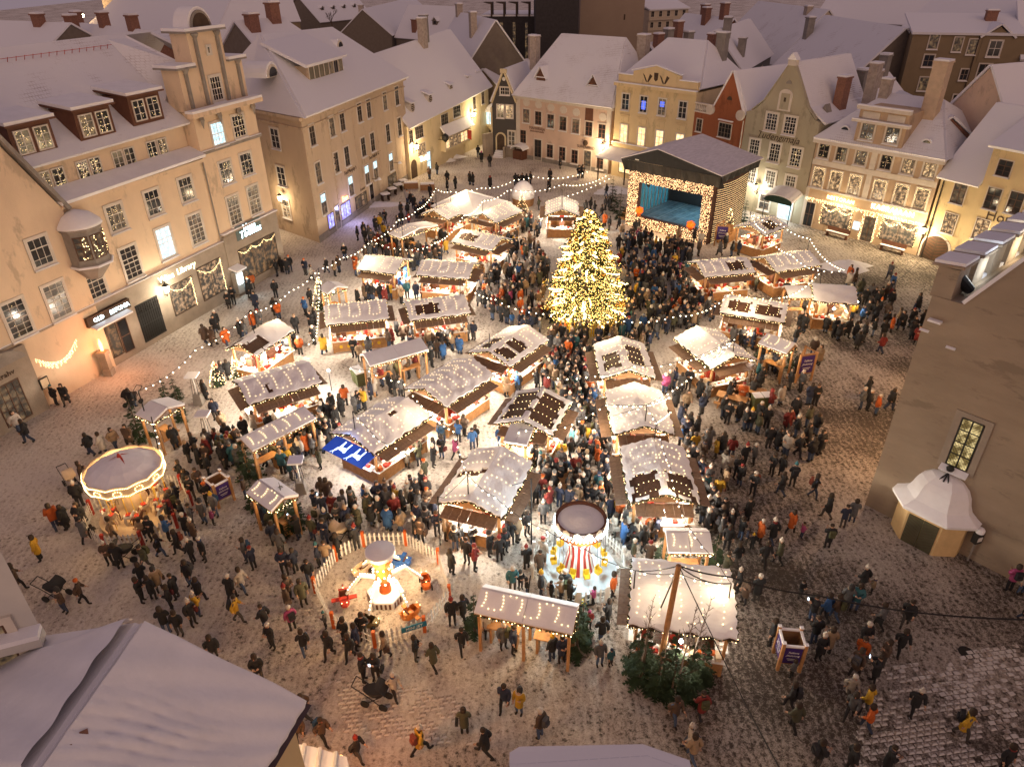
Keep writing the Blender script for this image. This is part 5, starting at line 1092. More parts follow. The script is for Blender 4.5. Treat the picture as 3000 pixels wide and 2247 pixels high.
# tall ochre house, upper right
fo = Facade(G(2672, 372, 0), G(3060, 470, 0)); k_ = G(2680, 85, 17.0)
b = Bld('tall_ochre_house', 'tall ochre house with scattered unequal windows and a roof dormer at upper right', Facade((k_.x, k_.y), (k_.x + 21, k_.y - 6.5)))
MB().box(0, 22, 0, 8, 0, 16.4).obj('wall', OLIVE, b.root); MB().slab([(-.2, -.3, 16.4), (12, -.3, 16.4), (12, 8, 18), (-.2, 8, 18)], .25).slab([(12, -.5, 13.8), (22, -.5, 13.8), (22, 8, 19.5), (12, 8, 19.5)], .25).obj('roof', SNOWY, b.root)
for px, py, w, h, pn in ((1625, 270, 1.0, 1.6, GLASS), (1780, 290, .9, 1.5, GLASSW), (1875, 305, .9, 1.6, GLASSW), (1590, 395, 1.1, 1.3, GLASS), (1820, 485, .8, 1.2, GLASS), (1945, 475, 1.3, 2.0, GLASS), (2080, 500, 1.3, 2.0, GLASS), (1560, 545, 1.1, 1.5, GLASS), (1765, 660, .8, 1.6, GLASS), (1880, 660, 1.2, 1.9, GLASS), (2020, 670, 1.3, 2.0, LITM)):
    u, z = b.F.uv(2000 + px / 2.209, py / 2.209); b.win(u, z, w, h, 2, 2, pn, .12, '', SASHD)
u, z = b.F.uv(2000 + 2020 / 2.209, 310 / 2.209)
d = MB().prism([(u - 1.5, z - 1.6), (u + 1.5, z - 1.6), (u + 1.5, z + 1.1), (u, z + 2.2), (u - 1.5, z + 1.1)], -.05, 3).obj('dormer', OLIVE, b.root); b.win(u, z - .1, 1.3, 1.7, 2, 2, GLASS, .12, '', SASHW, y=-.05)
MB().slab([(u - 1.8, -.3, z + 1.0), (u, -.3, z + 2.4), (u, 3.5, z + 2.4), (u - 1.8, 3.5, z + 1.0)], .2).slab([(u + 1.8, -.3, z + 1.0), (u, -.3, z + 2.4), (u, 3.5, z + 2.4), (u + 1.8, 3.5, z + 1.0)], .2).obj('dormer_roof', SNOWY, d)
b.pipe(7.2, 0, 16.3, DKWOOD); chimney(b, 9, 5, 16, 18.6, 1.2, 1, BR)
house('snow roof behind the sage gable with pale chimney stacks', (2480, 245), (2600, 215), 12.5, 4.5, 4, GREYW, None, chims=((.05, -.3, 2.5, ST), (.5, -.2, 1.5, PL), (.85, 0, 2, ST)))
house('curved snowy roof with dark red edge behind the restaurant attic', (2640, 270), (2790, 345), 11.8, 4, 3, BRICKC, None, chims=())
b_ = house('pink-mauve stepped roof with lit niche at the right edge', (2905, 195), (3080, 180), 16, 4.5, 6, PINK, None)
def bare_tree(label, px, py, h, seed, name='bare_tree', m=None, cat='tree', group=None, z0=0.0):
    rr = random.Random(seed); mb = MB()
    def br(p, d, l, r, k):
        q = p + d * l; mb.tube(p, q, r, r * .65, 5 if k < 2 else 3, cap=False)
        if k >= 4: return
        for i in range(3 if k else 4):
            e = (d + Vector((rr.uniform(-.7, .7), rr.uniform(-.7, .7), rr.uniform(-.1, .5)))).normalized()
            br(p.lerp(q, rr.uniform(.55, 1)), e, l * rr.uniform(.55, .8), r * .55, k + 1)
    br(Vector((0, 0, 0)), Vector((0, 0, 1)), h * .34, h * .022, 0)
    o = mb.obj(name, m or BARK); o.location = G(px, py, z0); return tag(o, label, cat, group)
for px, py, z, h, s, lab in ((860, 70, 11, 8, 3, 'bare dark tree among the roofs left of the grey gable'), (975, 92, 9, 7, 4, 'bare tree between snow roofs behind the corner house'), (2560, 62, 12, 7, 5, 'bare tree between roofs at the upper right')): bare_tree(lab, px, py, h, s, z0=z)

# ------------------------------------------------------------------ market stalls
def serp(L, a=.12, c=.8, per=1.5, step=.24, seed=0):
    "bulbs of a string laid in U loops over a slope: list of (along, down the slope 0..1)"
    pts = []; x = .3; up = True; H = 1.85
    while x < L - .25:
        n = int((c - a) * H / step)
        for i in range(n + 1):
            t = i / n; pts.append((x + .04 * math.sin(i), a + (c - a) * (t if up else 1 - t)))
        m = int(per / 2 / step)
        for i in range(1, m):
            k = math.sin(PI * i / m) * .08
            pts.append((x + per / 2 * i / m, (c + k) if up else (a - k)))
        x += per / 2; up = not up
    return [p for p in pts if p[0] < L - .15]
def garland(path, rr, step=.07, size=.10):
    "shaggy spruce garland along a polyline, and the bulbs sitting in it"
    mb = MB(); bl = []
    for p, q in zip(path, path[1:]):
        p, q = Vector(p), Vector(q); n = max(2, int((q - p).length / step))
        for i in range(n):
            c = p.lerp(q, i / n)
            for k in range(2):
                d = Vector((rr.gauss(0, 1), rr.gauss(0, 1), rr.gauss(-.3, 1))).normalized(); e = d.orthogonal() * .35
                mb.add([c - e * size, c + e * size, c + d * size * 1.5], [(0, 1, 2)])
            if i % 2 == 0: bl.append(c + Vector((rr.uniform(-.05, .05), rr.uniform(-.05, .05), rr.uniform(-.08, .02))))
    return mb, bl
LST, WST, ZE, ZR = 4.5, 3.4, 2.42, 3.04
STM = {}
def slope_pt(L, W, zE, zR, side, x, s, h=0.0):
    "point on a stall roof: x along the ridge from the middle, s from ridge (0) to eave (1)"
    return (x, side * s * W / 2, zR + (zE - zR) * s + h)
def snow_cells(L, W, zE, zR, bare, t=.09, seed=0, c=.15):
    rr = random.Random(seed); mb = MB(); ph = rr.uniform(0, 9); nx = max(6, int(L / c)); ns = max(5, int(W / 2 / c))
    bare = list(bare) + ([(rr.choice((-1, 1)), q, q + rr.uniform(.06, .16), .1, rr.uniform(.25, .5)) for q in (rr.uniform(.1, .8),)] if rr.random() < .2 else [])
    for side in (-1, 1):
        keep = {}
        for i in range(nx):
            for j in range(ns):
                x, s = (i + .5) / nx + .012 * math.sin(j * 1.1 + ph) + rr.gauss(0, .005), (j + .5) / ns + .03 * math.sin(i * .8 + ph) + rr.gauss(0, .014); keep[i, j] = not any(b_[0] == side and b_[1] < x < b_[2] and b_[3] < s < b_[4] for b_ in bare)
        def P_(i, j, up):
            e = j == ns or i in (0, nx); x = -L / 2 + L * i / nx + (.05 * math.sin(j * 2.3 + ph) if i in (0, nx) else 0); s = j / ns + (.025 * math.sin(i * 1.3 + ph) + .02 * math.sin(i * .5 + ph) if j == ns else 0)
            h = .06 + (t * (.8 if e else 1) * (1 + .35 * math.sin(i * .6 + ph) * math.cos(j * .9 + i * .27) + rr.uniform(-.07, .07)) if up else 0); return slope_pt(L, W, zE, zR, side, x, s, h)
        top = {(i, j): P_(i, j, 1) for i in range(nx + 1) for j in range(ns + 1)}; bot = {k: P_(k[0], k[1], 0) for k in top}; ti = {}
        for k, v in top.items(): ti[k] = len(mb.v); mb.v += [v, bot[k]]
        for (i, j), kp in keep.items():
            if not kp: continue
            q = [(i, j), (i + 1, j), (i + 1, j + 1), (i, j + 1)]; a = [ti[k] for k in q]; mb.f.append(tuple(a if side > 0 else a[::-1])); mb.m.append(0)
            for m_, (k0, k1) in enumerate(((0, 1), (1, 2), (2, 3), (3, 0))):
                if not keep.get((i + (0, 1, 0, -1)[m_], j + (-1, 0, 1, 0)[m_]), False) and not (j == 0 and m_ == 0): mb.f.append((a[k0], a[k1], a[k1] + 1, a[k0] + 1)); mb.m.append(0)
    return mb
def stall_parts(L, W, zE, zR):
    key = (round(L, 1), round(W, 1), round(zE, 2))
    if key in STM: return STM[key]
    rr = random.Random(5); D = {}
    bx, by = L / 2 - .32, W / 2 - .32
    mb = MB()
    for side in (-1, 1): mb.slab([slope_pt(L, W, zE, zR, side, x, s) for x, s in ((-L / 2, 0), (L / 2, 0), (L / 2, 1), (-L / 2, 1))], .055)
    mb.box(-L / 2, L / 2, -.05, .05, zR + .03, zR + .1); D['roof'] = mb.mesh('roof', BARE)
    mb = MB()
    for x in (-bx, bx):
        for y in (-by, by): mb.box(x - .06, x + .06, y - .06, y + .06, 0, zE - .02)
    for y in (-by, by): mb.box(-bx, bx, y - .05, y + .05, zE - .12, zE)
    mb.box(-L / 2 + .05, L / 2 - .05, -.05, .05, zR - .14, zR - .02)
    D['frame'] = mb.mesh('frame', PLANK)
    for nm, x0, x1, y0, y1 in (('long', -bx, bx, by - .03, by + .03), ('end', bx - .03, bx + .03, -by + .07, by - .07)):
        mb = MB()
        for i in range(5): mb.box(x0 + .002 * i, x1, y0 + .004 * (i % 2), y1 - .004 * (i % 2), .05 + i * .18, .05 + i * .18 + .172)
        D['counter_' + nm] = mb.mesh('counter', PLANK)
    mb = MB(); mb.box(-bx - .1, bx + .1, by - .25, by + .25, .97, 1.02); D['top_long'] = mb.mesh('counter_top', WHITE)
    mb = MB(); mb.box(bx - .25, bx + .25, -by + .26, by - .26, .97, 1.02); D['top_end'] = mb.mesh('counter_top', WHITE)
    mb = MB(); gm = [CREAMP, REDP, YELLOWP, ORANGEP, WHITE, BROWNP, BLUEP]
    def goods(x, y):
        s = rr.uniform(.05, .13); h = rr.uniform(.05, .28); mb.box(x - s, x + s, y - s, y + s, 1.022, 1.02 + h, rr.choice((0, 0, 0, 4, 4, 4, 4, 4, 5, 5, 1, 3)))
    for i in range(int(2 * bx / .24)):
        for y in (-by - .08, -by + .12, by - .12, by + .08): goods(-bx + .15 + i * .24 + rr.uniform(-.04, .04), y)
    for i in range(int(2 * by / .3) - 1):
        for x in (-bx, bx): goods(x, -by + .4 + i * .28)
    for i in range(10): s = rr.uniform(.1, .3); x = rr.uniform(-bx + .3, bx - .3); mb.box(x - s, x + s, -.25, .25, .05, rr.uniform(.8, 1.7), rr.choice((0, 4, 5, 1)))
    D['goods'] = mb.mesh('goods', gm)
    mb = MB(); mb.prism([(-by, zE - .02), (by, zE - .02), (0, zR - .06)], -.03, .03); D['gable'] = mb.mesh('gable_board', WOOD)
    n = 9; w = (2 * bx) / n; mb = MB(); mb.box(-w / 2 + .008, w / 2 - .008, 0, .92, -.02, .02); D['board_l'] = mb.mesh('board', BOARD)
    n2 = 6; w2 = (2 * by) / n2; mb = MB(); mb.box(-w2 / 2 + .008, w2 / 2 - .008, 0, .80, -.02, .02); D['board_e'] = mb.mesh('board', BOARD)
    D['n'] = (n, w, n2, w2)
    path = [(-L / 2, -W / 2, zE), (L / 2, -W / 2, zE), (L / 2, 0, zR), (L / 2, W / 2, zE), (-L / 2, W / 2, zE), (-L / 2, 0, zR), (-L / 2, -W / 2, zE)]
    gm_, bl = garland(path, rr)
    D['garland'] = gm_.mesh('garland', GARL); D['glights'] = bulbs_mesh(bl, .028)
    for v in range(3):
        pts = []
        for side in (-1, 1):
            for x, s in serp(L, .12 + .04 * v, .68 + .05 * v, 1.45 + .2 * v): pts.append(slope_pt(L, W, zE, zR, side, x - L / 2, s, .19))
        D['rl%d' % v] = bulbs_mesh(pts, .03, ROOFB)
    mb = MB(); mb.lathe([(.05, -.09), (.09, -.02), (.05, .07)], 8); D['lampb'] = mb.mesh('hanging_lamp', LAMPC)
    STM[key] = D
    return D
FOOT = []         # footprints kept clear of people: (x, y, half length, half width, angle)
def stall(p, q, label, bare=(), rl=0, flaps='abcd', power=95, L=None, W=WST, zE=ZE, zR=ZR, col=(1.0, .85, .66), group='market stalls with snowy roofs', open_ends=''):
    power *= 4.6 if col[2] > .55 else 2.0
    A, B = G(*p, zR), G(*q, zR); d = B - A; c = (A + B) / 2
    L = L or LST; rz = math.atan2(d.y, d.x)
    t = empty('market_stall', label, 'market stall', (c.x, c.y, 0), rz, group)
    FOOT.append((c.x, c.y, L / 2, W / 2 + .1, rz, t))
    D = stall_parts(L, W, zE, zR); bx, by = L / 2 - .32, W / 2 - .32
    link('frame', D['frame'], t); link('roof', D['roof'], t)
    snow_cells(L, W, zE, zR, bare, seed=len(FOOT)).obj('roof_snow', SNOW, t)
    for s in (-1, 1):
        link('counter', D['counter_long'], t, rot=(0, 0, 0 if s > 0 else PI)); link('counter', D['counter_end'], t, rot=(0, 0, 0 if s > 0 else PI))
        link('counter_top', D['top_long'], t, rot=(0, 0, 0 if s > 0 else PI)); link('counter_top', D['top_end'], t, rot=(0, 0, 0 if s > 0 else PI))
        link('gable_board', D['gable'], t, (s * (bx + .05), 0, 0), (0, 0, PI / 2))
    link('goods', D['goods'], t)['kind'] = 'stuff'
    n, w, n2, w2 = D['n']
    for k, ch in enumerate('abcd'):                      # a: -y, b: +x, c: +y, d: -x
        if ch not in flaps: continue
        f = empty('flap', None, None); f.parent = t; lng = ch in 'ac'
        f.location = {'a': (0, -by, zE - .2), 'b': (bx, 0, zE - .22), 'c': (0, by, zE - .2), 'd': (-bx, 0, zE - .22)}[ch]
        f.rotation_euler = (-.16, 0, {'a': PI, 'b': -PI / 2, 'c': 0, 'd': PI / 2}[ch])
        for i in range(n if lng else n2):
            link('board', D['board_l' if lng else 'board_e'], f, ((-(n - 1) / 2 + i) * w if lng else (-(n2 - 1) / 2 + i) * w2, 0, R.uniform(-.006, .006)))
    link('garland', D['garland'], t)['kind'] = 'stuff'; link('garland_lights', D['glights'], t)['kind'] = 'stuff'
    if rl >= 0: link('roof_lights', D['rl%d' % rl], t)['kind'] = 'stuff'
    for x, y in ((0, -by - .3), (0, by + .3), (-bx - .3, 0), (bx + .3, 0)):      # a work lamp under each flap
        h = link('hanging_lamp', D['lampb'], t, (x, y, zE - .42)); lamp(t, (x, y, zE - .6), power * .62, col, .12)
    return t
ALLB = lambda s: (s, .08, .92, .06, .86)
stall((1094, 754), (1157, 761), 'small snowy stall with two purple posters on its end wall, far left', L=3.6, rl=1, flaps='a')
stall((1238, 766), (1386, 776), 'snowy stall above the dark-square one, very bright counter, left of the big tree', rl=0)
stall((957, 903), (1125, 886), 'long-fronted snowy stall with gold rings painted on its counter', rl=0)
stall((1194, 891), (1358, 871), 'stall with large dark bare roof square right beside the gold-ring stall', bare=((-1, .12, .52, .18, .8),), rl=1)
stall((1433.5, 1030), (1545, 957), 'stall with twin dark bare panels on the front of its roof below the big tree', bare=((-1, .06, .3, .12, .8), (-1, .33, .58, .12, .8), (1, .1, .5, .2, .7)), rl=2)
stall((1253.7, 1135), (1378, 1060), 'fully snowed stall between the twin-panel stall and the blue-lit stall', rl=0)
stall((1039.4, 1267), (1186, 1175), 'snowy stall whose front flap is blue with white shining deer', rl=1, flaps='abc', power=120)
stall((1546.6, 1211), (1579.7, 1160), 'stall with an almost bare dark brown roof edged by snow in the bright middle', bare=(ALLB(-1), ALLB(1)), rl=1, L=3.6, power=130)
stall((1376.5, 1464), (1468, 1317), 'large wet grey-roofed stall with crossed roof battens, soft toys under its front flap', rl=2, bare=((1, .45, .55, 0, .9),), power=120)
stall((1842, 1085), (1815, 990), 'stall with dark streaked bare roof patches straight below the big tree', bare=((-1, .2, .8, .1, .75), (1, .15, .6, .2, .8)), rl=0)
stall((1889, 1248), (1857.6, 1125), 'fully snowed stall with cables meeting on a pole over its roof', rl=2)
stall((1950, 1443.5), (1914, 1292), 'stall with half its roof bare and dark at the near end, above the swing ride', bare=((-1, .02, .42, .12, .88), (1, .02, .42, .12, .88)), rl=0, power=120)
stall((2036, 772), (2193, 758), 'stall right of the big tree with one dark square among roof lights', bare=((-1, .52, .88, .15, .8),), rl=1, col=(1, .74, .46))
stall((2246, 757), (2366, 739), 'snowy stall selling scarves, farthest right of the upper row', rl=0, col=(1, .74, .46))
stall((2195, 662), (2268, 634), 'small timber cabin with dark roof square just right of the stage', bare=((-1, .3, .75, .15, .85),), rl=1, L=4.0, flaps='', col=(1, .7, .4))
stall((2127, 871), (2302, 897), 'stall with two dark framed squares side by side on its roof', bare=((-1, .1, .45, .15, .8), (-1, .52, .92, .15, .8)), rl=0, col=(1, .76, .5))
stall((2404, 838), (2482, 844), 'plain snowy booth with glass front of golden lights, last on the right', rl=-1, flaps='', L=3.1, col=(1, .72, .4))
stall((2149, 1040), (2046, 962), 'large snowy stall with dark upright sign reading in four letters at its corner', rl=2, col=(1, .76, .5))
stall((1647, 616), (1647, 577), 'far stall facing us with bright white counter just behind the big tree', rl=2)
stall((1412.7, 629), (1492, 595), 'snowy stall with U loops of lights, second left of the one behind the tree', rl=0, col=(1, .74, .46))
stall((1275, 618), (1345, 588), 'snowy stall tucked before the large pale tent', rl=1, col=(1, .74, .46))
stall((1353, 676), (1470.6, 701), 'stall with a square dark roof opening outlined in bulbs, upper left', bare=((-1, .1, .5, .15, .75),), rl=0)
stall((716, 1122), (893, 1070), 'snow-streaked stall with tall wooden side flap hung with fir', rl=1, bare=((-1, .3, .36, .3, .8),), power=110)
stall((712, 1003), (803, 945), 'little stall of two staggered roofs at the left edge of the market', rl=-1, L=4.0, W=2.6, bare=((1, 0, .4, .2, .9), (-1, 0, .42, .2, .9)), flaps='')
s33 = stall((1862, 1712), (2140, 1748), 'big flat-roofed stall at the near end with bare birches before it', rl=1, L=4.1, W=3.7, zE=2.5, zR=2.9, flaps='d', power=30)

# details that single stalls carry
def near_stall(px, py):
    g_ = G(px, py); return min(FOOT, key=lambda f: (f[0] - g_.x) ** 2 + (f[1] - g_.y) ** 2)[5]
def in_stall(t, world_pt):
    return t.matrix_basis.inverted() @ Vector(world_pt)
bpy.context.view_layer.update()
t = FOOT[6][5]                                         # blue flap: blue light and lit deer put in as glowing colour
f = empty('flap', 'blue lit flap with two shining white deer', None); f.parent = t; f.location = (-LST / 2 + .3, 0, ZE - .2); f.rotation_euler = (-.2, 0, PI / 2)
BLU = emis('blue_lit_cloth', (.01, .05, .32), .55, False)
MB().box(-1.55, 1.55, 0, 1.15, -.02, .02).obj('cloth', BLU, f)
DEER = [(0, 0), (.09, 0), (.12, .34), (.42, .36), (.46, 0), (.55, 0), (.57, .42), (.66, .5), (.72, .78), (.62, .74), (.52, .56), (.18, .6), (.02, .66), (-.04, .56), (.02, .42)]
for k, x0 in enumerate((-.95, .15)):
    mb = MB(); s = 1.0
    mb.add([((x * s + x0), .12 + z * s * 1.1, .025) for x, z in DEER], [tuple(range(len(DEER)))])
    for a in (-.12, .1): mb.add([(x0 + .68, .12 + .82, .025), (x0 + .72, .12 + .82, .025), (x0 + .74 + a, 1.12, .025), (x0 + .70 + a, 1.12, .025)], [(0, 1, 2, 3)])
    mb.obj('deer_figure', emis('deer_white', (.75, .9, 1), 1.5, False), f)
lamp(t, (-LST / 2 - .6, 0, 3.3), 30, (.25, .45, 1), .1)
t = FOOT[0][5]
for y in (-.62, .62): MB().box(1.55, 1.57, y - .3, y + .3, 1.2, 2.2).obj('poster', BLUEP, t)
t = FOOT[2][5]
for i in range(6): MB().lathe([(.09, 0), (.13, .01), (.13, .03), (.09, .04)], 10).obj('ring', YELLOWP, t, ).location = (-1.4 + i * .55, -1.44, .5)
for c in t.children:
    if c.name.startswith('ring'): c.rotation_euler = (PI / 2, 0, 0)
t = FOOT[17][5]
sg = MB().box(-.18, .18, -.05, .05, .9, 2.2).obj('upright_sign', DKWOOD, t); sg.location = (-2.3, 1.5, 0) if False else (-2.35, -1.5, 0); sg.rotation_euler = (0, 0, -PI / 2)
for i, ch in enumerate('GL\u00d6GI'): text(ch, .24, (0, -.06, 2.05 - i * .24), FRONT, WHITE, sg)

# open shelters for drinkers
def shelter(cs, label, z=2.35, lights=True, ridge=.5, rise=.35, tables=1, trees=(), post=True, name='market_shelter', bare=()):
    "cs: the four roof corners in the photograph, near-left, near-right, far-right, far-left"
    P = [G(*c, z) for c in cs]; c = sum(P, Vector()) / 4
    d = ((P[1] - P[0]) + (P[2] - P[3])) / 2; L = d.length; e = ((P[3] - P[0]) + (P[2] - P[1])) / 2; rz = math.atan2(d.y, d.x)
    W = max(1.3, abs((Matrix.Rotation(-rz, 3, 'Z') @ e).y))
    t = empty(name, label, 'shelter', (c.x, c.y, 0), rz, 'open timber shelters of the market')
    FOOT.append((c.x, c.y, L / 2 - .2, W / 2 - .3, rz, t))
    mb = MB(); ms = MB(); yr = -W / 2 + W * (1 - ridge)
    for y0, z0, y1, z1 in ((-W / 2, z, yr, z + rise), (W / 2, z, yr, z + rise)):
        mb.slab([(-L / 2, y0, z0), (L / 2, y0, z0), (L / 2, y1, z1), (-L / 2, y1, z1)], .05)
        for a in (0, 1):
            x0, x1 = -L / 2 + a * L / 2 + .01, -L / 2 + (a + 1) * L / 2 - .01
            ms.slab([(x0, y0, z0 + .055), (x1, y0, z0 + .055), (x1, y1, z1 + .055), (x0, y1, z1 + .055)], .13)
    mb.obj('roof', WOOD, t); ms.obj('roof_snow', SNOW, t)
    k = max(2, round(L / 2.4) + 1)
    for i in range(k):
        for y in (-W / 2 + .18, W / 2 - .18):
            x = -L / 2 + .15 + (L - .3) * i / (k - 1); MB().box(x - .06, x + .06, y - .06, y + .06, 0, z + .02).obj('post', PLANK, t)
    MB().box(-L / 2 + .1, L / 2 - .1, -W / 2 + .1, -W / 2 + .22, z - .16, z - .02).box(-L / 2 + .1, L / 2 - .1, W / 2 - .22, W / 2 - .1, z - .16, z - .02).obj('beam', PLANK, t)
    if lights:
        pts = []
        for x, s in serp(L, .2, .75, 1.5, .24): pts.append((x - L / 2, -W / 2 + (1 - s) * (yr + W / 2), z + rise * (1 - s) + .25))
        link('roof_lights', bulbs_mesh(pts, .03, ROOFB), t)['kind'] = 'stuff'
    gm_, bl = garland([(-L / 2, -W / 2, z), (L / 2, -W / 2, z), (L / 2, W / 2, z)], R); gm_.obj('garland', GARL, t)['kind'] = 'stuff'; link('garland_lights', bulbs_mesh(bl, .034), t)['kind'] = 'stuff'
    lamp(t, (0, 0, z - .25), 40 * tables + 10, (1, .70, .34), .12); MB().lathe([(.04, -.08), (.08, 0), (.04, .06)], 8, 0, (0, 0, z - .15)).obj('hanging_lamp', LAMPW, t)
    for i in range(tables):
        x = (i + .5) / tables * L - L / 2
        tb = empty('standing_table', ('plank table inside ' if tables == 1 else ('left plank table inside ' if i == 0 else 'right plank table inside ')) + label.split(',')[0], 'table', t.matrix_basis @ Vector((x, .1, 0)), rz, 'tables in the shelters')
        MB().box(-.7, .7, -.28, .28, .98, 1.03).obj('tabletop', PLANK, tb)
        for sx in (-.55, .55): MB().box(sx - .05, sx + .05, -.2, .2, 0, .979).obj('leg', PLANK, tb)
    return t
bpy.context.view_layer.update()
shelter([(1077, 1080), (1253, 1030), (1227, 999), (1062, 1044)], 'two-part snow-roofed shelter left of the twin-panel stall', lights=False, ridge=.35, tables=2)
shelter([(734, 1330), (921.5, 1233), (884, 1201), (701, 1293)], 'long bluish-roofed shelter below the snow-streaked stall', ridge=.35, tables=2)
shelter([(412, 1225), (457, 1246), (536, 1187), (480, 1166)], 'lone small shelter with firs at the far left of the market', lights=False, ridge=.5)
shelter([(727, 1451), (800, 1506), (872, 1455.6), (798, 1405)], 'tiny bluish gabled shelter wrapped in firs beside the purple poster box', ridge=.5)
shelter([(1390, 1800), (1679, 1862.5), (1695.6, 1780), (1420, 1721)], 'long two-bay shelter at the near end between the two rides', ridge=.35, tables=2)
shelter([(1953, 1623.6), (2086, 1624.6), (2070, 1558), (1943.6, 1555)], 'small square shelter right of the swing ride', ridge=.4)
shelter([(1472.5, 1296), (1543, 1313), (1575, 1245), (1509, 1239)], 'plain white-roofed shelter before the bare-roofed stall', lights=False, ridge=.05, tables=1)
shelter([(2224.5, 1011), (2306.5, 1042), (2333, 1018.6), (2248, 988.7)], 'small glowing shelter by the triangular sign on the right', ridge=.3)
shelter([(2298.6, 876), (2376, 876), (2368, 847), (2302, 846)], 'small dark open shelter beside the golden booth', lights=False, ridge=.3)
shelter([(1157.5, 696.5), (1199, 708), (1260.7, 659), (1228, 646)], 'narrow lit shelter in the upper left corner of the market', ridge=.5)
shelter([(945, 858), (974, 872), (1006, 841), (979, 825)], 'small plain shelter with a lit fir at its corner, left edge of the market', lights=False, ridge=.5)
# the pale tent and the little domed hut at the back
P = [G(*c, 2.5) for c in ((1262, 606), (1398, 640), (1500, 596), (1380, 576))]; T1, T2 = G(1366, 558, 4.0), G(1440, 580, 3.4)
t = empty('snowy_tent', 'large pale tent with sagging snowy roof behind the upper left stalls', 'tent')
mb = MB(); mb.slab([P[0], P[1], T2, T1], .1); mb.slab([P[1], P[2], T2], .1); mb.slab([P[2], P[3], T1, T2], .1); mb.slab([P[3], P[0], T1], .1); mb.obj('roof', SNOW, t)
for p in P: MB().tube((p.x, p.y, 0), (p.x, p.y, 2.5), .06).obj('post', PLANK, t)
c = sum(P, Vector()) / 4; FOOT.append((c.x, c.y, 3.0, 2.6, 0.2, t)); lamp(t, (c.x, c.y, 2.2), 60, (1, .7, .36), .2)
t = empty('domed_hut', 'small snow-covered domed hut with fir branches behind the upper stalls', 'hut', G(1533, 600))
mb = MB(); mb.lathe([(1.35, .9), (1.3, 1.5), (1.0, 2.2), (.5, 2.65), (.05, 2.8)], 14); mb.obj('roof', SNOW, t, True); mb = MB(); mb.lathe([(1.2, 0), (1.3, .9)], 14); mb.obj('wall', WOOD, t)

# ------------------------------------------------------------------ firs
def spruce_mesh(h, seed, dens=1.0, m=None):
    rr = random.Random(seed); mb = MB(); mb.tube((0, 0, 0), (0, 0, h * .97), h * .022, .01, 6, 1)
    tiers = int(h * 5 * dens)
    for i in range(tiers):
        t = i / tiers; z = h * (.06 + .92 * t); rad = h * .24 * (1 - t) ** .85 + .05
        for k in range(max(4, int(9 * (1 - t) + 3))):
            a = rr.uniform(0, 2 * PI); r = rad * rr.uniform(.7, 1.15); dz = -r * rr.uniform(.1, .45)
            d = Vector((math.cos(a), math.sin(a), 0)); s = Vector((-math.sin(a), math.cos(a), 0)); p0 = Vector((0, 0, z)); p1 = p0 + d * r + Vector((0, 0, dz))
            for j in range(5):
                f = .2 + .8 * j / 5; c = p0.lerp(p1, f); w = (.30 * r + .07) * (1.15 - f)
                for sg in (-1, 1):
                    tip = c + s * sg * w + d * w * .8 + Vector((0, 0, rr.uniform(-.06, .05)))
                    mb.add([c - d * .05 * r, c + d * .16 * r, tip], [(0, 1, 2)])
    return mb.mesh('fir', [m or GREEN, BARK])
FIR = [spruce_mesh(2.6, 1, .62), spruce_mesh(3.2, 2, .62), spruce_mesh(2.1, 3, .7)]
def fir(px, py, k, label, lit=False, s=1.0, z=0.0):
    o = link('fir_tree', FIR[k % 3]); o.location = G(px, py); o.rotation_euler = (0, 0, R.uniform(0, 6)); o.scale = (s, s, s); tag(o, label, 'tree', 'small fir trees of the market')
    if lit:
        h = (2.6, 3.2, 2.1)[k % 3]; link('tree_lights', bulbs_mesh([((h * .25 * (1 - t_) + .08) * math.cos(a), (h * .25 * (1 - t_) + .08) * math.sin(a), h * (.1 + .88 * t_)) for t_, a in [(R.random() ** 1.3, R.uniform(0, 6.3)) for _ in range(90)]], .035), o)['kind'] = 'stuff'
    return o
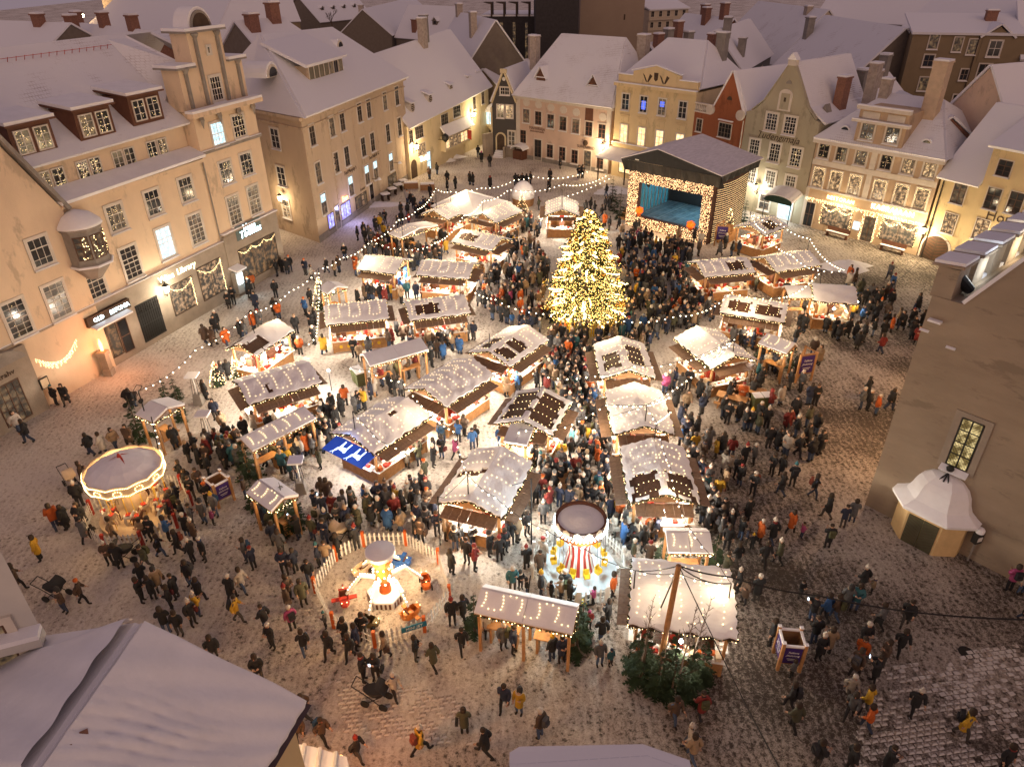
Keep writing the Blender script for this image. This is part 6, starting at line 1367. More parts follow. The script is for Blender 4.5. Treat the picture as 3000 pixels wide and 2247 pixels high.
for px, py, k, lab, lit, s in (
    (412, 1285, 1, 'fir at the near left corner of the lone small shelter', 0, 1), (535, 1232, 0, 'fir at the right corner of the lone small shelter', 0, .8), (490, 1180, 2, 'slim fir behind the lone small shelter', 0, 1), (520, 1172, 0, 'second slim fir behind the lone small shelter', 0, .8),
    (735, 1400, 1, 'fir at the left end of the long bluish-roofed shelter', 0, 1.0), (712, 1370, 2, 'short fir at the left end of the long bluish-roofed shelter', 0, 1), (930, 1310, 0, 'fir at the right end of the long bluish-roofed shelter', 0, .9),
    (850, 1560, 1, 'broad fir at the near corner of the tiny gabled shelter', 0, 1.05), (815, 1560, 0, 'fir hiding the front of the tiny gabled shelter', 0, .9), (870, 1530, 2, 'low fir at the right corner of the tiny gabled shelter', 0, 1.1), (745, 1490, 2, 'low fir at the left corner of the tiny gabled shelter', 0, 1),
    (1392, 1850, 0, 'fir closing the left end of the long two-bay shelter', 0, .95), (1690, 1905, 1, 'fir closing the right end of the long two-bay shelter', 0, .9), (1705, 1860, 0, 'fir behind the right end of the long two-bay shelter', 0, .9),
    (1935, 1660, 0, 'fir left of the small square shelter', 0, .9), (2090, 1665, 0, 'fir right of the small square shelter', 0, .9),
    (1500, 1345, 0, 'fir with lights before the white-roofed shelter', 1, .85), (1535, 1350, 2, 'low lit fir before the white-roofed shelter', 1, 1.0),
    (2312, 1085, 0, 'fir at the near end of the small glowing shelter', 0, .9), (2225, 1050, 2, 'low fir at the left end of the small glowing shelter', 0, 1), (2372, 905, 0, 'fir beside the small dark open shelter', 0, .8),
    (945, 905, 0, 'lit fir at the corner of the plain shelter on the left edge', 1, 1.1), (700, 1110, 2, 'fir bough heap beside the tall wooden side flap', 1, .9), (640, 1130, 2, 'low lit fir at the outer end of the tall side flap', 1, .9),
    (1530, 625, 1, 'fir in front of the little domed hut', 1, .8), (1700 - 393, 655, 0, 'slim fir before the pale tent', 0, .9), (1815, 640, 1, 'fir at the left foot of the stage', 0, 1.1), (1800, 620, 0, 'second fir left of the stage', 0, 1.0), (1793, 590, 2, 'bushy fir left of the stage', 0, 1.4), (2130, 690, 1, 'fir at the right foot of the stage', 1, .9), (2150, 665, 0, 'fir behind the right foot of the stage', 0, 1.0), (2178, 650, 2, 'bush right of the stage', 0, 1.3),
    (1880, 1990, 1, 'fir in the thicket before the flat-roofed stall, left', 0, 1), (1925, 2020, 0, 'low fir in the front of the thicket', 0, 1), (1965, 2005, 1, 'tall fir in the middle of the thicket', 0, 1.05), (2010, 2035, 1, 'fir at the right front of the thicket', 0, 1), (2050, 1995, 0, 'fir at the right back of the thicket', 0, 1), (1862, 1965, 0, 'fir at the left back of the thicket', 0, 1), (1965, 2045, 0, 'fir against the counter behind the thicket', 0, 1)):
    fir(px, py, k, lab, lit, s)
def birch(px, py, h, seed, lab, lean=(0, 0)):
    rr = random.Random(seed); mb = MB(); p = Vector((0, 0, 0)); n = 9; d = Vector((lean[0], lean[1], 1)).normalized()
    for i in range(n):
        q = p + (d + Vector((rr.uniform(-.05, .05), rr.uniform(-.05, .05), 0))) * h / n; mb.tube(p, q, .045 * (1 - i / n) + .008, .045 * (1 - (i + 1) / n) + .006, 5, 0, False)
        if i > 1:
            for k in range(5):
                a = rr.uniform(0, 6.28); e = Vector((math.cos(a) * .6, math.sin(a) * .6, rr.uniform(.7, 1.2))).normalized(); l = rr.uniform(.5, 1.1) * (1.1 - i / n) * h / 5
                r_ = p.lerp(q, rr.random()); s = r_ + e * l; mb.tube(r_, s, .012, .005, 3, 1, False)
                for _ in range(4):
                    f = r_.lerp(s, rr.uniform(.3, 1)); g2 = (e + Vector((rr.uniform(-.8, .8), rr.uniform(-.8, .8), rr.uniform(-.2, .4)))).normalized(); mb.tube(f, f + g2 * l * .4, .006, .003, 3, 1, False)
        p = q
    o = mb.obj('birch_tree', [BIRCH, BARK]); o.location = G(px, py); tag(o, lab, 'tree', 'bare young birches'); return o
birch(1870, 1985, 4.6, 1, 'bare young birch at the left of the thicket', (.05, 0)); birch(1970, 2050, 4.8, 2, 'pale bare birch at the front of the thicket', (.12, .12)); birch(1925, 2020, 3.6, 3, 'short bare birch sapling in the middle of the thicket', (.05, 0)); birch(2010, 1985, 4.6, 4, 'bare young birch leaning over the flat roof', (.1, 0))

# ------------------------------------------------------------------ the great tree
tb = G(1712, 948)
for z in [9 + .1 * i for i in range(70)]:
    if pix((tb.x, tb.y, z))[1] < 618: break
TH_ = z
XT = empty('christmas_tree', 'great spruce covered all over in golden lights in the middle of the market', 'christmas tree', tb)
rr = random.Random(3); mb = MB(); mb.tube((0, 0, 0), (0, 0, TH_ * .98), .28, .03, 10); mb.obj('trunk', BARK, XT)
mb = MB(); bl = []; bw = []
def trad(t): return 3.25 * ((1 - t) ** .62) * (1.0 if t > .12 else .62 + 3.1 * t)
for i in range(150):
    t = (i / 150) ** 1.0; z = .9 + (TH_ - 1.0) * t; R0 = trad(t) + .06
    for k in range(max(5, int(13 * (1 - t) + 4))):
        a = rr.uniform(0, 2 * PI); gp = math.sin(a * 4 + z * 2.6) + math.sin(a * 7 - z * 3.7); r = R0 * rr.uniform(.70, 1.1) * (1 + .11 * gp)
        if gp < -1.05: continue
        dz = -r * rr.uniform(.05, .28) + .1
        d = Vector((math.cos(a), math.sin(a), 0)); s = Vector((-d.y, d.x, 0)); p0 = Vector((0, 0, z)); p1 = p0 + d * r + Vector((0, 0, dz))
        for j in range(5):
            f = .45 + .55 * (j + .5) / 5; c = p0.lerp(p1, f); w = .26 * (1.2 - f) + .12
            for sg in (-1, 1): mb.add([c - d * .08, c + d * .14, c + s * sg * w + d * .25 + Vector((0, 0, rr.uniform(-.15, .08)))], [(0, 1, 2)])
        for j in range(8): c = p0.lerp(p1, rr.uniform(.66, 1.04)) + s * rr.uniform(-.2, .2) + Vector((0, 0, rr.uniform(-.1, .12))); bl.append(c)
        if rr.random() < .13:                       # one branch in eight is wound thick with bulbs
            for j in range(16): c = p0.lerp(p1, .62 + .42 * j / 16) + s * rr.uniform(-.07, .07) + Vector((0, 0, .06 + rr.uniform(-.03, .06))); bw.append(c)
mb.obj('foliage', mat('lit_spruce', (.045, .055, .018), .8, .4, 5), XT)['kind'] = 'stuff'
link('tree_lights', bulbs_mesh(bl, .027, emis('bulb_gold', (1, .62, .17), 5.5, False)), XT)['kind'] = 'stuff'
link('wound_lights', bulbs_mesh(bw, .05, emis('bulb_bright', (1, .80, .42), 6, False)), XT)['kind'] = 'stuff'
BAU = MB().lathe([(.02, -.16), (.12, -.11), (.16, 0), (.12, .11), (.02, .16)], 10).mesh('bauble', mat('gold_bauble', (.6, .35, .08), .15, .05, metal=1.0), True)
for i in range(46): 
    t = rr.uniform(.05, .9); a = rr.uniform(PI, 2 * PI) if rr.random() < .75 else rr.uniform(0, PI); r = trad(t) * 1.02; link('bauble', BAU, XT, (r * math.cos(a), r * math.sin(a), .9 + (TH_ - 1) * t - r * .15))
for i in range(10):
    t = (.08, .08, .08, .25, .25, .25, .45, .45, .65, .85)[i]; a = i * 2.1; r = trad(t) + .35; lamp(XT, (r * math.cos(a), r * math.sin(a), .9 + (TH_ - 1) * t), 130, (1, .66, .26), .4)
fn = empty('tree_fence', 'ring of upright pale slats round the foot of the great tree', 'fence', tb)
SL = MB().box(-.045, .045, -.012, .012, 0, 1.1).mesh('slat', YELLOWP)
for i in range(78): a = 2 * PI * i / 78; link('slat', SL, fn, (2.35 * math.cos(a), 2.35 * math.sin(a), 0), (0, 0, a + PI / 2))
mb = MB()
for z in (.3, .85):
    for i in range(26): a0, a1 = 2 * PI * i / 26, 2 * PI * (i + 1) / 26; mb.tube((2.32 * math.cos(a0), 2.32 * math.sin(a0), z), (2.32 * math.cos(a1), 2.32 * math.sin(a1), z), .025, n=4, cap=False)
mb.obj('rail', PLANK, fn); FOOT.append((tb.x, tb.y, 2.5, 2.5, 0, XT))

# ------------------------------------------------------------------ the stage
fs = Facade(G(1836, 657), G(2074, 716)); WS = fs.W
ST_ = Bld('stage', 'open-air stage wrapped in thousands of warm bulbs under a snow-dusted tent roof', fs, 'stage')
uv = lambda x, y: fs.uv(1800 + x / 5.5225, 500 + y / 5.5225)
zt = max(uv(270, 0)[1], uv(1650, 240)[1]); o0 = uv(420, 190); o1 = uv(1430, 380); o2 = uv(1400, 950); o3 = uv(390, 740)
u0, u1 = (o0[0] + o3[0]) / 2, (o1[0] + o2[0]) / 2; za, zb = (o2[1] + o3[1]) / 2, (o0[1] + o1[1]) / 2; DS = 7.0
DKB = mat('dark_red_backing', (.06, .025, .018), .8, .3)
mb = MB(); mb.box(0, u0, -.25, .25, 0, zt); mb.box(u1, WS, -.25, .25, 0, zt); mb.box(u0, u1, -.25, .25, zb, zt); mb.box(u0, u1, -.25, .25, 0, za); ST_.part(mb, 'portal_frame', DKB)
rr = random.Random(9); pts = []
while len(pts) < 3600:
    u, z = rr.uniform(.05, WS - .05), rr.uniform(.05, zt - .05)
    if u0 - .03 < u < u1 + .03 and za - .03 < z < zb + .03: continue
    pts.append((u, -.3 - rr.uniform(0, .1), z))
link('portal_lights', bulbs_mesh(pts, .03, emis('bulb_rose', (1, .64, .33), 2.6, False)), ST_.root)['kind'] = 'stuff'
mb = MB()
for i in range(900):
    u, z = rr.uniform(.05, WS - .05), rr.uniform(.05, zt - .05)
    if u0 < u < u1 and za < z < zb: continue
    s = rr.uniform(.08, .16); mb.add([(u - s, -.26 - rr.uniform(0, .1), z), (u + s, -.27, z + rr.uniform(-.1, .1)), (u, -.3, z + s)], [(0, 1, 2)])
ST_.part(mb, 'portal_leaves', mat('russet_leaves', (.10, .03, .015), .8, .5, 8))['kind'] = 'stuff'
mb = MB(); mb.box(u0 - .5, u1 + .5, .25, DS, 0, za - .02); ST_.part(mb, 'floor', mat('stage_floor', (.13, .15, .17), .25, .4, 1.5))
mb = MB()
for i in range(9): mb.box(u0 + (u1 - u0) * i / 9, u0 + (u1 - u0) * i / 9 + .02, .4, DS - .1, za - .02, za - .008)
mb.box(u0 + 2.0, u0 + 2.05, .4, DS - .1, za - .02, za - .006); ST_.part(mb, 'floor_lines', STONE)
mb = MB(); mb.box(u0 - .7, u1 + .7, DS - .1, DS, 0, zt); ST_.part(mb, 'back_drop', mat('stage_black', (.01, .011, .013), .8)); mb = MB(); mb.box(u1 + .35, u1 + .45, .3, DS, 0, zt); mb.box(u0 - .7, u1 + .7, .3, DS, zb + .35, zb + .45); ST_.part(mb, 'wings', MATS['stage_black'])
mb = MB()
for i in range(26):
    w = .5 + i * .24; d_ = .08 * math.sin(i * 2.1); mb.add([(u0 - .35 + d_, w, za), (u0 - .35 - d_, w + .24, za), (u0 - .35 - d_, w + .24, zb + .3), (u0 - .35 + d_, w, zb + .3)], [(0, 1, 2, 3)])
ST_.part(mb, 'curtain', mat('teal_curtain', (.05, .20, .26), .85, .25))
lamp(ST_.root, ((u0 + u1) / 2 + 1.6, 3.4, zb - .2), 700, (.35, .82, 1), .4); lamp(ST_.root, (u0 + 1.2, 2.2, zb - .2), 40, (.5, .8, 1), .3)
ST_.part(MB().box(u1 - 2.4, u1 - .3, 5.5, 5.7, zb - .55, zb - .25), 'light_bar', emis('stage_bar', (1, .7, .75), 4, True)); ST_.part(MB().tube((u0 + .5, .6, zb - .1), (u0 + .5, .8, zb - .5), .18, n=10), 'spotlight', IRON)
for u, z in ((u0 + .45, za + .15), (u1 - .75, za - .1)):           # orange shaggy stage balls on stands
    mb = MB()
    for i in range(160):
        d = Vector((rr.gauss(0, 1), rr.gauss(0, 1), rr.gauss(0, 1))).normalized(); e = d.orthogonal() * .1; mb.add([d * .25 - e, d * .25 + e, d * .72 + Vector((rr.uniform(-.1, .1), 0, rr.uniform(-.1, .1)))], [(0, 1, 2)])
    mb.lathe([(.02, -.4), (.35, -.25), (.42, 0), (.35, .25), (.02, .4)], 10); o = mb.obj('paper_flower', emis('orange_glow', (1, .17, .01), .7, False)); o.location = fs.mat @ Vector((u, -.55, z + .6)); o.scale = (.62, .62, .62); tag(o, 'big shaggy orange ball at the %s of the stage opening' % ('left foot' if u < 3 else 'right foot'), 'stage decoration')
    MB().lathe([(.3, -.95), (.36, -.5), (.1, -.4)], 8).obj('pot', ORANGEP, o)
# side net of lights
pts = [(WS + .12 + .0, .3 + (i + .5 * (j % 2)) * (DS - .3) / 35, .1 + j * (zt - .2) / 26 - .25 * math.sin(PI * i / 35)) for i in range(34) for j in range(27)]
link('net_lights', bulbs_mesh(pts, .024, emis('bulb_net', (1, .72, .34), 3.5, False)), ST_.root)['kind'] = 'stuff'; mb = MB(); mb.box(WS - .1, WS + .05, .26, DS, 0, zt); ST_.part(mb, 'side_net', DKB)
ap = fs.uv(1400 * 1.3562, 325 * 1.3562); fr = fs.uv(2118, 540); fl = fs.uv(1834, 468)
TENT = mat('black_tent_cloth', (.018, .018, .02), .6, .3)
mb = MB(); ov = .9; zeR = zt + 1.15; zeL = zt + 1.1; ua = WS * .36; zap = zt + 2.6
mb.slab([(WS + .9, -ov, zeR), (WS + .9, DS + 1, zeR), (ua, DS + 1, zap), (ua, -ov, zap)], .08); mb.slab([(-.7, -ov, zeL), (-.7, DS + 1, zeL), (ua, DS + 1, zap), (ua, -ov, zap)], .08)
r_ = ST_.part(mb, 'tent_roof', mat('snow_dusted_tent', (.66, .63, .66), .7, .16, 1.2, .2, 4, stretch=(4, 1, 1)))
mb = MB(); mb.add([(-.7, -ov, zeL), (WS + .9, -ov, zeR), (ua, -ov, zap)], [(0, 1, 2)])
n = 24
top = [(-.7 + (WS + 1.6) * i / n, -ov - .0, zeL) for i in range(n + 1)]; bot = [(u_ + .1, -.32 + .12 * math.sin(i * 2.4), zt - .1) for i, (u_, _, _) in enumerate(top)]
for i in range(n): mb.add([bot[i], bot[i + 1], top[i + 1], top[i]], [(0, 1, 2, 3)])
for i in range(12):
    w = -ov + (DS + ov + .5) * i / 12; w1 = w + (DS + ov + .5) / 12; mb.add([(WS + .85, w, zeR), (WS + .85, w1, zeR), (WS + .55 + .2 * (i % 2), w1, zt + .35), (WS + .55 + .2 * ((i + 1) % 2), w, zt + .35)], [(0, 1, 2, 3)])
ST_.part(mb, 'tent_cloth', TENT); ST_.part(MB().box(1.0, 1.45, -ov - .02, -ov - .01, zeL + .12, zeL + .22), 'label_plate', WHITE)
for s_, uu in ((0, -1.2), (1, WS + .9)):
    mb = MB()
    for i in range(7): mb.box(uu - .5, uu + .5, 1.0 + i * .3, 1.3 + i * .3, 0, .25 + i * .2)
    ST_.part(mb, 'steps', PLANK)
lamp(ST_.root, (WS * .5, -2.2, 1.0), 200, (1, .68, .36), .8); lamp(ST_.root, (WS * .2, -2.6, 4.2), 110, (1, .68, .36), .8); lamp(ST_.root, (WS * .9, -2.6, 4.0), 110, (1, .68, .36), .8)
c = fs.mat @ Vector((WS / 2, DS / 2, 0)); FOOT.append((c.x, c.y, WS / 2 + .6, DS / 2 + .6, math.atan2(fs.u.y, fs.u.x), ST_.root))

# ------------------------------------------------------------------ rides
def pen(poly_pts, label, post_m=ORANGEP, gap=()):
    P = [G(*p) for p in poly_pts]; c = sum(P, Vector()) / len(P); t = empty('picket_fence', label, 'fence', c, 0, 'white picket fences round the rides')
    pk = MB().prism([(-.045, .05), (.045, .05), (.045, .78), (0, .88), (-.045, .78)], -.012, .012).mesh('picket', WHITE); rails = MB()
    for i in range(len(P)):
        p, q = P[i] - c, P[(i + 1) % len(P)] - c; d = q - p; n = int(d.length / .21); a = math.atan2(d.y, d.x)
        MB().box(-.07, .07, -.07, .07, 0, .98).obj('post', post_m, t).location = p
        if i in gap: continue
        for k in range(n):
            link('picket', pk, t, p.lerp(q, (k + .5) / n), (0, 0, a))
        off = Vector((-d.y, d.x, 0)).normalized() * .03
        for z in (.28, .62): rails.tube(p + off + Vector((0, 0, z)), q + off + Vector((0, 0, z)), .022, n=4)
    rails.obj('rail', WHITE, t); return t
pen([(1067, 1600), (1190, 1597), (1285, 1650), (1318, 1758), (1245, 1850), (1100, 1895), (979, 1838), (925, 1735), (986, 1642)], 'white picket fence with orange posts round the small aeroplane ride')
mb = MB(); mb.box(-.55, .55, -.02, .02, -.14, .14, 0); sg = mb.obj('fence_sign', TEALP); sg.location = G(1217, 1862) + Vector((0, -.05, .62)); sg.rotation_euler = (0, 0, .38); tag(sg, 'blue sign with white letters hung on the near picket fence', 'sign'); text('MINI JET', .2, (0, -.025, 0), FRONT, WHITE, sg)
sw = G(1694, 1668); rsw = 2.25
pp = [sw + Vector((rsw * math.cos(a), rsw * math.sin(a), 0)) for a in [2 * PI * (i + .35) / 10 for i in range(10)]]
pen([pix(p) for p in pp], 'white picket fence with red posts round the swing ride', WHITE)
FOOT.append((sw.x, sw.y, 1.9, 1.9, 0, None)); rp = G(1132, 1748); FOOT.append((rp.x, rp.y, 2.6, 2.6, 0, None))
# swing ride
SWR = empty('swing_ride', 'chair swing ride with mauve snowy disc roof and yellow seats', 'carousel', sw); SWR.scale = (.7, .7, .97)
mb = MB(); mb.lathe([(2.7, 0), (2.7, .22), (2.6, .22)], 8); mb.obj('platform', mat('icy_deck', (.5, .55, .58), .5, .1), SWR)
n = 24; mb = MB(); prof = [(1.05, .22), (.95, .5), (.72, 1.3), (.80, 1.9), (1.15, 2.35), (1.25, 2.5)]
for i in range(n):
    a0, a1 = 2 * PI * i / n, 2 * PI * (i + 1) / n
    for (r0, z0), (r1, z1) in zip(prof, prof[1:]): mb.add([(r0 * math.cos(a0), r0 * math.sin(a0), z0), (r0 * math.cos(a1), r0 * math.sin(a1), z0), (r1 * math.cos(a1), r1 * math.sin(a1), z1), (r1 * math.cos(a0), r1 * math.sin(a0), z1)], [(0, 1, 2, 3)], i % 2)
mb.obj('centre_drum', [WHITE, REDP], SWR); mb = MB(); mb.lathe([(1.3, 2.45), (1.5, 2.55), (1.3, 2.65)], 20); mb.obj('gold_ring', ORANGEP, SWR)
zd = 3.15; rd = 1.62
mb = MB(); mb.lathe([(rd, zd - .25), (rd + .05, zd + .2), (rd - .08, zd + .2), (rd - .1, zd + .02), (rd - .1, zd - .25)], 28); mb.obj('rim', BROWNP, SWR); mb = MB(); mb.lathe([(rd - .1, zd - .02), (rd - .12, zd + .06), (.8, zd + .1), (.05, zd + .2)], 28); mb.obj('roof_snow', SNOW, SWR)
mb = MB()
for i in range(14):
    a = 2 * PI * i / 14; r = rd + .06; da = .18; mb.add([(r * math.cos(a - da), r * math.sin(a - da), zd - .2), (r * math.cos(a + da), r * math.sin(a + da), zd - .2), (r * math.cos(a + da * .8), r * math.sin(a + da * .8), zd + .16), ((r) * math.cos(a), (r) * math.sin(a), zd + .3), (r * math.cos(a - da * .8), r * math.sin(a - da * .8), zd + .16)], [(0, 1, 2, 3, 4)])
mb.obj('painted_shields', CREAMP, SWR); link('rim_lights', bulbs_mesh([((rd + .12) * math.cos(a), (rd + .12) * math.sin(a), zd - .2 + .18 * (k % 2)) for k, a in [(i, 2 * PI * i / 90) for i in range(90)]], .06, BULBC), SWR)['kind'] = 'stuff'
seat = MB(); seat.box(-.2, .2, -.18, .18, 0, .06); seat.box(-.2, .2, .14, .18, .06, .42); seat.box(-.2, -.16, -.18, .14, .06, .25); seat.box(.16, .2, -.18, .14, .06, .25); sm_ = seat.mesh('swing_seat', YELLOWP); chm = MB()
for x in (-.18, .18): chm.tube((x, 0, .3), (x * .8, .1, 2.2), .012, n=3)
chm = chm.mesh('chain', IRON)
for i in range(12):
    a = 2 * PI * i / 12 + .2; r = 1.75; o = link('swing_seat', sm_, SWR, (r * math.cos(a), r * math.sin(a), .75), (0, 0, a + PI / 2)); link('chain', chm, o)
lamp(SWR, (0, -2.2, 2.6), 240, (.72, .95, 1), .3); lamp(SWR, (1.9, 1.2, 2.6), 200, (.72, .95, 1), .3); lamp(SWR, (-1.9, 1.2, 2.6), 200, (.72, .95, 1), .3)
# aeroplane ride
RD = empty('arm_ride', 'small children ride with six arms, toy vehicles and a round snowy top', 'carousel', rp); RD.scale = (.7, .7, .92)
mb = MB()
for k in range(6):
    a0, a1 = PI / 3 * k, PI / 3 * (k + 1); c0, c1 = (1.25 * math.cos(a0), 1.25 * math.sin(a0)), (1.25 * math.cos(a1), 1.25 * math.sin(a1))
    for i in range(9): x0, y0 = c0[0] + (c1[0] - c0[0]) * i / 9, c0[1] + (c1[1] - c0[1]) * i / 9; x1, y1 = c0[0] + (c1[0] - c0[0]) * (i + 1) / 9, c0[1] + (c1[1] - c0[1]) * (i + 1) / 9; mb.add([(x0, y0, 0), (x1, y1, 0), (x1, y1, .35), (x0, y0, .35)], [(0, 1, 2, 3)], i % 2)
mb.obj('striped_base', [WHITE, BROWNP], RD); mb = MB(); mb.lathe([(1.23, .33), (1.2, .42), (.2, .5)], 6); mb.obj('base_snow', SNOW, RD)
mb = MB(); mb.lathe([(.42, .4), (.34, .9), (.5, 1.3), (.55, 1.7), (.45, 2.1), (.7, 2.5), (.8, 2.9)], 12); mb.obj('column', ORANGEP, RD); mb = MB(); mb.lathe([(.9, 2.9), (.95, 3.1), (.9, 3.14), (.5, 3.2), (.05, 3.28)], 24); mb.obj('roof_snow', SNOW, RD)
mb = MB(); mb.lathe([(.82, 2.88), (.93, 2.9), (.93, 3.08), (.82, 3.08)], 24); mb.obj('rim', WHITE, RD)
link('column_lights', bulbs_mesh([(.62 * math.cos(a), .62 * math.sin(a), z) for z in (1.3, 1.75, 2.2) for a in [2 * PI * i / 10 for i in range(10)]], .07, BULBW), RD)['kind'] = 'stuff'
VM = [ORANGEP, BLUEP, CREAMP, REDP, mat('moss_car', (.12, .10, .05), .4, .3), mat('fire_orange', (.6, .2, .04), .4, .2)]
for k in range(6):
    a = PI / 3 * k + .26; d = Vector((math.cos(a), math.sin(a), 0)); mb = MB(); p0 = d * .5 + Vector((0, 0, 1.5)); p1 = d * 1.4 + Vector((0, 0, 1.75)); p2 = d * 2.45 + Vector((0, 0, .75)); mb.tube(p0, p1, .12, .1, 6); mb.tube(p1, p2, .1, .08, 6); arm = mb.obj('arm', WHITE, RD)
    link('arm_lights', bulbs_mesh([p0.lerp(p1, i / 6) + Vector((0, 0, .14)) for i in range(6)] + [p1.lerp(p2, i / 7) + Vector((0, 0, .13)) for i in range(7)], .05, BULBW), arm)['kind'] = 'stuff'
    o = empty('vehicle', None, None); o.parent = RD; o.location = d * 2.62 + Vector((0, 0, .3)); o.rotation_euler = (0, 0, a + PI / 2); o.scale = (.8, .8, .8); m = VM[k]
    mb = MB()                                              # hull with open cockpit
    for i, (x, w, h0, h1) in enumerate(((-.85, .18, .15, .45), (-.5, .36, 0, .55), (0, .40, 0, .5), (.5, .34, .02, .48), (.9, .16, .15, .35))):
        mb.v += [(x, -w, h0), (x, w, h0), (x, w, h1), (x, -w, h1)]
    for i in range(4): b0_ = i * 4; mb.f += [(b0_, b0_ + 4, b0_ + 5, b0_ + 1), (b0_ + 1, b0_ + 5, b0_ + 6, b0_ + 2), (b0_ + 3, b0_ + 7, b0_ + 4, b0_)] + ([(b0_ + 2, b0_ + 6, b0_ + 7, b0_ + 3)] if i in (0, 3) else []); mb.m += [0] * (4 if i in (0, 3) else 3)
    mb.f += [(0, 1, 2, 3), (16, 19, 18, 17)]; mb.m += [0, 0]; mb.obj('hull', m, o)
    MB().box(-.4, .05, -.3, .3, .08, .2, 0).box(-.45, -.38, -.3, .3, .2, .62, 0).obj('seat', BROWNP, o)
    if k % 2: MB().box(-.15, .2, -1.0, 1.0, .22, .3).box(-.85, -.7, -.4, .4, .4, .46).box(-.87, -.72, -.03, .03, .4, .8).obj('wings', m, o)
    else:
        for sx in (-.55, .55):
            for sy in (-.42, .42): MB().lathe([(.02, -.06), (.2, -.06), (.2, .06), (.02, .06)], 10).obj('wheel', IRON, o).matrix_local = Matrix.Translation((sx, sy, .05)) @ Matrix.Rotation(PI / 2, 4, 'X')
    link('vehicle_lights', bulbs_mesh([(.8, -.2, .5), (.8, .2, .5), (-.6, 0, .68)], .05, BULB), o)['kind'] = 'stuff'
for x, y in ((1.2, .8), (-1.2, .8), (0, -1.3)): lamp(RD, (x, y, 2.3), 230, (1, .66, .32), .2)
# old-fashioned carousel
cc = G(361, 1372, 3.1); cc.z = 0; CR = empty('carousel', 'old-fashioned carousel with wide mauve canopy, golden scalloped rim and toy horses', 'carousel', cc); CR.scale = (.72, .72, .92); FOOT.append((cc.x, cc.y, 2.1, 2.1, 0, None))
zc, rc = 3.35, 2.55
mb = MB(); mb.lathe([(2.6, 0), (2.6, .3), (2.5, .3)], 24); mb.obj('platform', CREAMP, CR); mb = MB(); mb.lathe([(.8, .3), (.8, zc)], 12); mb.obj('centre_drum', CREAMP, CR)
mb = MB(); mb.lathe([(rc - .06, zc + .02), (rc * .6, zc + .42), (.25, zc + .78), (.04, zc + .85)], 12); mb.obj('canopy', mat('canopy_snow', (.80, .78, .80), .7, .06), CR)
mb = MB()
for i in range(3): a = i * 2.2 + 1; mb.add([(.05 * math.cos(a + 1), .05 * math.sin(a + 1), zc + .9), (.28 * math.cos(a), .28 * math.sin(a), zc + .82), (.8 * math.cos(a + .15), .8 * math.sin(a + .15), zc + .62), (.3 * math.cos(a + .5), .3 * math.sin(a + .5), zc + .84)], [(0, 1, 2, 3)])
mb.lathe([(.16, zc + .8), (.1, zc + .95), (.02, zc + 1.05)], 8); mb.obj('canopy_top', REDP, CR)
mb = MB(); N_ = 96
for i in range(N_):
    a0, a1 = 2 * PI * i / N_, 2 * PI * (i + 1) / N_; s0, s1 = .12 * abs(math.sin(a0 * 6)), .12 * abs(math.sin(a1 * 6)); mb.add([(rc * math.cos(a0), rc * math.sin(a0), zc - .42 - s0), (rc * math.cos(a1), rc * math.sin(a1), zc - .42 - s1), (rc * math.cos(a1), rc * math.sin(a1), zc + .1 + s1), (rc * math.cos(a0), rc * math.sin(a0), zc + .1 + s0)], [(0, 1, 2, 3)])
mb.obj('scalloped_rim', CREAMP, CR); bl = [((rc + .05) * math.cos(a), (rc + .05) * math.sin(a), zc + z + .1 * abs(math.sin(a * 6))) for a in [2 * PI * i / 170 for i in range(170)] for z in (-.46, .02)]
for k in range(12):
    a = 2 * PI * (k + .5) / 12
    for j in range(10): b_ = 2 * PI * j / 10; bl.append(((rc + .06) * math.cos(a + .1 * math.cos(b_)), (rc + .06) * math.sin(a + .1 * math.cos(b_)), zc - .2 + .16 * math.sin(b_)))
link('rim_lights', bulbs_mesh(bl, .034, BULB), CR)['kind'] = 'stuff'
hb = MB()                                                # toy horse: barrel, neck, head, four legs, tail
hb.tube((-.32, 0, .62), (.3, 0, .66), .17, .15, 8); hb.tube((.24, 0, .7), (.46, 0, 1.02), .11, .075, 7); hb.tube((.42, 0, 1.04), (.66, 0, .9), .075, .05, 7); hb.tube((-.34, 0, .7), (-.55, 0, .45), .05, .02, 5, 1)
for x, sw_ in ((-.25, -.18), (.25, .2)):
    for y in (-.09, .09): hb.tube((x, y, .58), (x + sw_ * .6, y, .3), .06, .045, 5); hb.tube((x + sw_ * .6, y, .3), (x + sw_ * .2, y, .06), .042, .035, 5)
hb.box(-.14, .14, -.17, .17, .78, .84, 2); hm = [hb.mesh('toy_horse', [c_, BROWNP, REDP]) for c_ in (WHITE, BROWNP, CREAMP)]
for i in range(16):
    a = 2 * PI * i / 16 + .1; r = 2.1 if i % 2 else 1.45; pl = MB().tube((0, 0, .3), (0, 0, zc), .025, n=5).obj('brass_pole', YELLOWP, CR); pl.location = (r * math.cos(a), r * math.sin(a), 0); link('toy_horse', hm[i % 3], pl, (0, 0, .25 + .2 * (i % 3)), (0, 0, a + PI / 2))
for a in (-2.2, -.9, .6, 2.2): lamp(CR, (1.9 * math.cos(a), 1.9 * math.sin(a), zc - .5), 75, (1, .64, .3), .15)
rr_ = 2.55; pp = [cc + Vector((rr_ * math.cos(a), rr_ * math.sin(a), 0)) for a in [2 * PI * i / 9 + .3 for i in range(9)]]
pen([pix(p) for p in pp], 'white picket fence with red posts round the old-fashioned carousel', REDP, gap=(2,))

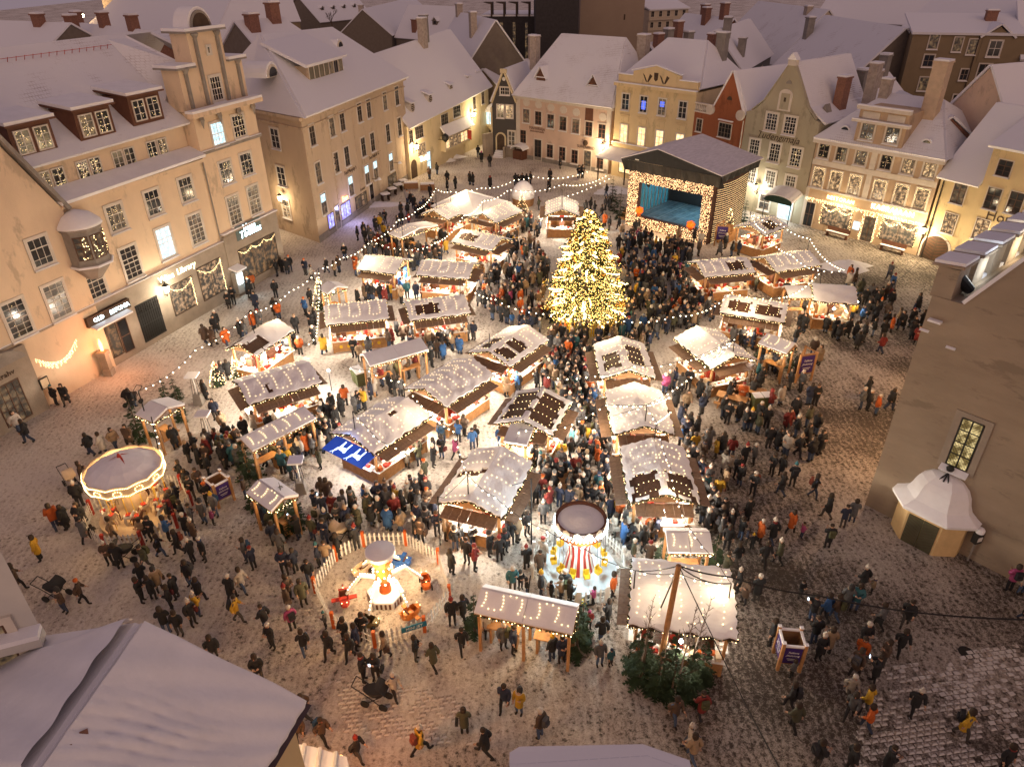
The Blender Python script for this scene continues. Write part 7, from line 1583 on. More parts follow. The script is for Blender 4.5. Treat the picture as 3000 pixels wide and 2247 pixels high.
# ------------------------------------------------------------------ boxes, signs and small things
def poster(parent, u, z, w, h, loc=(0, 0, 0), rz=0):
    e = MB().box(-w / 2, w / 2, -.03, -.012, z - h / 2, z + h / 2).obj('poster', PURPLE, parent); e.location = loc; e.rotation_euler = (0, 0, rz)
    text('Tallinna', w * .21, (0, -.035, z + h * .22), FRONT, WHITE, e, shear=.3, ext=.004); text('J\u00f5uluturg', w * .21, (0, -.035, z + h * .02), FRONT, WHITE, e, shear=.3, ext=.004)
    MB().box(-w * .3, w * .3, -.034, -.031, z - h * .22, z - h * .18).box(-w * .22, w * .22, -.034, -.031, z - h * .31, z - h * .28).obj('small_print', WHITE, e)
def poster_box(px, py, s, rz, label, z1=2.0):
    t = empty('poster_box', label, 'poster stand', G(px, py), rz, 'four-sided poster boxes'); h = s / 2
    for sx in (-1, 1):
        for sy in (-1, 1): MB().box(sx * h - .06, sx * h + .06, sy * h - .06, sy * h + .06, 0, z1 + .1).box(sx * h - .07, sx * h + .07, sy * h - .07, sy * h + .07, z1 + .1, z1 + .15, 1).obj('post', [PLANK, SNOW], t)
    for k in range(4):
        e = MB().box(-h + .06, h - .06, -h - .01, -h + .03, z1 * .28, z1 - .08).box(-h + .06, h - .06, -h - .04, -h + .05, z1 - .08, z1, 1).obj('panel', [WOOD, SNOW], t); e.rotation_euler = (0, 0, k * PI / 2)
        if k != 2: poster(e, 0, z1 * .62, s * .78, z1 * .58, (0, -h + .0, 0))
    c = t.location; FOOT.append((c.x, c.y, h + .2, h + .2, rz, t)); return t
poster_box(652, 1466, .9, -.72, 'square purple poster box standing right of the old-fashioned carousel', 1.5)
poster_box(2302, 1938, .85, -.12, 'square purple poster box alone on the snow at the lower right', 1.5)
for px, py, rz, lab in ((2352, 1118, .25, 'triangular wooden poster stand with purple poster at the right of the market'), (2110, 722, -.25, 'purple poster stand at the right foot of the stage')):
    t = empty('poster_stand', lab, 'poster stand', G(px, py), rz, 'single purple poster stands')
    for x in (-.6, .6): MB().box(x - .06, x + .06, -.06, .06, 0, 2.15).obj('post', PLANK, t)
    MB().tube((-.6, 0, 2.15), (0, .5, 2.45), .05, n=4).tube((.6, 0, 2.15), (0, .5, 2.45), .05, n=4).tube((-.6, 0, 2.12), (.6, 0, 2.12), .05, n=4).obj('top_frame', PLANK, t); MB().box(-.05, .05, .45, .57, 0, 2.5).obj('post', PLANK, t)
    MB().box(-.54, .54, -.012, .02, .6, 2.05).obj('panel', WOOD, t); poster(t, 0, 1.35, .98, 1.3)
def heater(px, py, lab):
    t = empty('patio_heater', lab, 'patio heater', G(px, py), R.uniform(0, 1), 'pyramid patio heaters')
    mb = MB(); mb.add([(-.3, -.3, 0), (.3, -.3, 0), (.3, .3, 0), (-.3, .3, 0), (-.22, -.22, .75), (.22, -.22, .75), (.22, .22, .75), (-.22, .22, .75)], [(0, 1, 5, 4), (1, 2, 6, 5), (2, 3, 7, 6), (3, 0, 4, 7), (4, 5, 6, 7)]); mb.obj('base', STONE, t)
    mb = MB()
    for sx in (-1, 1):
        for sy in (-1, 1): mb.tube((sx * .2, sy * .2, .75), (sx * .1, sy * .1, 2.1), .015, n=4)
    mb.obj('frame', IRON, t); MB().lathe([(.05, .75), (.05, 2.0)], 8).obj('tube', WHITE, t); MB().slab([(-.38, -.38, 2.1), (.38, -.38, 2.1), (.38, .38, 2.1), (-.38, .38, 2.1)], .1).obj('hood', SNOW, t)
for px, py, lab in ((885, 1440, 'pyramid patio heater with bluish snow cap beside the deer-flap stall'), (617, 1300, 'pyramid heater between the lone shelter and the long shelter'), (585, 1182, 'pyramid heater behind the lone small shelter'), (613, 890, 'pyramid heater outside the wine shop window')): heater(px, py, lab)
def bins(px, py, rz, lab, n=2):
    t = empty('waste_bins', lab, 'bins', G(px, py), rz, 'green wheeled bins')
    for k in range(n):
        o = empty('bin', None, None); o.parent = t; o.location = (k * .62, 0, 0); mb = MB(); mb.add([(-.24, -.28, .05), (.24, -.28, .05), (.24, .28, .05), (-.24, .28, .05), (-.29, -.34, 1.0), (.29, -.34, 1.0), (.29, .34, 1.0), (-.29, .34, 1.0)], [(0, 1, 5, 4), (1, 2, 6, 5), (2, 3, 7, 6), (3, 0, 4, 7), (0, 3, 2, 1)]); mb.obj('body', mat('bin_green', (.10, .11, .05), .6), o); MB().box(-.31, .31, -.36, .36, 1.0, 1.06).box(-.27, .27, -.32, .32, 1.06, 1.12, 1).obj('lid', [MATS['bin_green'], SNOW], o)
for a in ((1048, 1118, -1.0, 'pair of green bins with snowy lids at the left end of the two-part shelter'), (2212, 1200, .1, 'pair of green bins beside the picnic tables on the right'), (1640, 1165, .2, 'pair of green bins above the bare-roofed stall')): bins(*a)
def picnic(px, py, rz, lab):
    t = empty('picnic_table', lab, 'picnic table', G(px, py), rz, 'plank picnic tables'); 
    for k in range(5): MB().box(-.95, .95, -.38 + k * .155, -.24 + k * .155, .72, .76).obj('plank', PLANK, t)
    for s in (-1, 1): MB().box(-.95, .95, s * .72 - .13, s * .72 + .13, .43, .47).obj('bench_plank', PLANK, t); MB().add([(s * .7 - .04, -.7, 0), (s * .7 + .04, -.7, 0), (s * .7 + .04, .7, 0), (s * .7 - .04, .7, 0), (s * .7 - .04, -.3, .72), (s * .7 + .04, -.3, .72), (s * .7 + .04, .3, .72), (s * .7 - .04, .3, .72)], [(0, 1, 5, 4), (2, 3, 7, 6), (1, 2, 6, 5), (3, 0, 4, 7)]).obj('trestle', PLANK, t)
picnic(2140, 1190, -.5, 'plank picnic table with seated people below the large snowy stall'); picnic(2195, 1170, -.4, 'second picnic table further right beside the green bins'); picnic(1685, 1425, .3, 'plank table amid the crowd left of the half-bare stall')
def pram(px, py, rz, lab, m):
    t = empty('pram', lab, 'pram', G(px, py), rz, 'prams in the crowd'); mb = MB(); mb.lathe([(.22, .55), (.34, .8), (.3, .85)], 10); o = mb.obj('basket', m, t); o.scale = (1.5, .9, 1)
    mb = MB()
    for i in range(5): a0, a1 = .1 + i * .3, .1 + (i + 1) * .3; mb.add([(-.1 - .4 * math.cos(a0), -.28, .8 + .45 * math.sin(a0)), (-.1 - .4 * math.cos(a1), -.28, .8 + .45 * math.sin(a1)), (-.1 - .4 * math.cos(a1), .28, .8 + .45 * math.sin(a1)), (-.1 - .4 * math.cos(a0), .28, .8 + .45 * math.sin(a0))], [(0, 1, 2, 3)])
    mb.obj('hood', m, t); MB().tube((-.35, -.28, .2), (.4, -.24, .75), .02, n=4).tube((-.35, .28, .2), (.4, .24, .75), .02, n=4).tube((.35, -.28, .2), (-.3, -.24, .75), .02, n=4).tube((.35, .28, .2), (-.3, .24, .75), .02, n=4).tube((.4, -.24, .75), (.85, -.24, 1.05), .02, n=4).tube((.4, .24, .75), (.85, .24, 1.05), .02, n=4).tube((.85, -.24, 1.05), (.85, .24, 1.05), .025, n=4).obj('frame', IRON, t)
    for x in (-.38, .38):
        for y in (-.28, .28): MB().lathe([(.02, -.03), (.18, -.03), (.18, .03), (.02, .03)], 12).obj('wheel', IRON, t).matrix_local = Matrix.Translation((x, y, .18)) @ Matrix.Rotation(PI / 2, 4, 'X')
BLK = mat('black_cloth', (.02, .02, .022), .8)
for a in ((213, 1425, 2.4, 'white-hooded pram left of the old-fashioned carousel', CREAMP), (372, 1640, .3, 'dark pram beside the group below the carousel', BLK), (172, 1752, 3.0, 'long pram pushed by two people near the lower left', BLK), (1003, 1580, .8, 'cream pram above the aeroplane ride fence', CREAMP), (1862, 1595, .2, 'black pram beside the swing ride fence on the right', BLK), (392, 1188, 1.2, 'dark pram pushed past the lone shelter', BLK), (1105, 2058, 2.9, 'dark pram pushed across the lower middle', BLK)): pram(*a)
t = empty('toboggan', 'black sled with yellow seat lying by the swing ride fence', 'sled', G(1704, 1768), .2); MB().add([(-.55, -.2, .03), (.5, -.24, .03), (.5, .24, .03), (-.55, .2, .03), (-.62, -.22, .2), (.55, -.28, .18), (.55, .28, .18), (-.62, .22, .2)], [(0, 3, 2, 1), (0, 1, 5, 4), (1, 2, 6, 5), (2, 3, 7, 6), (3, 0, 4, 7)]).obj('hull', IRON, t); MB().box(-.3, .2, -.14, .14, .05, .12).obj('seat', YELLOWP, t)
t = empty('goods_cabinet', 'glowing display cabinet of sweets between the two gabled stalls', 'display', G(1482, 1136)); 
mb = MB(); mb.lathe([(.75, 0), (.75, .7)], 6); mb.obj('base', PLANK, t); mb = MB()
for i in range(70): a = R.uniform(0, 6.28); r = R.uniform(.2, .7); mb.octa((r * math.cos(a), r * math.sin(a), R.uniform(.8, 2.0)), R.uniform(.05, .12), R.randint(0, 4))
mb.obj('sweets', [CREAMP, REDP, WHITE, ORANGEP, YELLOWP], t)['kind'] = 'stuff'; MB().lathe([(.8, 2.1), (.1, 2.6)], 6).obj('roof', SNOW, t); lamp(t, (.3, -.9, 1.6), 120, (1, .92, .8), .1); MB().octa((.3, -.8, 1.7), .1).obj('lamp', LAMPC, t)
for px, py, z, pw in ((2198, 1050, 2.3, 110), (962, 1085, 1.6, 160), (2512, 885, 2.0, 50)):
    t = empty('work_light', 'cold bright work light on a stall corner ' + ('by the large snowy stall' if px == 2198 else 'beside the snow-streaked stall' if px < 1000 else 'beside the golden booth'), 'lamp', G(px, py, z)); MB().octa((0, 0, 0), .1).obj('bulb', LAMPC, t); MB().tube((0, 0, .05), (0, 0, -z), .025, n=5).obj('stand', IRON, t); lamp(t, (0, -.15, 0), pw, (1, .94, .85), .1)
for i, (px, py) in enumerate(((1130, 588), (1150, 572), (1168, 560), (1182, 548))):
    t = empty('terrace_table', 'snow-covered terrace table by the ochre house, number %s from the left' % ('one', 'two', 'three', 'four')[i], 'table', G(px, py), .6, 'snowed-over terrace tables'); t['label'] = ('leftmost of the four snow-covered terrace tables outside the ochre house', 'second from left of the snow-covered terrace tables outside the ochre house', 'third from left of the snow-covered terrace tables outside the ochre house', 'rightmost snow-covered terrace table outside the ochre house')[i]; MB().box(-.5, .5, -.4, .4, .7, .76).box(-.48, .48, -.38, .38, .76, .92, 1).obj('tabletop', [DKWOOD, SNOW], t); 
    for sx in (-.4, .4): MB().box(sx - .04, sx + .04, -.3, .3, 0, .7).obj('leg', DKWOOD, t)
for px, py, lab in ((1205, 552, 'snowy wooden planter box outside the ochre house'), (1253, 556, 'second wooden planter box by the back of the market')): t = MB().box(-.9, .9, -.35, .35, 0, .7).box(-.85, .85, -.3, .3, .7, .85, 1).obj('planter_box', [WOOD, SNOW]); t.location = G(px, py); t.rotation_euler = (0, 0, .1); tag(t, lab, 'planter')

# ------------------------------------------------------------------ poles and festoons
PZ = {}
def pole(k, top, foot, zf=None, r=.035, m=None, lab=None):
    if zf is None: zf = 0.0
    A = G(*foot, zf); best = min([zf + .2 + i * .05 for i in range(130)], key=lambda z: abs(pix((A.x, A.y, z))[1] - top[1])); T = Vector((A.x, A.y, best))
    T2 = G(*top, best); T2 = T.lerp(T2, 1.0) if (T2 - T).length < .8 else T
    o = MB().tube((0, 0, 0), T2 - A, r, r * .8, 7).obj('festoon_pole', m or IRON); o.location = A; PZ[k] = T2
    tag(o, lab or 'thin dark festoon pole', 'pole', 'thin festoon poles'); return o
POLES = [(1, (405, 1144), (423, 1206), 2.6, 'on the lone small shelter'), (2, (443, 1221), (470, 1345), 0, 'leaning beside the old-fashioned carousel'), (3, (727.6, 915), (750, 990), 2.8, 'on the little staggered stall'), (4, (933, 786), (942, 862), 2.6, 'strung with lights on the plain left-edge shelter'), (5, (1086, 704.6), (1089.6, 755), 2.9, 'on the stall with purple posters'), (6, (1177.5, 661), (1180, 692), 2.6, 'on the narrow lit shelter'), (7, (1276, 550.7), (1279, 618), 2.9, 'on the stall before the pale tent'), (8, (1318.7, 560), (1320.5, 599), 2.9, 'at the pale tent'), (9, (1357.6, 630), (1359.5, 676), 2.9, 'on the stall with the square roof opening, left end'), (10, (1414.5, 587), (1414.5, 626), 2.9, 'on the U-loop stall, left end'), (11, (1491, 554), (1491, 595), 2.9, 'on the U-loop stall, right end'), (12, (1647, 539), (1647, 616), 2.9, 'on the far stall behind the tree'), (13, (1464, 659), (1464, 700), 2.9, 'on the stall with the square roof opening, right end'), (14, (1539.5, 912), (1539, 959), 2.9, 'on the twin-panel stall, far end'), (15, (1433.5, 977.5), (1434.5, 1027), 2.9, 'on the twin-panel stall, near end'), (16, (2199, 620.5), (2196, 660), 2.9, 'on the timber cabin'), (17, (2372.6, 696), (2364.8, 740), 2.9, 'on the scarf stall'), (18, (2407, 792), (2402.6, 836), 2.9, 'on the golden booth'), (19, (2152, 992), (2147, 1039), 2.9, 'on the large snowy stall where many strings meet'), (20, (1823.5, 938), (1820, 990), 2.9, 'on the dark-streaked stall'), (21, (2051, 913), (2045, 963), 2.9, 'on the far end of the large snowy stall'), (22, (1895.4, 1186.7), (1889, 1244), 2.9, 'carrying crossing cables on the fully snowed stall'), (23, (1923.8, 1235.5), (1916, 1296), 2.9, 'on the half-bare stall'), (24, (1370, 1390), (1372, 1458), 2.9, 'thick one on the wet grey-roofed stall'), (25, (1282, 1454.5), (1290, 1596), 0, 'standing on the ground left of the wet grey-roofed stall'), (26, (1556, 1402), (1557, 1593), 0, 'standing on the ground right of the wet grey-roofed stall'), (27, (1554, 1686), (1537, 1815), 0, 'before the long two-bay shelter'), (29, (1033, 1204.5), (1041, 1268), 2.9, 'blue-lit on the deer-flap stall'), (30, (1179.7, 1116), (1187, 1172), 2.9, 'on the far end of the deer-flap stall'), (31, (1579.7, 1097), (1580, 1160), 2.9, 'on the bare-roofed stall'), (33, (1861, 1671), (1856, 1732), 2.8, 'on the flat roof, left'), (34, (2142, 1709), (2134, 1761), 2.8, 'on the flat roof, right'), (35, (1347.7, 819), (1348, 872), 2.9, 'on the stall beside the gold-ring stall'), (36, (1515, 1335), (1516, 1385), 0, 'in the lit firs')]
for k, tp, ft_, zf, lab in POLES: pole(k, tp, ft_, zf, lab='thin dark festoon pole ' + lab)
pole(28, (1988.7, 1656.7), (1928, 1972), 0, .13, PLANK, 'stout leaning timber pole before the flat-roofed stall, carrying heavy black cables')
NS = [0]
def festoon(pts, label, sag=.5, step=.55, bulbs=True, r=.014, m=BULBW, light=150):
    "a cable through poles or loose points (pixel x, pixel y, height), with its bulbs; the light of each few bulbs comes from one lamp"
    P = [PZ[p] if isinstance(p, int) else (p if isinstance(p, Vector) else G(p[0], p[1], p[2])) for p in pts]; c0 = P[0].copy(); mb = MB(); bl = []
    t = empty('festoon' if bulbs else 'cable', label, 'string lights' if bulbs else 'cable', c0, 0, 'festoon strings over the market' if bulbs else 'black cables over the market'); acc = 0.0; lit = 0.0
    for A, B in zip(P, P[1:]):
        L = (B - A).length; n = max(3, int(L / .5)); q = [A.lerp(B, i / n) - Vector((0, 0, sag * min(1, L / 7) * 4 * (i / n) * (1 - i / n))) - c0 for i in range(n + 1)]
        for a, b in zip(q, q[1:]):
            mb.tube(a, b, r, n=4, cap=False)
            if not bulbs: continue
            l = (b - a).length; x = step - acc
            while x < l:
                bl.append(a.lerp(b, x / l) - Vector((0, 0, .08))); x += step
            acc = l - (x - step); lit += l
            if lit > 6.0 and light: lit = 0; lamp(t, b - Vector((0, 0, .25)), light, (1, .74, .44), .25); NS[0] += 1
    mb.obj('wire', IRON, t)
    if bl: link('bulbs', bulbs_mesh(bl, .05, m), t)['kind'] = 'stuff'
    return t
festoon([1, (575, 1020, 4.2), 3, (850, 850, 4.4), 4], 'festoon along the left edge of the market from the lone shelter upward')
festoon([4, (1000, 753, 4.6), 5, (1166, 643, 4.8), (1223, 612, 4.8), 7, 8, (1405, 549, 4.6), (1510, 525, 4.6), (1560, 516, 4.8), (1726, 500, 5.0)], 'festoon along the far left edge towards the souvenir house')
festoon([5, (1231.8, 728, 4.2), (1271.6, 710, 4.2), 9, 10, 11, 12, (1780, 511, 5.0)], 'festoon over the upper stalls from purple-poster stall to stage')
festoon([(1651, 577, 3.6), (1793, 518, 5.0)], 'short festoon from the far stall ridge to the stage corner', sag=.2)
festoon([35, (1449, 874, 4.6), (1588, 916, 4.4), (1715, 930, 4.3), 20, (1988, 922, 4.5), 21, (2142, 854, 4.4), (2290, 870, 4.2), 18], 'long festoon sweeping in front of the foot of the great tree')
festoon([(1000, 1067, 4.6), (1080, 1085, 4.2), 30, (1330, 1262, 4.4), 24, (1450, 1455, 4.6), (1600, 1552, 4.8), (1700, 1600, 4.8), 33, (1990, 1680, 4.6), 34], 'long diagonal festoon to the flat-roofed stall', light=60)
festoon([31, (1734, 1100, 4.3), (1860, 1070, 4.2), (2000, 1055, 4.4), 19], 'festoon crossing between the two columns of middle stalls')
festoon([29, (1110, 1290, 3.9), (1172, 1315, 3.0)], 'short festoon falling over the roof of the deer-flap stall', sag=.15)
festoon([36, (1520, 1258, 3.0), (1650, 1252, 3.4), (1775, 1184, 3.4), 22], 'faint festoon in front of the bare-roofed stall', sag=.25)
festoon([22, 23, (1965, 1370, 4.0), (1990, 1480, 4.2), (2040, 1575, 4.4), (2100, 1640, 4.4), 34], 'festoon running down the right column of stalls', light=70)
festoon([22, (1782, 1222, 2.9)], 'string fanning left from the crossing pole', sag=.1, light=0); festoon([22, (1795, 1185, 2.9)], 'upper string fanning left from the crossing pole', sag=.1, light=0); festoon([22, (1965, 1160, 2.7)], 'string fanning right from the crossing pole', sag=.1, light=0); festoon([23, (1965, 1205, 2.7)], 'string fanning right from the half-bare stall pole', sag=.1, light=0)
festoon([19, (2005, 1062, 2.8)], 'string fanning down the large snowy roof, left', sag=.1, light=0); festoon([19, (2075, 1080, 2.7)], 'string fanning down the large snowy roof to its near corner', sag=.1, light=0); festoon([19, (2048, 1052, 2.9)], 'string fanning down the large snowy roof, middle', sag=.1, light=0); festoon([19, 22], 'string from the large snowy stall to the crossing pole', sag=.4)
festoon([16, (2240, 675, 4.0), (2320, 745, 4.0), 18], 'festoon crossing from the timber cabin to the golden booth', light=40); festoon([16, (2290, 655, 4.2), 17, (2475, 789, 4.6), 18], 'festoon around the scarf stall at the right edge', light=40)
festoon([2, (466, 1300, 2.5)], 'short string on the leaning pole by the carousel', sag=.05)
festoon([4, (925, 985, 4.0), (893, 1010, 4.0)], 'string hanging down the left edge shelter pole', light=30)
festoon([28, (2140, 1690, 5.2), (2400, 1745, 5.0), (3020, 1815, 7.0)], 'heavy black cable from the timber pole to the right edge', .3, bulbs=False, r=.028)
festoon([28, (2175, 2044, 2.8), (2290, 2260, 4.0)], 'black guy cable from the timber pole down to the bottom edge', .05, bulbs=False, r=.024); festoon([28, (1900, 1860, .3)], 'thin cable bundle along the timber pole', .1, bulbs=False, r=.03)
festoon([28, 33], 'black cable from the timber pole to the flat roof, left', .3, bulbs=False, r=.024); festoon([28, 34], 'sagging black cable from the timber pole to the flat roof, right', .6, bulbs=False, r=.024)
festoon([25, (1300, 1458, 3.0), 24], 'thin black wire over the wet grey roof', .2, bulbs=False); festoon([26, (1500, 1422, 3.2)], 'thin black wire from the right ground pole', .15, bulbs=False)
festoon([(2110, 1010, 4.6), (2560, 865, 5.5), (2700, 760, 6.0)], 'thin dark wire crossing to the arched gate house', .3, bulbs=False)

# ------------------------------------------------------------------ people
def skin_mesh(verts, edges, radii, root=0, sub=1):
    me = bpy.data.meshes.new('tmp'); me.from_pydata(verts, edges, []); me.update()
    o = bpy.data.objects.new('tmp', me); C.objects.link(o)
    md = o.modifiers.new('skin', 'SKIN'); md.use_smooth_shade = True; md.branch_smoothing = 0.6
    for i, r in enumerate(radii):
        d = me.skin_vertices[0].data[i]; d.radius = (r, r) if not isinstance(r, tuple) else r; d.use_root = (i == root)
    if sub: s = o.modifiers.new('sub', 'SUBSURF'); s.levels = sub; s.render_levels = sub
    bpy.context.view_layer.update()
    ev = o.evaluated_get(bpy.context.evaluated_depsgraph_get()); out = ev.to_mesh()
    v = [tuple(q.co) for q in out.vertices]; f = [tuple(p.vertices) for p in out.polygons]
    ev.to_mesh_clear(); bpy.data.objects.remove(o); bpy.data.meshes.remove(me)
    return v, f
def pose(kind):
    J = dict(pel=(0, 0, .95), wai=(0, 0, 1.12), che=(0, 0, 1.32), nec=(0, .005, 1.49), hea=(0, -.02, 1.60), top=(0, -.015, 1.70))
    for s, n in ((-1, 'l'), (1, 'r')):
        J['sh' + n] = (s * .19, .01, 1.41); J['el' + n] = (s * .26, .04, 1.14); J['wr' + n] = (s * .25, -.07, .91); J['ha' + n] = (s * .245, -.10, .82)
        J['hi' + n] = (s * .10, 0, .90); J['kn' + n] = (s * .11, -.02, .50); J['an' + n] = (s * .115, .03, .09); J['to' + n] = (s * .13, -.13, .05)
    if kind == 'front':                                   # hands together before the chest
        for s, n in ((-1, 'l'), (1, 'r')): J['el' + n] = (s * .26, -.03, 1.14); J['wr' + n] = (s * .09, -.25, 1.16); J['ha' + n] = (s * .04, -.31, 1.19)
    if kind == 'cup':                                     # one forearm raised
        J['elr'] = (.26, -.04, 1.15); J['wrr'] = (.16, -.25, 1.27); J['har'] = (.13, -.30, 1.34); J['hea'] = (.02, -.03, 1.6); J['top'] = (.03, -.03, 1.7); J['knl'] = (-.12, -.05, .5)
    if kind == 'phone':
        for s, n in ((-1, 'l'), (1, 'r')): J['el' + n] = (s * .24, -.22, 1.28); J['wr' + n] = (s * .10, -.38, 1.50); J['ha' + n] = (s * .06, -.42, 1.58)
    if kind in ('walk', 'run'):
        k = 1.0 if kind == 'walk' else 1.5
        J['knl'] = (-.10, -.18 * k, .52); J['anl'] = (-.10, -.22 * k, .11); J['tol'] = (-.11, -.37 * k, .08); J['knr'] = (.10, .04, .50); J['anr'] = (.10, .27 * k, .16); J['tor'] = (.11, .15 * k, .06)
        J['ell'] = (-.25, .14, 1.16); J['wrl'] = (-.24, .12 - .06 * k, .93); J['hal'] = (-.24, .10, .84); J['elr'] = (.25, -.06, 1.14); J['wrr'] = (.22, -.26, .99); J['har'] = (.21, -.33, .94)
        for n in ('che', 'nec', 'hea', 'top', 'shl', 'shr'): x, y, z = J[n]; J[n] = (x, y - .04 * k, z)
    return J
RB = dict(pel=(.16, .13), wai=(.15, .12), che=(.19, .13), nec=.062, hea=(.088, .10), top=(.07, .08), sh=.085, el=.058, wr=.042, ha=.05, hi=.10, kn=.072, an=.055, to=.052)
CH = [('pel', 'wai'), ('wai', 'che'), ('che', 'nec'), ('nec', 'hea'), ('hea', 'top')] + [(a + n, b + n) for n in 'lr' for a, b in (('sh', 'el'), ('el', 'wr'), ('wr', 'ha'), ('hi', 'kn'), ('kn', 'an'), ('an', 'to'))] + [('che', 'sh' + n) for n in 'lr'] + [('pel', 'hi' + n) for n in 'lr']
SKIN_M = mat('skin', (.50, .30, .20), .6, .1); BOOT = mat('boot_leather', (.025, .02, .018), .6, .2)
def objcol(name, rough=.85, bump=.4):
    m, nt, b = nodes(name); L = nt.links; oi = nt.nodes.new('ShaderNodeObjectInfo'); nz = nt.nodes.new('ShaderNodeTexNoise'); nz.inputs['Scale'].default_value = 9; tc = nt.nodes.new('ShaderNodeTexCoord'); L.new(tc.outputs['Object'], nz.inputs['Vector'])
    mr = nt.nodes.new('ShaderNodeMapRange'); mr.inputs['To Min'].default_value = .65; mr.inputs['To Max'].default_value = 1.25; L.new(nz.outputs['Fac'], mr.inputs['Value'])
    mx = nt.nodes.new('ShaderNodeVectorMath'); mx.operation = 'SCALE'; L.new(oi.outputs['Color'], mx.inputs[0]); L.new(mr.outputs[0], mx.inputs['Scale']); L.new(mx.outputs[0], b.inputs['Base Color']); b.inputs['Roughness'].default_value = rough
    wv = nt.nodes.new('ShaderNodeTexWave'); wv.bands_direction = 'Z'; wv.inputs['Scale'].default_value = 5; L.new(tc.outputs['Object'], wv.inputs['Vector']); bp = nt.nodes.new('ShaderNodeBump'); bp.inputs['Strength'].default_value = bump; bp.inputs['Distance'].default_value = .02; L.new(wv.outputs['Fac'], bp.inputs['Height']); L.new(bp.outputs[0], b.inputs['Normal'])
    return m
COATM = objcol('coat_cloth'); HATM = objcol('knitted_hat', .95, .2)
def trouser_mat():
    m, nt, b = nodes('trouser_cloth'); L = nt.links; oi = nt.nodes.new('ShaderNodeObjectInfo'); rp = nt.nodes.new('ShaderNodeValToRGB'); rp.color_ramp.interpolation = 'CONSTANT'
    cs = [(.012, .012, .014), (.02, .02, .025), (.03, .045, .085), (.015, .015, .016), (.06, .055, .05), (.05, .08, .15), (.018, .016, .016)]
    for i, c in enumerate(cs):
        e = rp.color_ramp.elements[0] if i == 0 else rp.color_ramp.elements.new(i / len(cs)); e.color = (*c, 1)
    L.new(oi.outputs['Random'], rp.inputs['Fac']); L.new(rp.outputs['Color'], b.inputs['Base Color']); b.inputs['Roughness'].default_value = .9
    return m
TROU = trouser_mat()
def body(kind, sub):
    J = pose(kind); names = list(J); idx = {n: i for i, n in enumerate(names)}
    rad = [RB.get(n) or RB[n[:-1]] for n in names]
    v, f = skin_mesh([J[n] for n in names], [(idx[a], idx[b]) for a, b in CH], rad, idx['pel'], sub)
    m = []
    wl, wr = Vector(J['wrl']), Vector(J['wrr'])
    for q in f:
        c = sum((Vector(v[i]) for i in q), Vector()) / len(q)
        m.append(2 if c.z < .14 or (c - Vector(J['tol'])).length < .16 or (c - Vector(J['tor'])).length < .16 else 0 if c.z > 1.5 or (c - wl).length < .14 or (c - wr).length < .14 else 1)
    mb = MB(); mb.v = list(v); mb.f = list(f); mb.m = m
    if sub:
        for n in 'lr':                                    # four fingers and a thumb, gently curled
            h = Vector(J['ha' + n]); w = Vector(J['wr' + n]); d = (h - w).normalized(); s = d.cross(Vector((0, 1, 0.3))).normalized()
            for k, (o_, l) in enumerate(((-.03, .05), (-.01, .06), (.01, .062), (.03, .05))): p = h + s * o_ + d * .03; q = p + d * l * .6; mb.tube(p, q, .011, .010, 4); mb.tube(q, q + (d + Vector((0, -.6, 0))).normalized() * l * .6, .010, .008, 4)
            mb.tube(h - d * .01 + s * .03, h + d * .04 + s * .075, .012, .009, 4)
        hx, hy, hz = J['hea']
        mb.add([(hx - .016, hy - .088, hz - .005), (hx + .016, hy - .088, hz - .005), (hx, hy - .122, hz - .008), (hx, hy - .09, hz + .04)], [(0, 1, 2), (1, 3, 2), (3, 0, 2)], 0)
        for s in (-1, 1): mb.box(hx + s * .034 - .012, hx + s * .034 + .012, hy - .1, hy - .085, hz + .022, hz + .036, 2); mb.box(hx + s * .084 - .012, hx + s * .084 + .012, hy - .02, hy + .02, hz - .03, hz + .03, 0)
        mb.box(hx - .024, hx + .024, hy - .097, hy - .08, hz - .045, hz - .035, 3)
    return mb, J
def coat(kind, long, sub):
    J = pose(kind); P = dict(J); n_ = ['bot', 'pel', 'wai', 'che', 'nec'] + [a + n for n in 'lr' for a in ('sh', 'el', 'wr')]
    P['bot'] = (0, .01 if kind not in ('walk', 'run') else .03, .46 if long else .74)
    R_ = dict(bot=(.225, .19) if long else (.195, .16), pel=(.205, .175), wai=(.19, .155), che=(.225, .165), nec=.10, sh=.115, el=.088, wr=.068)
    idx = {n: i for i, n in enumerate(n_)}; E = [('bot', 'pel'), ('pel', 'wai'), ('wai', 'che'), ('che', 'nec')] + [(a + n, b + n) for n in 'lr' for a, b in (('sh', 'el'), ('el', 'wr'))] + [('che', 'sh' + n) for n in 'lr']
    v, f = skin_mesh([P[n] for n in n_], [(idx[a], idx[b]) for a, b in E], [R_.get(n) or R_[n[:-1]] for n in n_], idx['pel'], sub)
    mb = MB(); mb.v = list(v); mb.f = list(f); mb.m = [0] * len(f)
    return mb
def hats():
    D = {}
    mb = MB(); mb.lathe([(.112, -.02), (.118, .03), (.10, .09), (.06, .13), (.015, .15)], 10); mb.lathe([(.01, -.04), (.045, -.02), (.045, .025), (.01, .045)], 7, 0, (0, 0, .19)); D['pom'] = mb
    mb = MB(); mb.lathe([(.112, -.02), (.118, .03), (.105, .08), (.06, .115), (.015, .125)], 10); D['cap'] = mb
    mb = MB(); mb.lathe([(.10, -.16), (.125, -.10), (.128, .0), (.11, .09), (.06, .125), (.01, .135)], 10, 0, (0, .03, 0)); D['hair'] = mb
    mb = MB(); mb.lathe([(.13, -.19), (.14, -.08), (.135, .05), (.10, .12), (.02, .15)], 10, 0, (0, .045, 0)); D['hood'] = mb
    return D
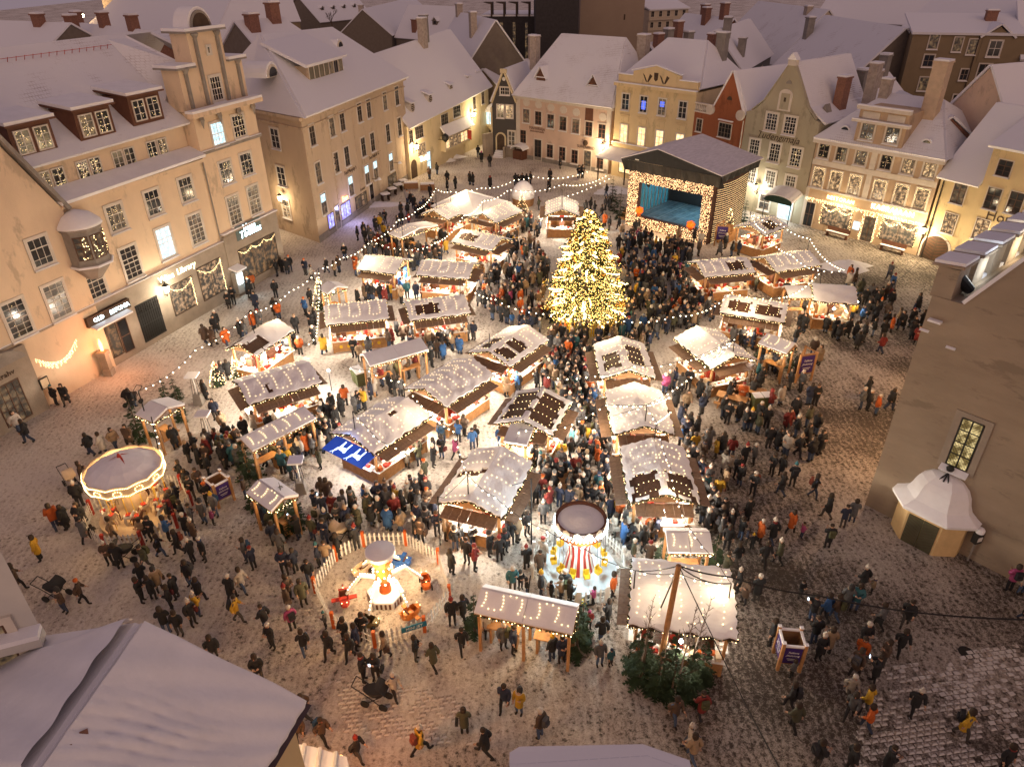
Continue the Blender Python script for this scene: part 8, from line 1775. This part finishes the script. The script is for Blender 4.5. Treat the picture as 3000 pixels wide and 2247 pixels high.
def hat_mesh(k, low=False): return hats()[k]
COLN = {'k': ('black', (.013, .013, .015)), 'n': ('navy', (.018, .024, .05)), 'w': ('cream', (.42, .38, .33)), 'g': ('grey', (.09, .09, .094)), 'b': ('brown', (.08, .05, .033)), 't': ('tan', (.26, .18, .11)), 'o': ('orange', (.42, .085, .01)), 'y': ('yellow', (.46, .27, .02)), 'r': ('red', (.16, .017, .014)), 'u': ('blue', (.025, .09, .24)), 'p': ('pink', (.30, .05, .14)), 'e': ('olive', (.06, .06, .034)), 'c': ('teal', (.025, .10, .12))}
POSES = {'s0': 'stand', 's1': 'front', 's2': 'cup', 'w': 'walk', 'r': 'run', 'p': 'phone'}
BM, KM, HM = {}, {}, {}
LOWB, LOWC = {}, {}
for k, kd in POSES.items():
    mb, J = body(kd, 1); BM[k] = (mb.mesh('person', [SKIN_M, TROU, BOOT, REDP], True), J)
    for lg in (0, 1): KM[k, lg] = coat(kd, lg, 1).mesh('coat', COATM, True)
    if k in ('s0', 's1', 'w'):
        LOWB[k] = body(kd, 0)[0]
        for lg in (0, 1): LOWC[k, lg] = coat(kd, lg, 0)
for k, mb in hats().items(): HM[k] = mb.mesh('hat', HATM, True)
FURR = MB().lathe([(.09, -.03), (.155, -.02), (.165, .02), (.10, .04)], 10).mesh('fur_trim', mat('fur_trim', (.42, .33, .25), .95, .3, 20))
SCARF = MB().lathe([(.06, -.05), (.115, -.03), (.12, .02), (.07, .05)], 9).mesh('scarf', HATM); BAGM = MB().box(.24, .36, -.14, .14, .72, .98).tube((.28, 0, .97), (-.12, 0, 1.45), .014, n=4).mesh('shoulder_bag', HATM)
PHM = MB().box(-.045, .045, -.006, .006, 0, .15).mesh('phone', emis('phone_screen', (.6, .8, 1), 3, False)); BPM = MB().box(-.15, .15, .15, .30, 1.02, 1.42).box(-.11, .11, .30, .36, 1.06, 1.25).mesh('backpack', HATM)
def blocked(x, y, m=.15):
    for fx, fy, hx, hy, a, _ in FOOT:
        dx, dy = x - fx, y - fy; u = dx * math.cos(a) + dy * math.sin(a); v = -dx * math.sin(a) + dy * math.cos(a)
        if abs(u) < hx - .32 + m and abs(v) < hy - .32 + m: return True
    return False
LM = [((1712, 950), 'the great golden tree'), ((1960, 690), 'the stage front'), ((366, 1480), 'the old-fashioned carousel'), ((1130, 1740), 'the aeroplane ride'), ((1694, 1668), 'the swing ride'), ((652, 1466), 'the left poster box'), ((2302, 1952), 'the lone poster box'), ((2352, 1118), 'the triangular poster stand'), ((2660, 1590), 'the domed porch'), ((1040, 1320), 'the deer-flap stall'), ((1250, 1190), 'the stall above the deer flap'), ((1490, 1080), 'the twin-panel stall'), ((1560, 1260), 'the bare-roofed stall'), ((1380, 1530), 'the wet grey-roofed stall'), ((1835, 1110), 'the dark-streaked stall'), ((1890, 1280), 'the crossing-cable stall'), ((1950, 1480), 'the half-bare stall'), ((2070, 1090), 'the large snowy stall on the right'), ((2200, 970), 'the twin-square stall'), ((2450, 900), 'the golden booth'), ((2130, 840), 'the stall right of the tree'), ((2330, 800), 'the scarf stall'), ((1060, 990), 'the gold-ring stall'), ((1290, 960), 'the dark-square stall'), ((1290, 850), 'the brightest left stall'), ((1100, 820), 'the purple-poster stall'), ((800, 1190), 'the snow-streaked stall'), ((820, 1300), 'the long bluish shelter'), ((470, 1250), 'the lone small shelter'), ((800, 1510), 'the tiny gabled shelter'), ((1540, 1840), 'the two-bay shelter'), ((2000, 1890), 'the flat-roofed stall'), ((1960, 1980), 'the fir thicket'), ((2015, 1630), 'the small square shelter'), ((1150, 1070), 'the two-part shelter'), ((760, 1020), 'the staggered-roof stall'), ((2150, 1190), 'the picnic tables'), ((2270, 1060), 'the small glowing shelter'), ((640, 880), 'the wine shop'), ((780, 820), 'the gabled bay shop'), ((330, 1060), 'the orange torch'), ((110, 1190), 'the arched left door'), ((380, 1860), 'the near snow roof'), ((880, 2080), 'the near roof corner'), ((1740, 2215), 'the bottom low roof'), ((2832, 1911), 'the manhole cover'), ((2835, 1640), 'the parking meter'), ((2560, 1440), 'the town hall corner'), ((2650, 1050), 'the town hall side'), ((1160, 2110), 'the bare cobbles'), ((1430, 740), 'the upper left stalls'), ((1647, 660), 'the far bright stall')]
PD = "1423,2215,k-r;1233,2208,ywr;1582,2160,bwd;1052,2228,krw;2025,2233,t-r;1362,2149,e-s;2018,2196,www;1521,2091,yfs;1478,2079,n-w;951,2176,b-w;1973,2117,b-w;883,2172,b-w;2050,2104,r-w;2389,2246,k-s;1158,2045,www;901,2113,b-w;2482,2262,k-s;2321,2140,e-w;1272,1961,e-r;1104,1993,k-p;1645,1938,n-s;1756,1950,gwd;1068,1995,k-s;1788,1950,cnc;2589,2262,k-s;1616,1923,kys;1505,1913,n-s;1220,1934,k-s;1355,1911,k-w;1475,1900,gws;2310,2079,k-w;1131,1925,t-w;1761,1884,k-w;1430,1870,w-s;1029,1932,k-w;2534,2140,o-w;2484,2106,g-w;969,1927,k-w;1048,1902,n-s;765,1999,k-s;1724,1843,rpc;1326,1830,krs;1779,1832,k-s;1358,1821,k-w;1014,1886,k-s;2317,1984,g-c;2530,2086,y-w;896,1918,k-w;2480,2049,www;1072,1852,k-s;1668,1769,k-s;2928,2262,k-s;801,1900,kws;1738,1769,p-c;1643,1760,t-s;2670,2090,kww;2254,1889,k-s;1584,1751,kys;964,1830,gcc;2810,2160,y-w;2394,1934,kws;1543,1739,kfc;2500,1979,b-w;1502,1735,cws;1794,1753,o-s;1613,1735,k-c;2555,1999,k-p;860,1846,pws;634,1936,k-w;1525,1726,kfc;2419,1918,t-s;783,1846,k-w;2380,1886,k-s;2512,1943,o-w;1650,1698,kws;1582,1683,b-s;2582,1950,b-s;892,1773,e-s;847,1787,brs;1324,1683,k-s;2521,1904,kws;1543,1667,krs;2177,1769,b-s;1392,1671,rrs;702,1823,y-w;2373,1823,k-p;2213,1762,kws;851,1760,b-s;1464,1646,krs;1369,1651,k-s;1598,1644,wrs;2158,1735,kws;2629,1918,k-w;2412,1818,u-w;530,1861,k-s;1853,1651,ews;1435,1628,kfs;2441,1818,b-w;1899,1658,brs;1480,1621,k-s;910,1710,k-w;570,1832,kws;493,1857,k-s;2122,1692,e-s;1335,1612,kfs;584,1805,yws;1385,1606,kfs;2342,1751,k-c;2570,1843,g-w;684,1762,kww;1436,1599,kfs;1498,1597,k-s;1354,1599,kfs;2473,1787,gfs;1883,1617,k-s;715,1737,w-w;960,1658,t-s;2498,1791,c-s;1471,1584,k-s;937,1660,ncs;869,1678,n-s;1824,1597,u-s;837,1683,n-s;593,1769,k-w;1235,1593,b-s;2156,1660,k-w;994,1635,k-s;1544,1568,k-s;1862,1590,w-w;2647,1834,k-w;1307,1574,tws;1219,1584,kws;1047,1612,krs;507,1787,k-s;1799,1572,w-s;1282,1568,nbs;2235,1660,k-w;1865,1574,wrs;1899,1572,o-s;521,1755,k-s;747,1669,nrs;2276,1655,eww;1250,1552,gfs;2127,1610,k-s;1591,1533,gws;1835,1551,g-s;2521,1732,kww;1915,1558,n-s;1031,1579,g-s;2550,1741,twc;955,1594,n-s;827,1627,g-s;1534,1521,k-s;561,1719,k-s;2201,1610,kyc;453,1757,k-s;1893,1540,b-s;724,1646,g-s;421,1764,k-s;1786,1521,n-s;2109,1576,g-s;919,1583,ers;2186,1594,n-c;471,1732,tfs;1609,1502,rrs;2167,1581,k-s;960,1563,kws;2222,1592,ows;878,1581,k-p;1758,1502,k-s;808,1599,n-s;1594,1489,k-s;1638,1489,nws;2258,1594,kww;994,1544,gfs;1254,1495,bos;1041,1527,k-s;1569,1477,krs;1720,1483,k-s;426,1719,k-s;934,1544,wks;2145,1547,k-s;602,1644,kws;1691,1473,wws;570,1651,kws;1588,1464,ros;1012,1509,g-s;1668,1458,k-s;953,1520,n-s;249,1771,bow;1777,1464,kws;1707,1458,kws;2421,1606,k-s;195,1794,bfs;804,1552,e-s;2186,1531,k-s;2346,1576,p-c;2312,1565,o-w;1575,1442,kws;1751,1451,cns;435,1671,e-w;1209,1458,b-w;2994,1825,k-w;530,1624,k-w;1742,1439,tws;927,1500,n-p;779,1536,n-s;1641,1426,kgs;475,1633,k-w;763,1530,b-s;575,1588,bws;965,1473,b-s;358,1667,k-s;1654,1407,k-s;949,1468,b-s;2101,1462,y-w;1247,1415,eos;1717,1404,kws;552,1572,kws;1581,1391,gcw;326,1655,bws;498,1585,u-s;2466,1547,n-s;627,1538,pwc;2951,1732,p-s;2072,1431,gws;2419,1520,k-w;602,1534,gfs;2120,1438,t-w;568,1544,g-s;2985,1741,w-s;2202,1453,kws;457,1578,k-s;635,1514,gys;1569,1366,k-s;2493,1531,g-s;426,1585,t-s;543,1536,k-s;1748,1366,o-s;1271,1368,kws;63,1730,b-w;2164,1424,krs;2285,1453,k-w;1726,1358,krs;1230,1365,e-s;1564,1346,k-s;2047,1393,b-s;1706,1349,kss;722,1460,b-s;1671,1346,k-w;1336,1349,pww;1747,1349,o-s;1728,1346,ntw;1781,1349,gfs;1271,1349,k-s;2378,1462,k-w;2154,1402,k-s;614,1482,kos;344,1578,t-w;1295,1343,k-s;492,1522,krs;1225,1349,eks;2117,1391,w-s;875,1404,gws;1183,1349,w-s;2136,1391,wks;472,1522,n-s;855,1407,c-s;511,1502,k-s;2318,1427,kcs;436,1522,r-s;258,1590,gkw;1385,1318,uks;940,1374,e-s;1466,1312,u-s;122,1642,y-s;1649,1312,n-s;294,1567,k-c;1577,1308,kfs;568,1465,k-s;2057,1353,b-s;1394,1308,k-s;2258,1394,k-s;452,1502,o-c;1753,1312,n-s;494,1486,k-s;1722,1308,y-s;2285,1398,k-s;1703,1302,kos;2177,1367,krs;1677,1299,bts;1344,1296,u-s;1298,1299,g-s;2095,1343,y-s;2032,1331,y-s;588,1439,b-s;2205,1364,gws;1742,1293,k-s;2139,1345,r-s;2018,1321,k-s;555,1439,k-s;249,1549,k-s;2066,1327,g-s;884,1349,w-s;2113,1330,k-s;1990,1308,u-s;1361,1277,b-s;918,1334,gws;1285,1280,u-c;2072,1317,g-s;199,1549,k-s;827,1346,n-s;871,1335,k-s;904,1327,o-s;805,1346,rrs;2006,1295,n-s;170,1551,o-w;614,1394,k-s;537,1414,k-s;777,1346,k-s;665,1372,k-s;852,1323,k-s;2299,1338,w-s;2003,1277,n-s;1695,1245,gws;2372,1352,k-s;660,1362,k-s;2038,1279,k-s;2334,1339,ktw;2296,1327,k-s;1712,1239,e-s;2019,1270,k-s;2274,1319,k-s;2249,1311,k-s;590,1371,k-s;610,1365,b-s;1726,1233,b-s;953,1279,ews;239,1483,kws;1748,1225,k-s;2397,1330,k-s;1990,1242,n-s;557,1353,kts;1668,1208,gws;988,1252,k-s;2359,1308,k-s;2217,1271,e-s;2178,1260,kws;2194,1262,kys;641,1318,r-s;616,1324,g-s;672,1306,k-s;1696,1195,cws;969,1239,k-s;2129,1241,k-s;2329,1282,kws;947,1239,kws;720,1285,kos;1715,1186,kws;1734,1186,uws;2243,1254,kws;2161,1237,k-s;1003,1220,k-s;251,1417,b-s;2303,1263,r-w;2117,1226,k-s;950,1227,k-s;2054,1215,n-s;1041,1211,gws;2009,1207,t-w;2221,1241,kws;2386,1276,k-s;1052,1204,k-s;975,1215,k-s;1069,1200,y-s;1977,1195,k-s;770,1252,w-s;789,1247,k-s;1646,1163,k-s;517,1313,k-s;1684,1160,cns;1602,1157,r-s;1709,1160,k-s;658,1267,t-s;811,1231,w-s;2362,1251,e-s;1728,1157,g-s;1518,1151,kws;1484,1151,ths;1013,1189,o-s;847,1215,b-s;1175,1163,g-s;1158,1163,k-s;1088,1170,n-s;2069,1179,gks;1504,1138,ucs;2325,1226,k-s;1572,1135,k-s;2252,1205,rrs;1098,1160,w-s;1145,1154,k-s;2047,1169,k-s;2132,1182,k-s;1946,1154,pws;1595,1129,kos;2170,1185,ors;1643,1129,k-s;385,1309,b-w;307,1330,w-w;1993,1150,g-s;342,1317,t-w;1958,1144,gws;1662,1119,gws;635,1230,n-s;271,1334,k-w;2142,1163,k-s;1974,1138,n-s;1126,1135,ros;1687,1113,k-s;2015,1141,k-s;2284,1186,w-s;2202,1169,k-s;1712,1110,brs;1148,1119,g-s;1186,1115,t-s;1170,1116,e-s;2367,1187,n-s;1208,1107,b-s;2385,1188,kbs;1586,1088,nws;1221,1091,r-s;2564,1215,ows;2520,1199,gws;2539,1203,kws;2226,1135,k-s;1621,1072,k-s;1648,1068,k-s;2311,1142,k-s;2343,1147,gws;2602,1203,k-w;2217,1118,c-s;606,1171,k-s;1663,1052,o-s;1282,1050,b-s;2536,1163,k-w;88,1297,k-w;2280,1106,tws;1711,1037,bfs;391,1198,k-w;2270,1094,n-s;647,1127,kos;2245,1085,w-s;1661,1023,k-s;1326,1027,t-s;2261,1086,n-s;657,1119,k-s;1690,1023,kws;2332,1097,k-s;674,1113,k-s;1340,1022,n-c;1614,1017,bws;1040,1047,krs;1675,1017,gws;60,1272,w-w;1259,1018,tws;1315,1013,g-s;1648,1005,kks;2232,1061,k-s;1141,1022,b-s;1626,999,b-s;1299,1004,g-s;1270,1005,bws;951,1037,y-w;1388,996,n-s;1717,996,k-s;1150,1011,rts;1228,1004,g-s;1355,996,g-s;1201,1002,b-s;882,1040,ows;1337,991,kws;1581,983,gws;2396,1069,t-s;1181,998,brs;848,1040,g-s;199,1186,k-w;2182,1025,n-c;1693,974,kws;167,1186,kcs;868,1023,k-s;810,1032,nrs;1165,985,k-s;2378,1048,bws;2198,1015,n-s;922,1009,kws;2166,1008,k-s;2147,1004,g-s;1579,961,k-s;825,1022,t-s;1641,959,k-s;1500,954,u-c;1550,950,nws;1532,950,ows;1485,950,k-s;1615,948,k-s;1659,945,r-s;1469,943,k-s;2327,1011,k-s;1443,938,k-s;1603,936,k-s;1590,930,bws;667,1017,o-w;870,979,ktp;1525,923,owf;1570,923,w-s;2509,1025,k-p;629,1015,b-w;915,965,k-s;2577,1036,r-w;723,995,g-w;709,991,kws;926,955,k-s;605,1008,b-w;2454,998,kws;1548,905,b-c;2352,975,k-s;2441,988,k-s;2340,968,kws;2527,1001,k-s;1525,898,o-s;1494,898,p-s;2501,995,k-s;2479,988,k-w;2416,976,kws;763,962,grw;745,965,o-s;1503,891,kws;633,976,k-s;2583,995,k-s;2555,987,k-p;1480,881,bts;819,937,o-s;897,924,uos;640,965,kws;2681,1009,r-s;1177,889,tws;1130,891,rps;1523,872,k-s;1051,895,kws;2668,996,k-s;808,926,k-s;1592,865,y-s;1116,884,k-s;1221,875,n-s;1235,873,r-c;1139,880,kfs;1094,884,k-s;1250,871,g-s;1266,870,w-s;2608,974,o-s;1279,868,n-s;2349,926,k-s;1194,873,c-s;2668,985,k-s;1083,880,k-s;2590,966,k-w;1072,880,t-s;912,895,k-s;2520,947,u-s;1148,868,yks;2637,968,k-w;1518,847,k-s;1507,847,r-s;1165,862,uks;2493,935,y-s;1530,845,k-s;2558,944,k-s;752,908,n-s;2627,954,t-s;2536,935,k-s;2665,960,krs;2593,941,b-s;2697,960,k-s;673,904,kws;2571,928,kos;2508,916,k-s;2542,919,k-s;687,892,k-s;810,872,k-p;2564,906,k-s;730,874,k-s;734,861,kos;2684,914,k-w;1056,813,wws;743,848,o-s;914,823,w-w;1043,809,ohs;1989,798,p-c;982,810,t-s;995,798,b-s;1043,792,o-s;959,800,kww;897,806,nos;1059,783,wws;814,810,k-s;843,803,k-s;2015,772,tws;852,797,kos;828,799,k-s;1072,765,bws;1291,744,o-s;1012,763,kws;1930,745,k-s;1837,738,kws;1948,744,k-s;1125,747,e-s;1994,747,k-s;2007,748,k-s;1811,734,k-s;1095,744,k-s;1852,732,k-s;2107,750,g-w;2142,752,k-s;2162,749,n-s;1824,718,w-s;1112,726,r-s;1906,718,k-s;2123,731,kws;2051,723,w-s;1868,709,pws;1889,709,k-p;1142,709,b-s;1985,707,t-s;2032,710,k-s;1083,704,g-s;1049,705,k-s;1126,698,y-s;1860,689,k-s;1870,684,k-s;1068,696,k-s;1784,676,k-s;1813,674,k-w;1166,674,k-s;1102,677,k-s;1771,663,o-s;1114,675,y-s;1199,663,r-s;1118,665,g-w;1177,659,k-s;1129,656,k-s;1762,642,k-w;1232,640,k-s;1222,640,k-s;1741,629,k-s;1715,627,g-s;1195,635,k-s;1176,635,k-s;1730,620,k-s;1578,616,e-s;1785,619,k-s;1773,616,g-s;1776,576,k-w;1261,578,k-s;1608,564,k-w;1311,561,k-s;1436,554,krs;1335,555,k-s;1519,549,k-s;1530,547,k-s;1543,546,k-s;1510,544,k-s;1554,542,k-s;1386,544,k-s;1377,542,k-s;1611,533,k-s;1311,537,k-w;1706,523,k-s;1695,522,k-p;1259,526,b-s;1706,519,k-s;1281,513,k-s;1641,495,k-s;1435,490,k-p;1411,477,kps;1401,461,k-s"
RP = random.Random(21)
people = []
for it in PD.split(';'):
    x, y, c = it.split(','); g_ = G(int(x), int(y)); people.append((g_, int(x), int(y), c))
def unblock(p):
    if not blocked(p.x, p.y, .05): return p
    for r in (.2, .4, .6, .8, 1.0, 1.3):
        for k in range(16):
            a = -PI / 2 + (k // 2 + k % 2) * (1 if k % 2 else -1) * PI / 8; q = p + Vector((r * math.cos(a), r * math.sin(a), 0))
            if not blocked(q.x, q.y, .05): return q
    return None
people = [(unblock(p), x, y, c) for p, x, y, c in people]; people = [q for q in people if q[0] is not None]
WHATC = {0: 'jacket', 1: 'long coat'}
HATN = {'k': 'black hat', 'w': 'white hat', 'g': 'grey hat', 'b': 'brown hat', 't': 'tan hat', 'o': 'orange hat', 'y': 'yellow hat', 'r': 'red hat', 'u': 'blue hat', 'c': 'teal hat', 'e': 'olive hat', 'n': 'navy hat', 'p': 'pink hat', 'f': 'fur hood', 'h': 'dark hat', 's': 'hood up', '-': 'dark hair'}
DOING = {'s': 'standing', 'w': 'walking', 'p': 'holding up a phone', 'r': 'striding', 'c': 'standing', 'd': 'standing'}
def hatcol(h): return {'-': (.035, .022, .014), 'h': (.014, .014, .016), 'f': (.03, .028, .028), 's': (.03, .03, .032)}.get(h) or tuple(min(.7, v * 1.15) for v in COLN[h][1])
labels = {}; made = []
for i, (p, x, y, c) in enumerate(people[:300]):
    cc_, hh, pp_ = c; child = pp_ == 'c'; lg = 1 if RP.random() < .42 and not child else 0
    pk = {'w': 'w', 'r': 'r', 'p': 'p'}.get(pp_) or RP.choice(('s0', 's0', 's1', 's1', 's2')); me, J = BM[pk]
    o = link('person', me, None, p, (0, 0, RP.uniform(0, 2 * PI))); s = (RP.uniform(.58, .68) if child else RP.uniform(.86, .97)); o.scale = (s * RP.uniform(.97, 1.06), s * RP.uniform(.97, 1.06), s)
    col = COLN[cc_][1]; v = RP.uniform(.8, 1.25); k = link('coat', KM[pk, lg], o); k.color = (*[min(.8, a * v) for a in col], 1)
    hm = 'hair' if hh == '-' and RP.random() < .7 else 'hood' if hh in 'fs' else ('pom' if hh in 'wrpytc' and RP.random() < .6 else 'cap'); hx, hy, hz = J['hea']
    hk = link('hair' if hm == 'hair' else 'hood' if hm == 'hood' else 'hat', HM[hm], o, (hx, hy + .01, hz + .06)); hk.color = (*hatcol(hh), 1)
    if hh == 'f': link('fur_trim', FURR, o, (0, .0, 1.50))
    if pp_ == 'p': link('phone', PHM, o, (0, J['har'][1] - .05, J['har'][2]))
    if RP.random() < .12 and not child: b_ = link('backpack', BPM, o); b_.color = (*RP.choice(((.02, .02, .025), (.06, .06, .07), (.02, .06, .12), (.2, .05, .03), (.07, .07, .03))), 1)
    if RP.random() < .3: b_ = link('scarf', SCARF, o, (J['nec'][0], J['nec'][1], J['nec'][2] + .02)); b_.color = (*RP.choice(((.3, .27, .24), (.05, .05, .06), (.2, .03, .03), (.03, .05, .12), (.22, .16, .1))), 1)
    if RP.random() < .16 and not child: b_ = link('shoulder_bag', BAGM, o); b_.color = (*RP.choice(((.02, .02, .02), (.1, .06, .04), (.35, .32, .28), (.12, .02, .02))), 1)
    near = sorted(LM, key=lambda l: (G(*l[0]) - p).length)[:2]; A, Bn = near; dx, dy = x - A[0][0], y - A[0][1]
    rel = ('left of' if dx < 0 else 'right of') if abs(dx) > abs(dy) * .9 else ('below' if dy > 0 else 'above')
    far = (G(*A[0]) - p).length
    who = ('child' if child else 'person') + ' in ' + COLN[cc_][0] + ' ' + WHATC[lg] + (', ' if hh == '-' and hm == 'hair' else ' and ') + ('bareheaded' if hh == '-' and hm == 'hair' else 'black hat' if hh == '-' else HATN[hh])
    made.append([o, who, DOING[pp_], ('well ' if far > 6 else '') + rel + ' ' + A[1], 'towards ' + Bn[1], x, y])
cnt = {}
for q in made: cnt.setdefault((q[1], q[2], q[3]), []).append(q)
for key, qs in cnt.items():
    if len(qs) > 1:
        sub = {}
        for q in qs: sub.setdefault(q[4], []).append(q)
        if len(sub) == len(qs):
            for q in qs: q[3] = q[3] + ' ' + q[4]
        else:
            qs.sort(key=lambda q: q[5]); n = len(qs)
            for j, q in enumerate(qs):
                q[3] += ', ' + (('leftmost' if j == 0 else 'rightmost') if n == 2 else ('leftmost' if j == 0 else 'rightmost' if j == n - 1 else ('second', 'third', 'fourth', 'fifth', 'sixth', 'seventh', 'eighth', 'ninth', 'tenth')[min(j - 1, 8)] + ' from left'))
for o, who, do, where, _, x, y in made:
    lab = who + ' ' + do + ' ' + where; w = lab.split()
    if len(w) > 16: lab = who + ' ' + where
    if len(lab.split()) > 16: lab = ' '.join(lab.replace(' the ', ' ').split()[:16])
    tag(o, lab, 'person', 'people at the market')
# the rest of the crowd, past the three hundred that show largest
zones = [([(1400, 690), (1560, 720), (1610, 800), (1590, 930), (1540, 1000), (1480, 930), (1400, 900), (1390, 780)], 95), ([(1810, 780), (1990, 790), (2060, 850), (2110, 930), (2030, 960), (1930, 1000), (1850, 1090), (1700, 1110), (1600, 1060), (1620, 980), (1720, 975), (1830, 930)], 190), ([(1060, 690), (1180, 720), (1320, 740), (1300, 770), (1200, 800), (1080, 760)], 45), ([(1590, 1070), (1740, 1090), (1765, 1240), (1700, 1260), (1640, 1180)], 45), ([(1600, 1320), (1760, 1270), (1800, 1450), (1850, 1530), (1780, 1570), (1600, 1490)], 36), ([(1000, 1490), (1250, 1440), (1290, 1540), (1150, 1570), (960, 1550)], 30), ([(1985, 1270), (2080, 1480), (2200, 1600), (2060, 1560), (2010, 1400)], 26), ([(1140, 1120), (1000, 1060), (1240, 1020), (1380, 1020), (1240, 1120)], 12), ([(1180, 590), (1300, 640), (1500, 680), (1580, 700), (1590, 660), (1480, 650), (1300, 720)], 55), ([(1820, 700), (2060, 750), (2020, 790), (1800, 780)], 40), ([(760, 1350), (940, 1260), (1020, 1300), (950, 1330), (820, 1400)], 22), ([(2100, 820), (2300, 880), (2290, 850), (2200, 800)], 22), ([(2460, 800), (2620, 800), (2640, 900), (2500, 960)], 16), ([(560, 1330), (720, 1380), (700, 1290)], 10), ([(1330, 1600), (1560, 1560), (1480, 1620)], 8)]
occ = {}
def cellfree(x, y, d=.40):
    for i in range(int(x) - 1, int(x) + 2):
        for j in range(int(y) - 1, int(y) + 2):
            for a, b in occ.get((i, j), ()):
                if (a - x) ** 2 + (b - y) ** 2 < d * d: return False
    return True
def occupy(x, y): occ.setdefault((int(x), int(y)), []).append((x, y))
for p, *_ in people: occupy(p.x, p.y)
crowd = [(p, c) for p, x, y, c in people[300:]]
for poly_, n in zones:
    q = [G(*v)[:2] for v in poly_]; xs = [v[0] for v in q]; ys = [v[1] for v in q]; k = 0
    for _ in range(n * 30):
        if k >= n: break
        x, y = RP.uniform(min(xs), max(xs)), RP.uniform(min(ys), max(ys))
        if inside(x, y, q) and not blocked(x, y, .35) and cellfree(x, y): occupy(x, y); k += 1; crowd.append((Vector((x, y, 0)), RP.choice('kkkkkkkkkkkkkknnnngggbbbttwerouyec') + RP.choice('---kkkkwwtggbbr') + RP.choice('ssssw')))
V_, F_, Cc = [], [], []
HB = {k: hats()[k] for k in ('cap', 'hair', 'pom')}
TC = [(.012, .012, .014), (.02, .02, .025), (.03, .045, .085), (.05, .08, .15), (.06, .055, .05)]
for p, c in crowd:
    pk = 'w' if c[2] in 'wr' else RP.choice(('s0', 's1')); a = RP.uniform(0, 2 * PI); s = RP.uniform(.86, .97) * (.68 if c[2] == 'c' else 1); ca, sa = math.cos(a) * s, math.sin(a) * s
    hz = pose(POSES[pk])['hea']; tcol = RP.choice(TC); v = RP.uniform(.8, 1.25)
    for mb, cols, off in ((LOWB[pk], (( .5, .3, .2), tcol, (.02, .017, .015), (.4, .1, .1)), (0, 0, 0)), (LOWC[pk, RP.random() < .42], (tuple(q * v for q in COLN[c[0]][1]),), (0, 0, 0)), (HB[RP.choice(('cap', 'hair', 'pom')) if c[1] != '-' else 'hair'], (hatcol(c[1]),), (hz[0], hz[1] + .01, hz[2] + .06))):
        o_ = len(V_); V_ += [(p.x + (x + off[0]) * ca - (y + off[1]) * sa, p.y + (x + off[0]) * sa + (y + off[1]) * ca, (z + off[2]) * s) for x, y, z in mb.v]
        F_ += [tuple(i + o_ for i in f) for f in mb.f]; Cc += [(*cols[m], 1) for m in mb.m]
me = bpy.data.meshes.new('crowd'); me.from_pydata(V_, [], F_); me.update()
at = me.attributes.new('Col', 'FLOAT_COLOR', 'FACE'); at.data.foreach_set('color', [v for c in Cc for v in c]); me.polygons.foreach_set('use_smooth', [True] * len(F_))
m, nt, b_ = nodes('crowd_cloth'); an = nt.nodes.new('ShaderNodeAttribute'); an.attribute_name = 'Col'; nt.links.new(an.outputs['Color'], b_.inputs['Base Color']); b_.inputs['Roughness'].default_value = .85; me.materials.append(m)
tag(link('crowd', me), 'dense crowd in dark winter coats filling the lanes round the great tree', 'crowd', kind='stuff')
print('people', len(people), 'crowd', len(crowd), 'tris', len(F_) * 2, 'festoon lamps', NS[0])

# ------------------------------------------------------------------ lettering becomes plain meshes
bpy.context.view_layer.update()
dg = bpy.context.evaluated_depsgraph_get()
for o in [o for o in scene.objects if o.type == 'FONT']:
    me = bpy.data.meshes.new_from_object(o.evaluated_get(dg)); n = o.name; par = o.parent; loc = o.location.copy(); rot = o.rotation_euler.copy(); mm = o.data.materials[0]
    bpy.data.objects.remove(o)
    if not me.materials: me.materials.append(mm)
    link(n, me, par, loc, rot)
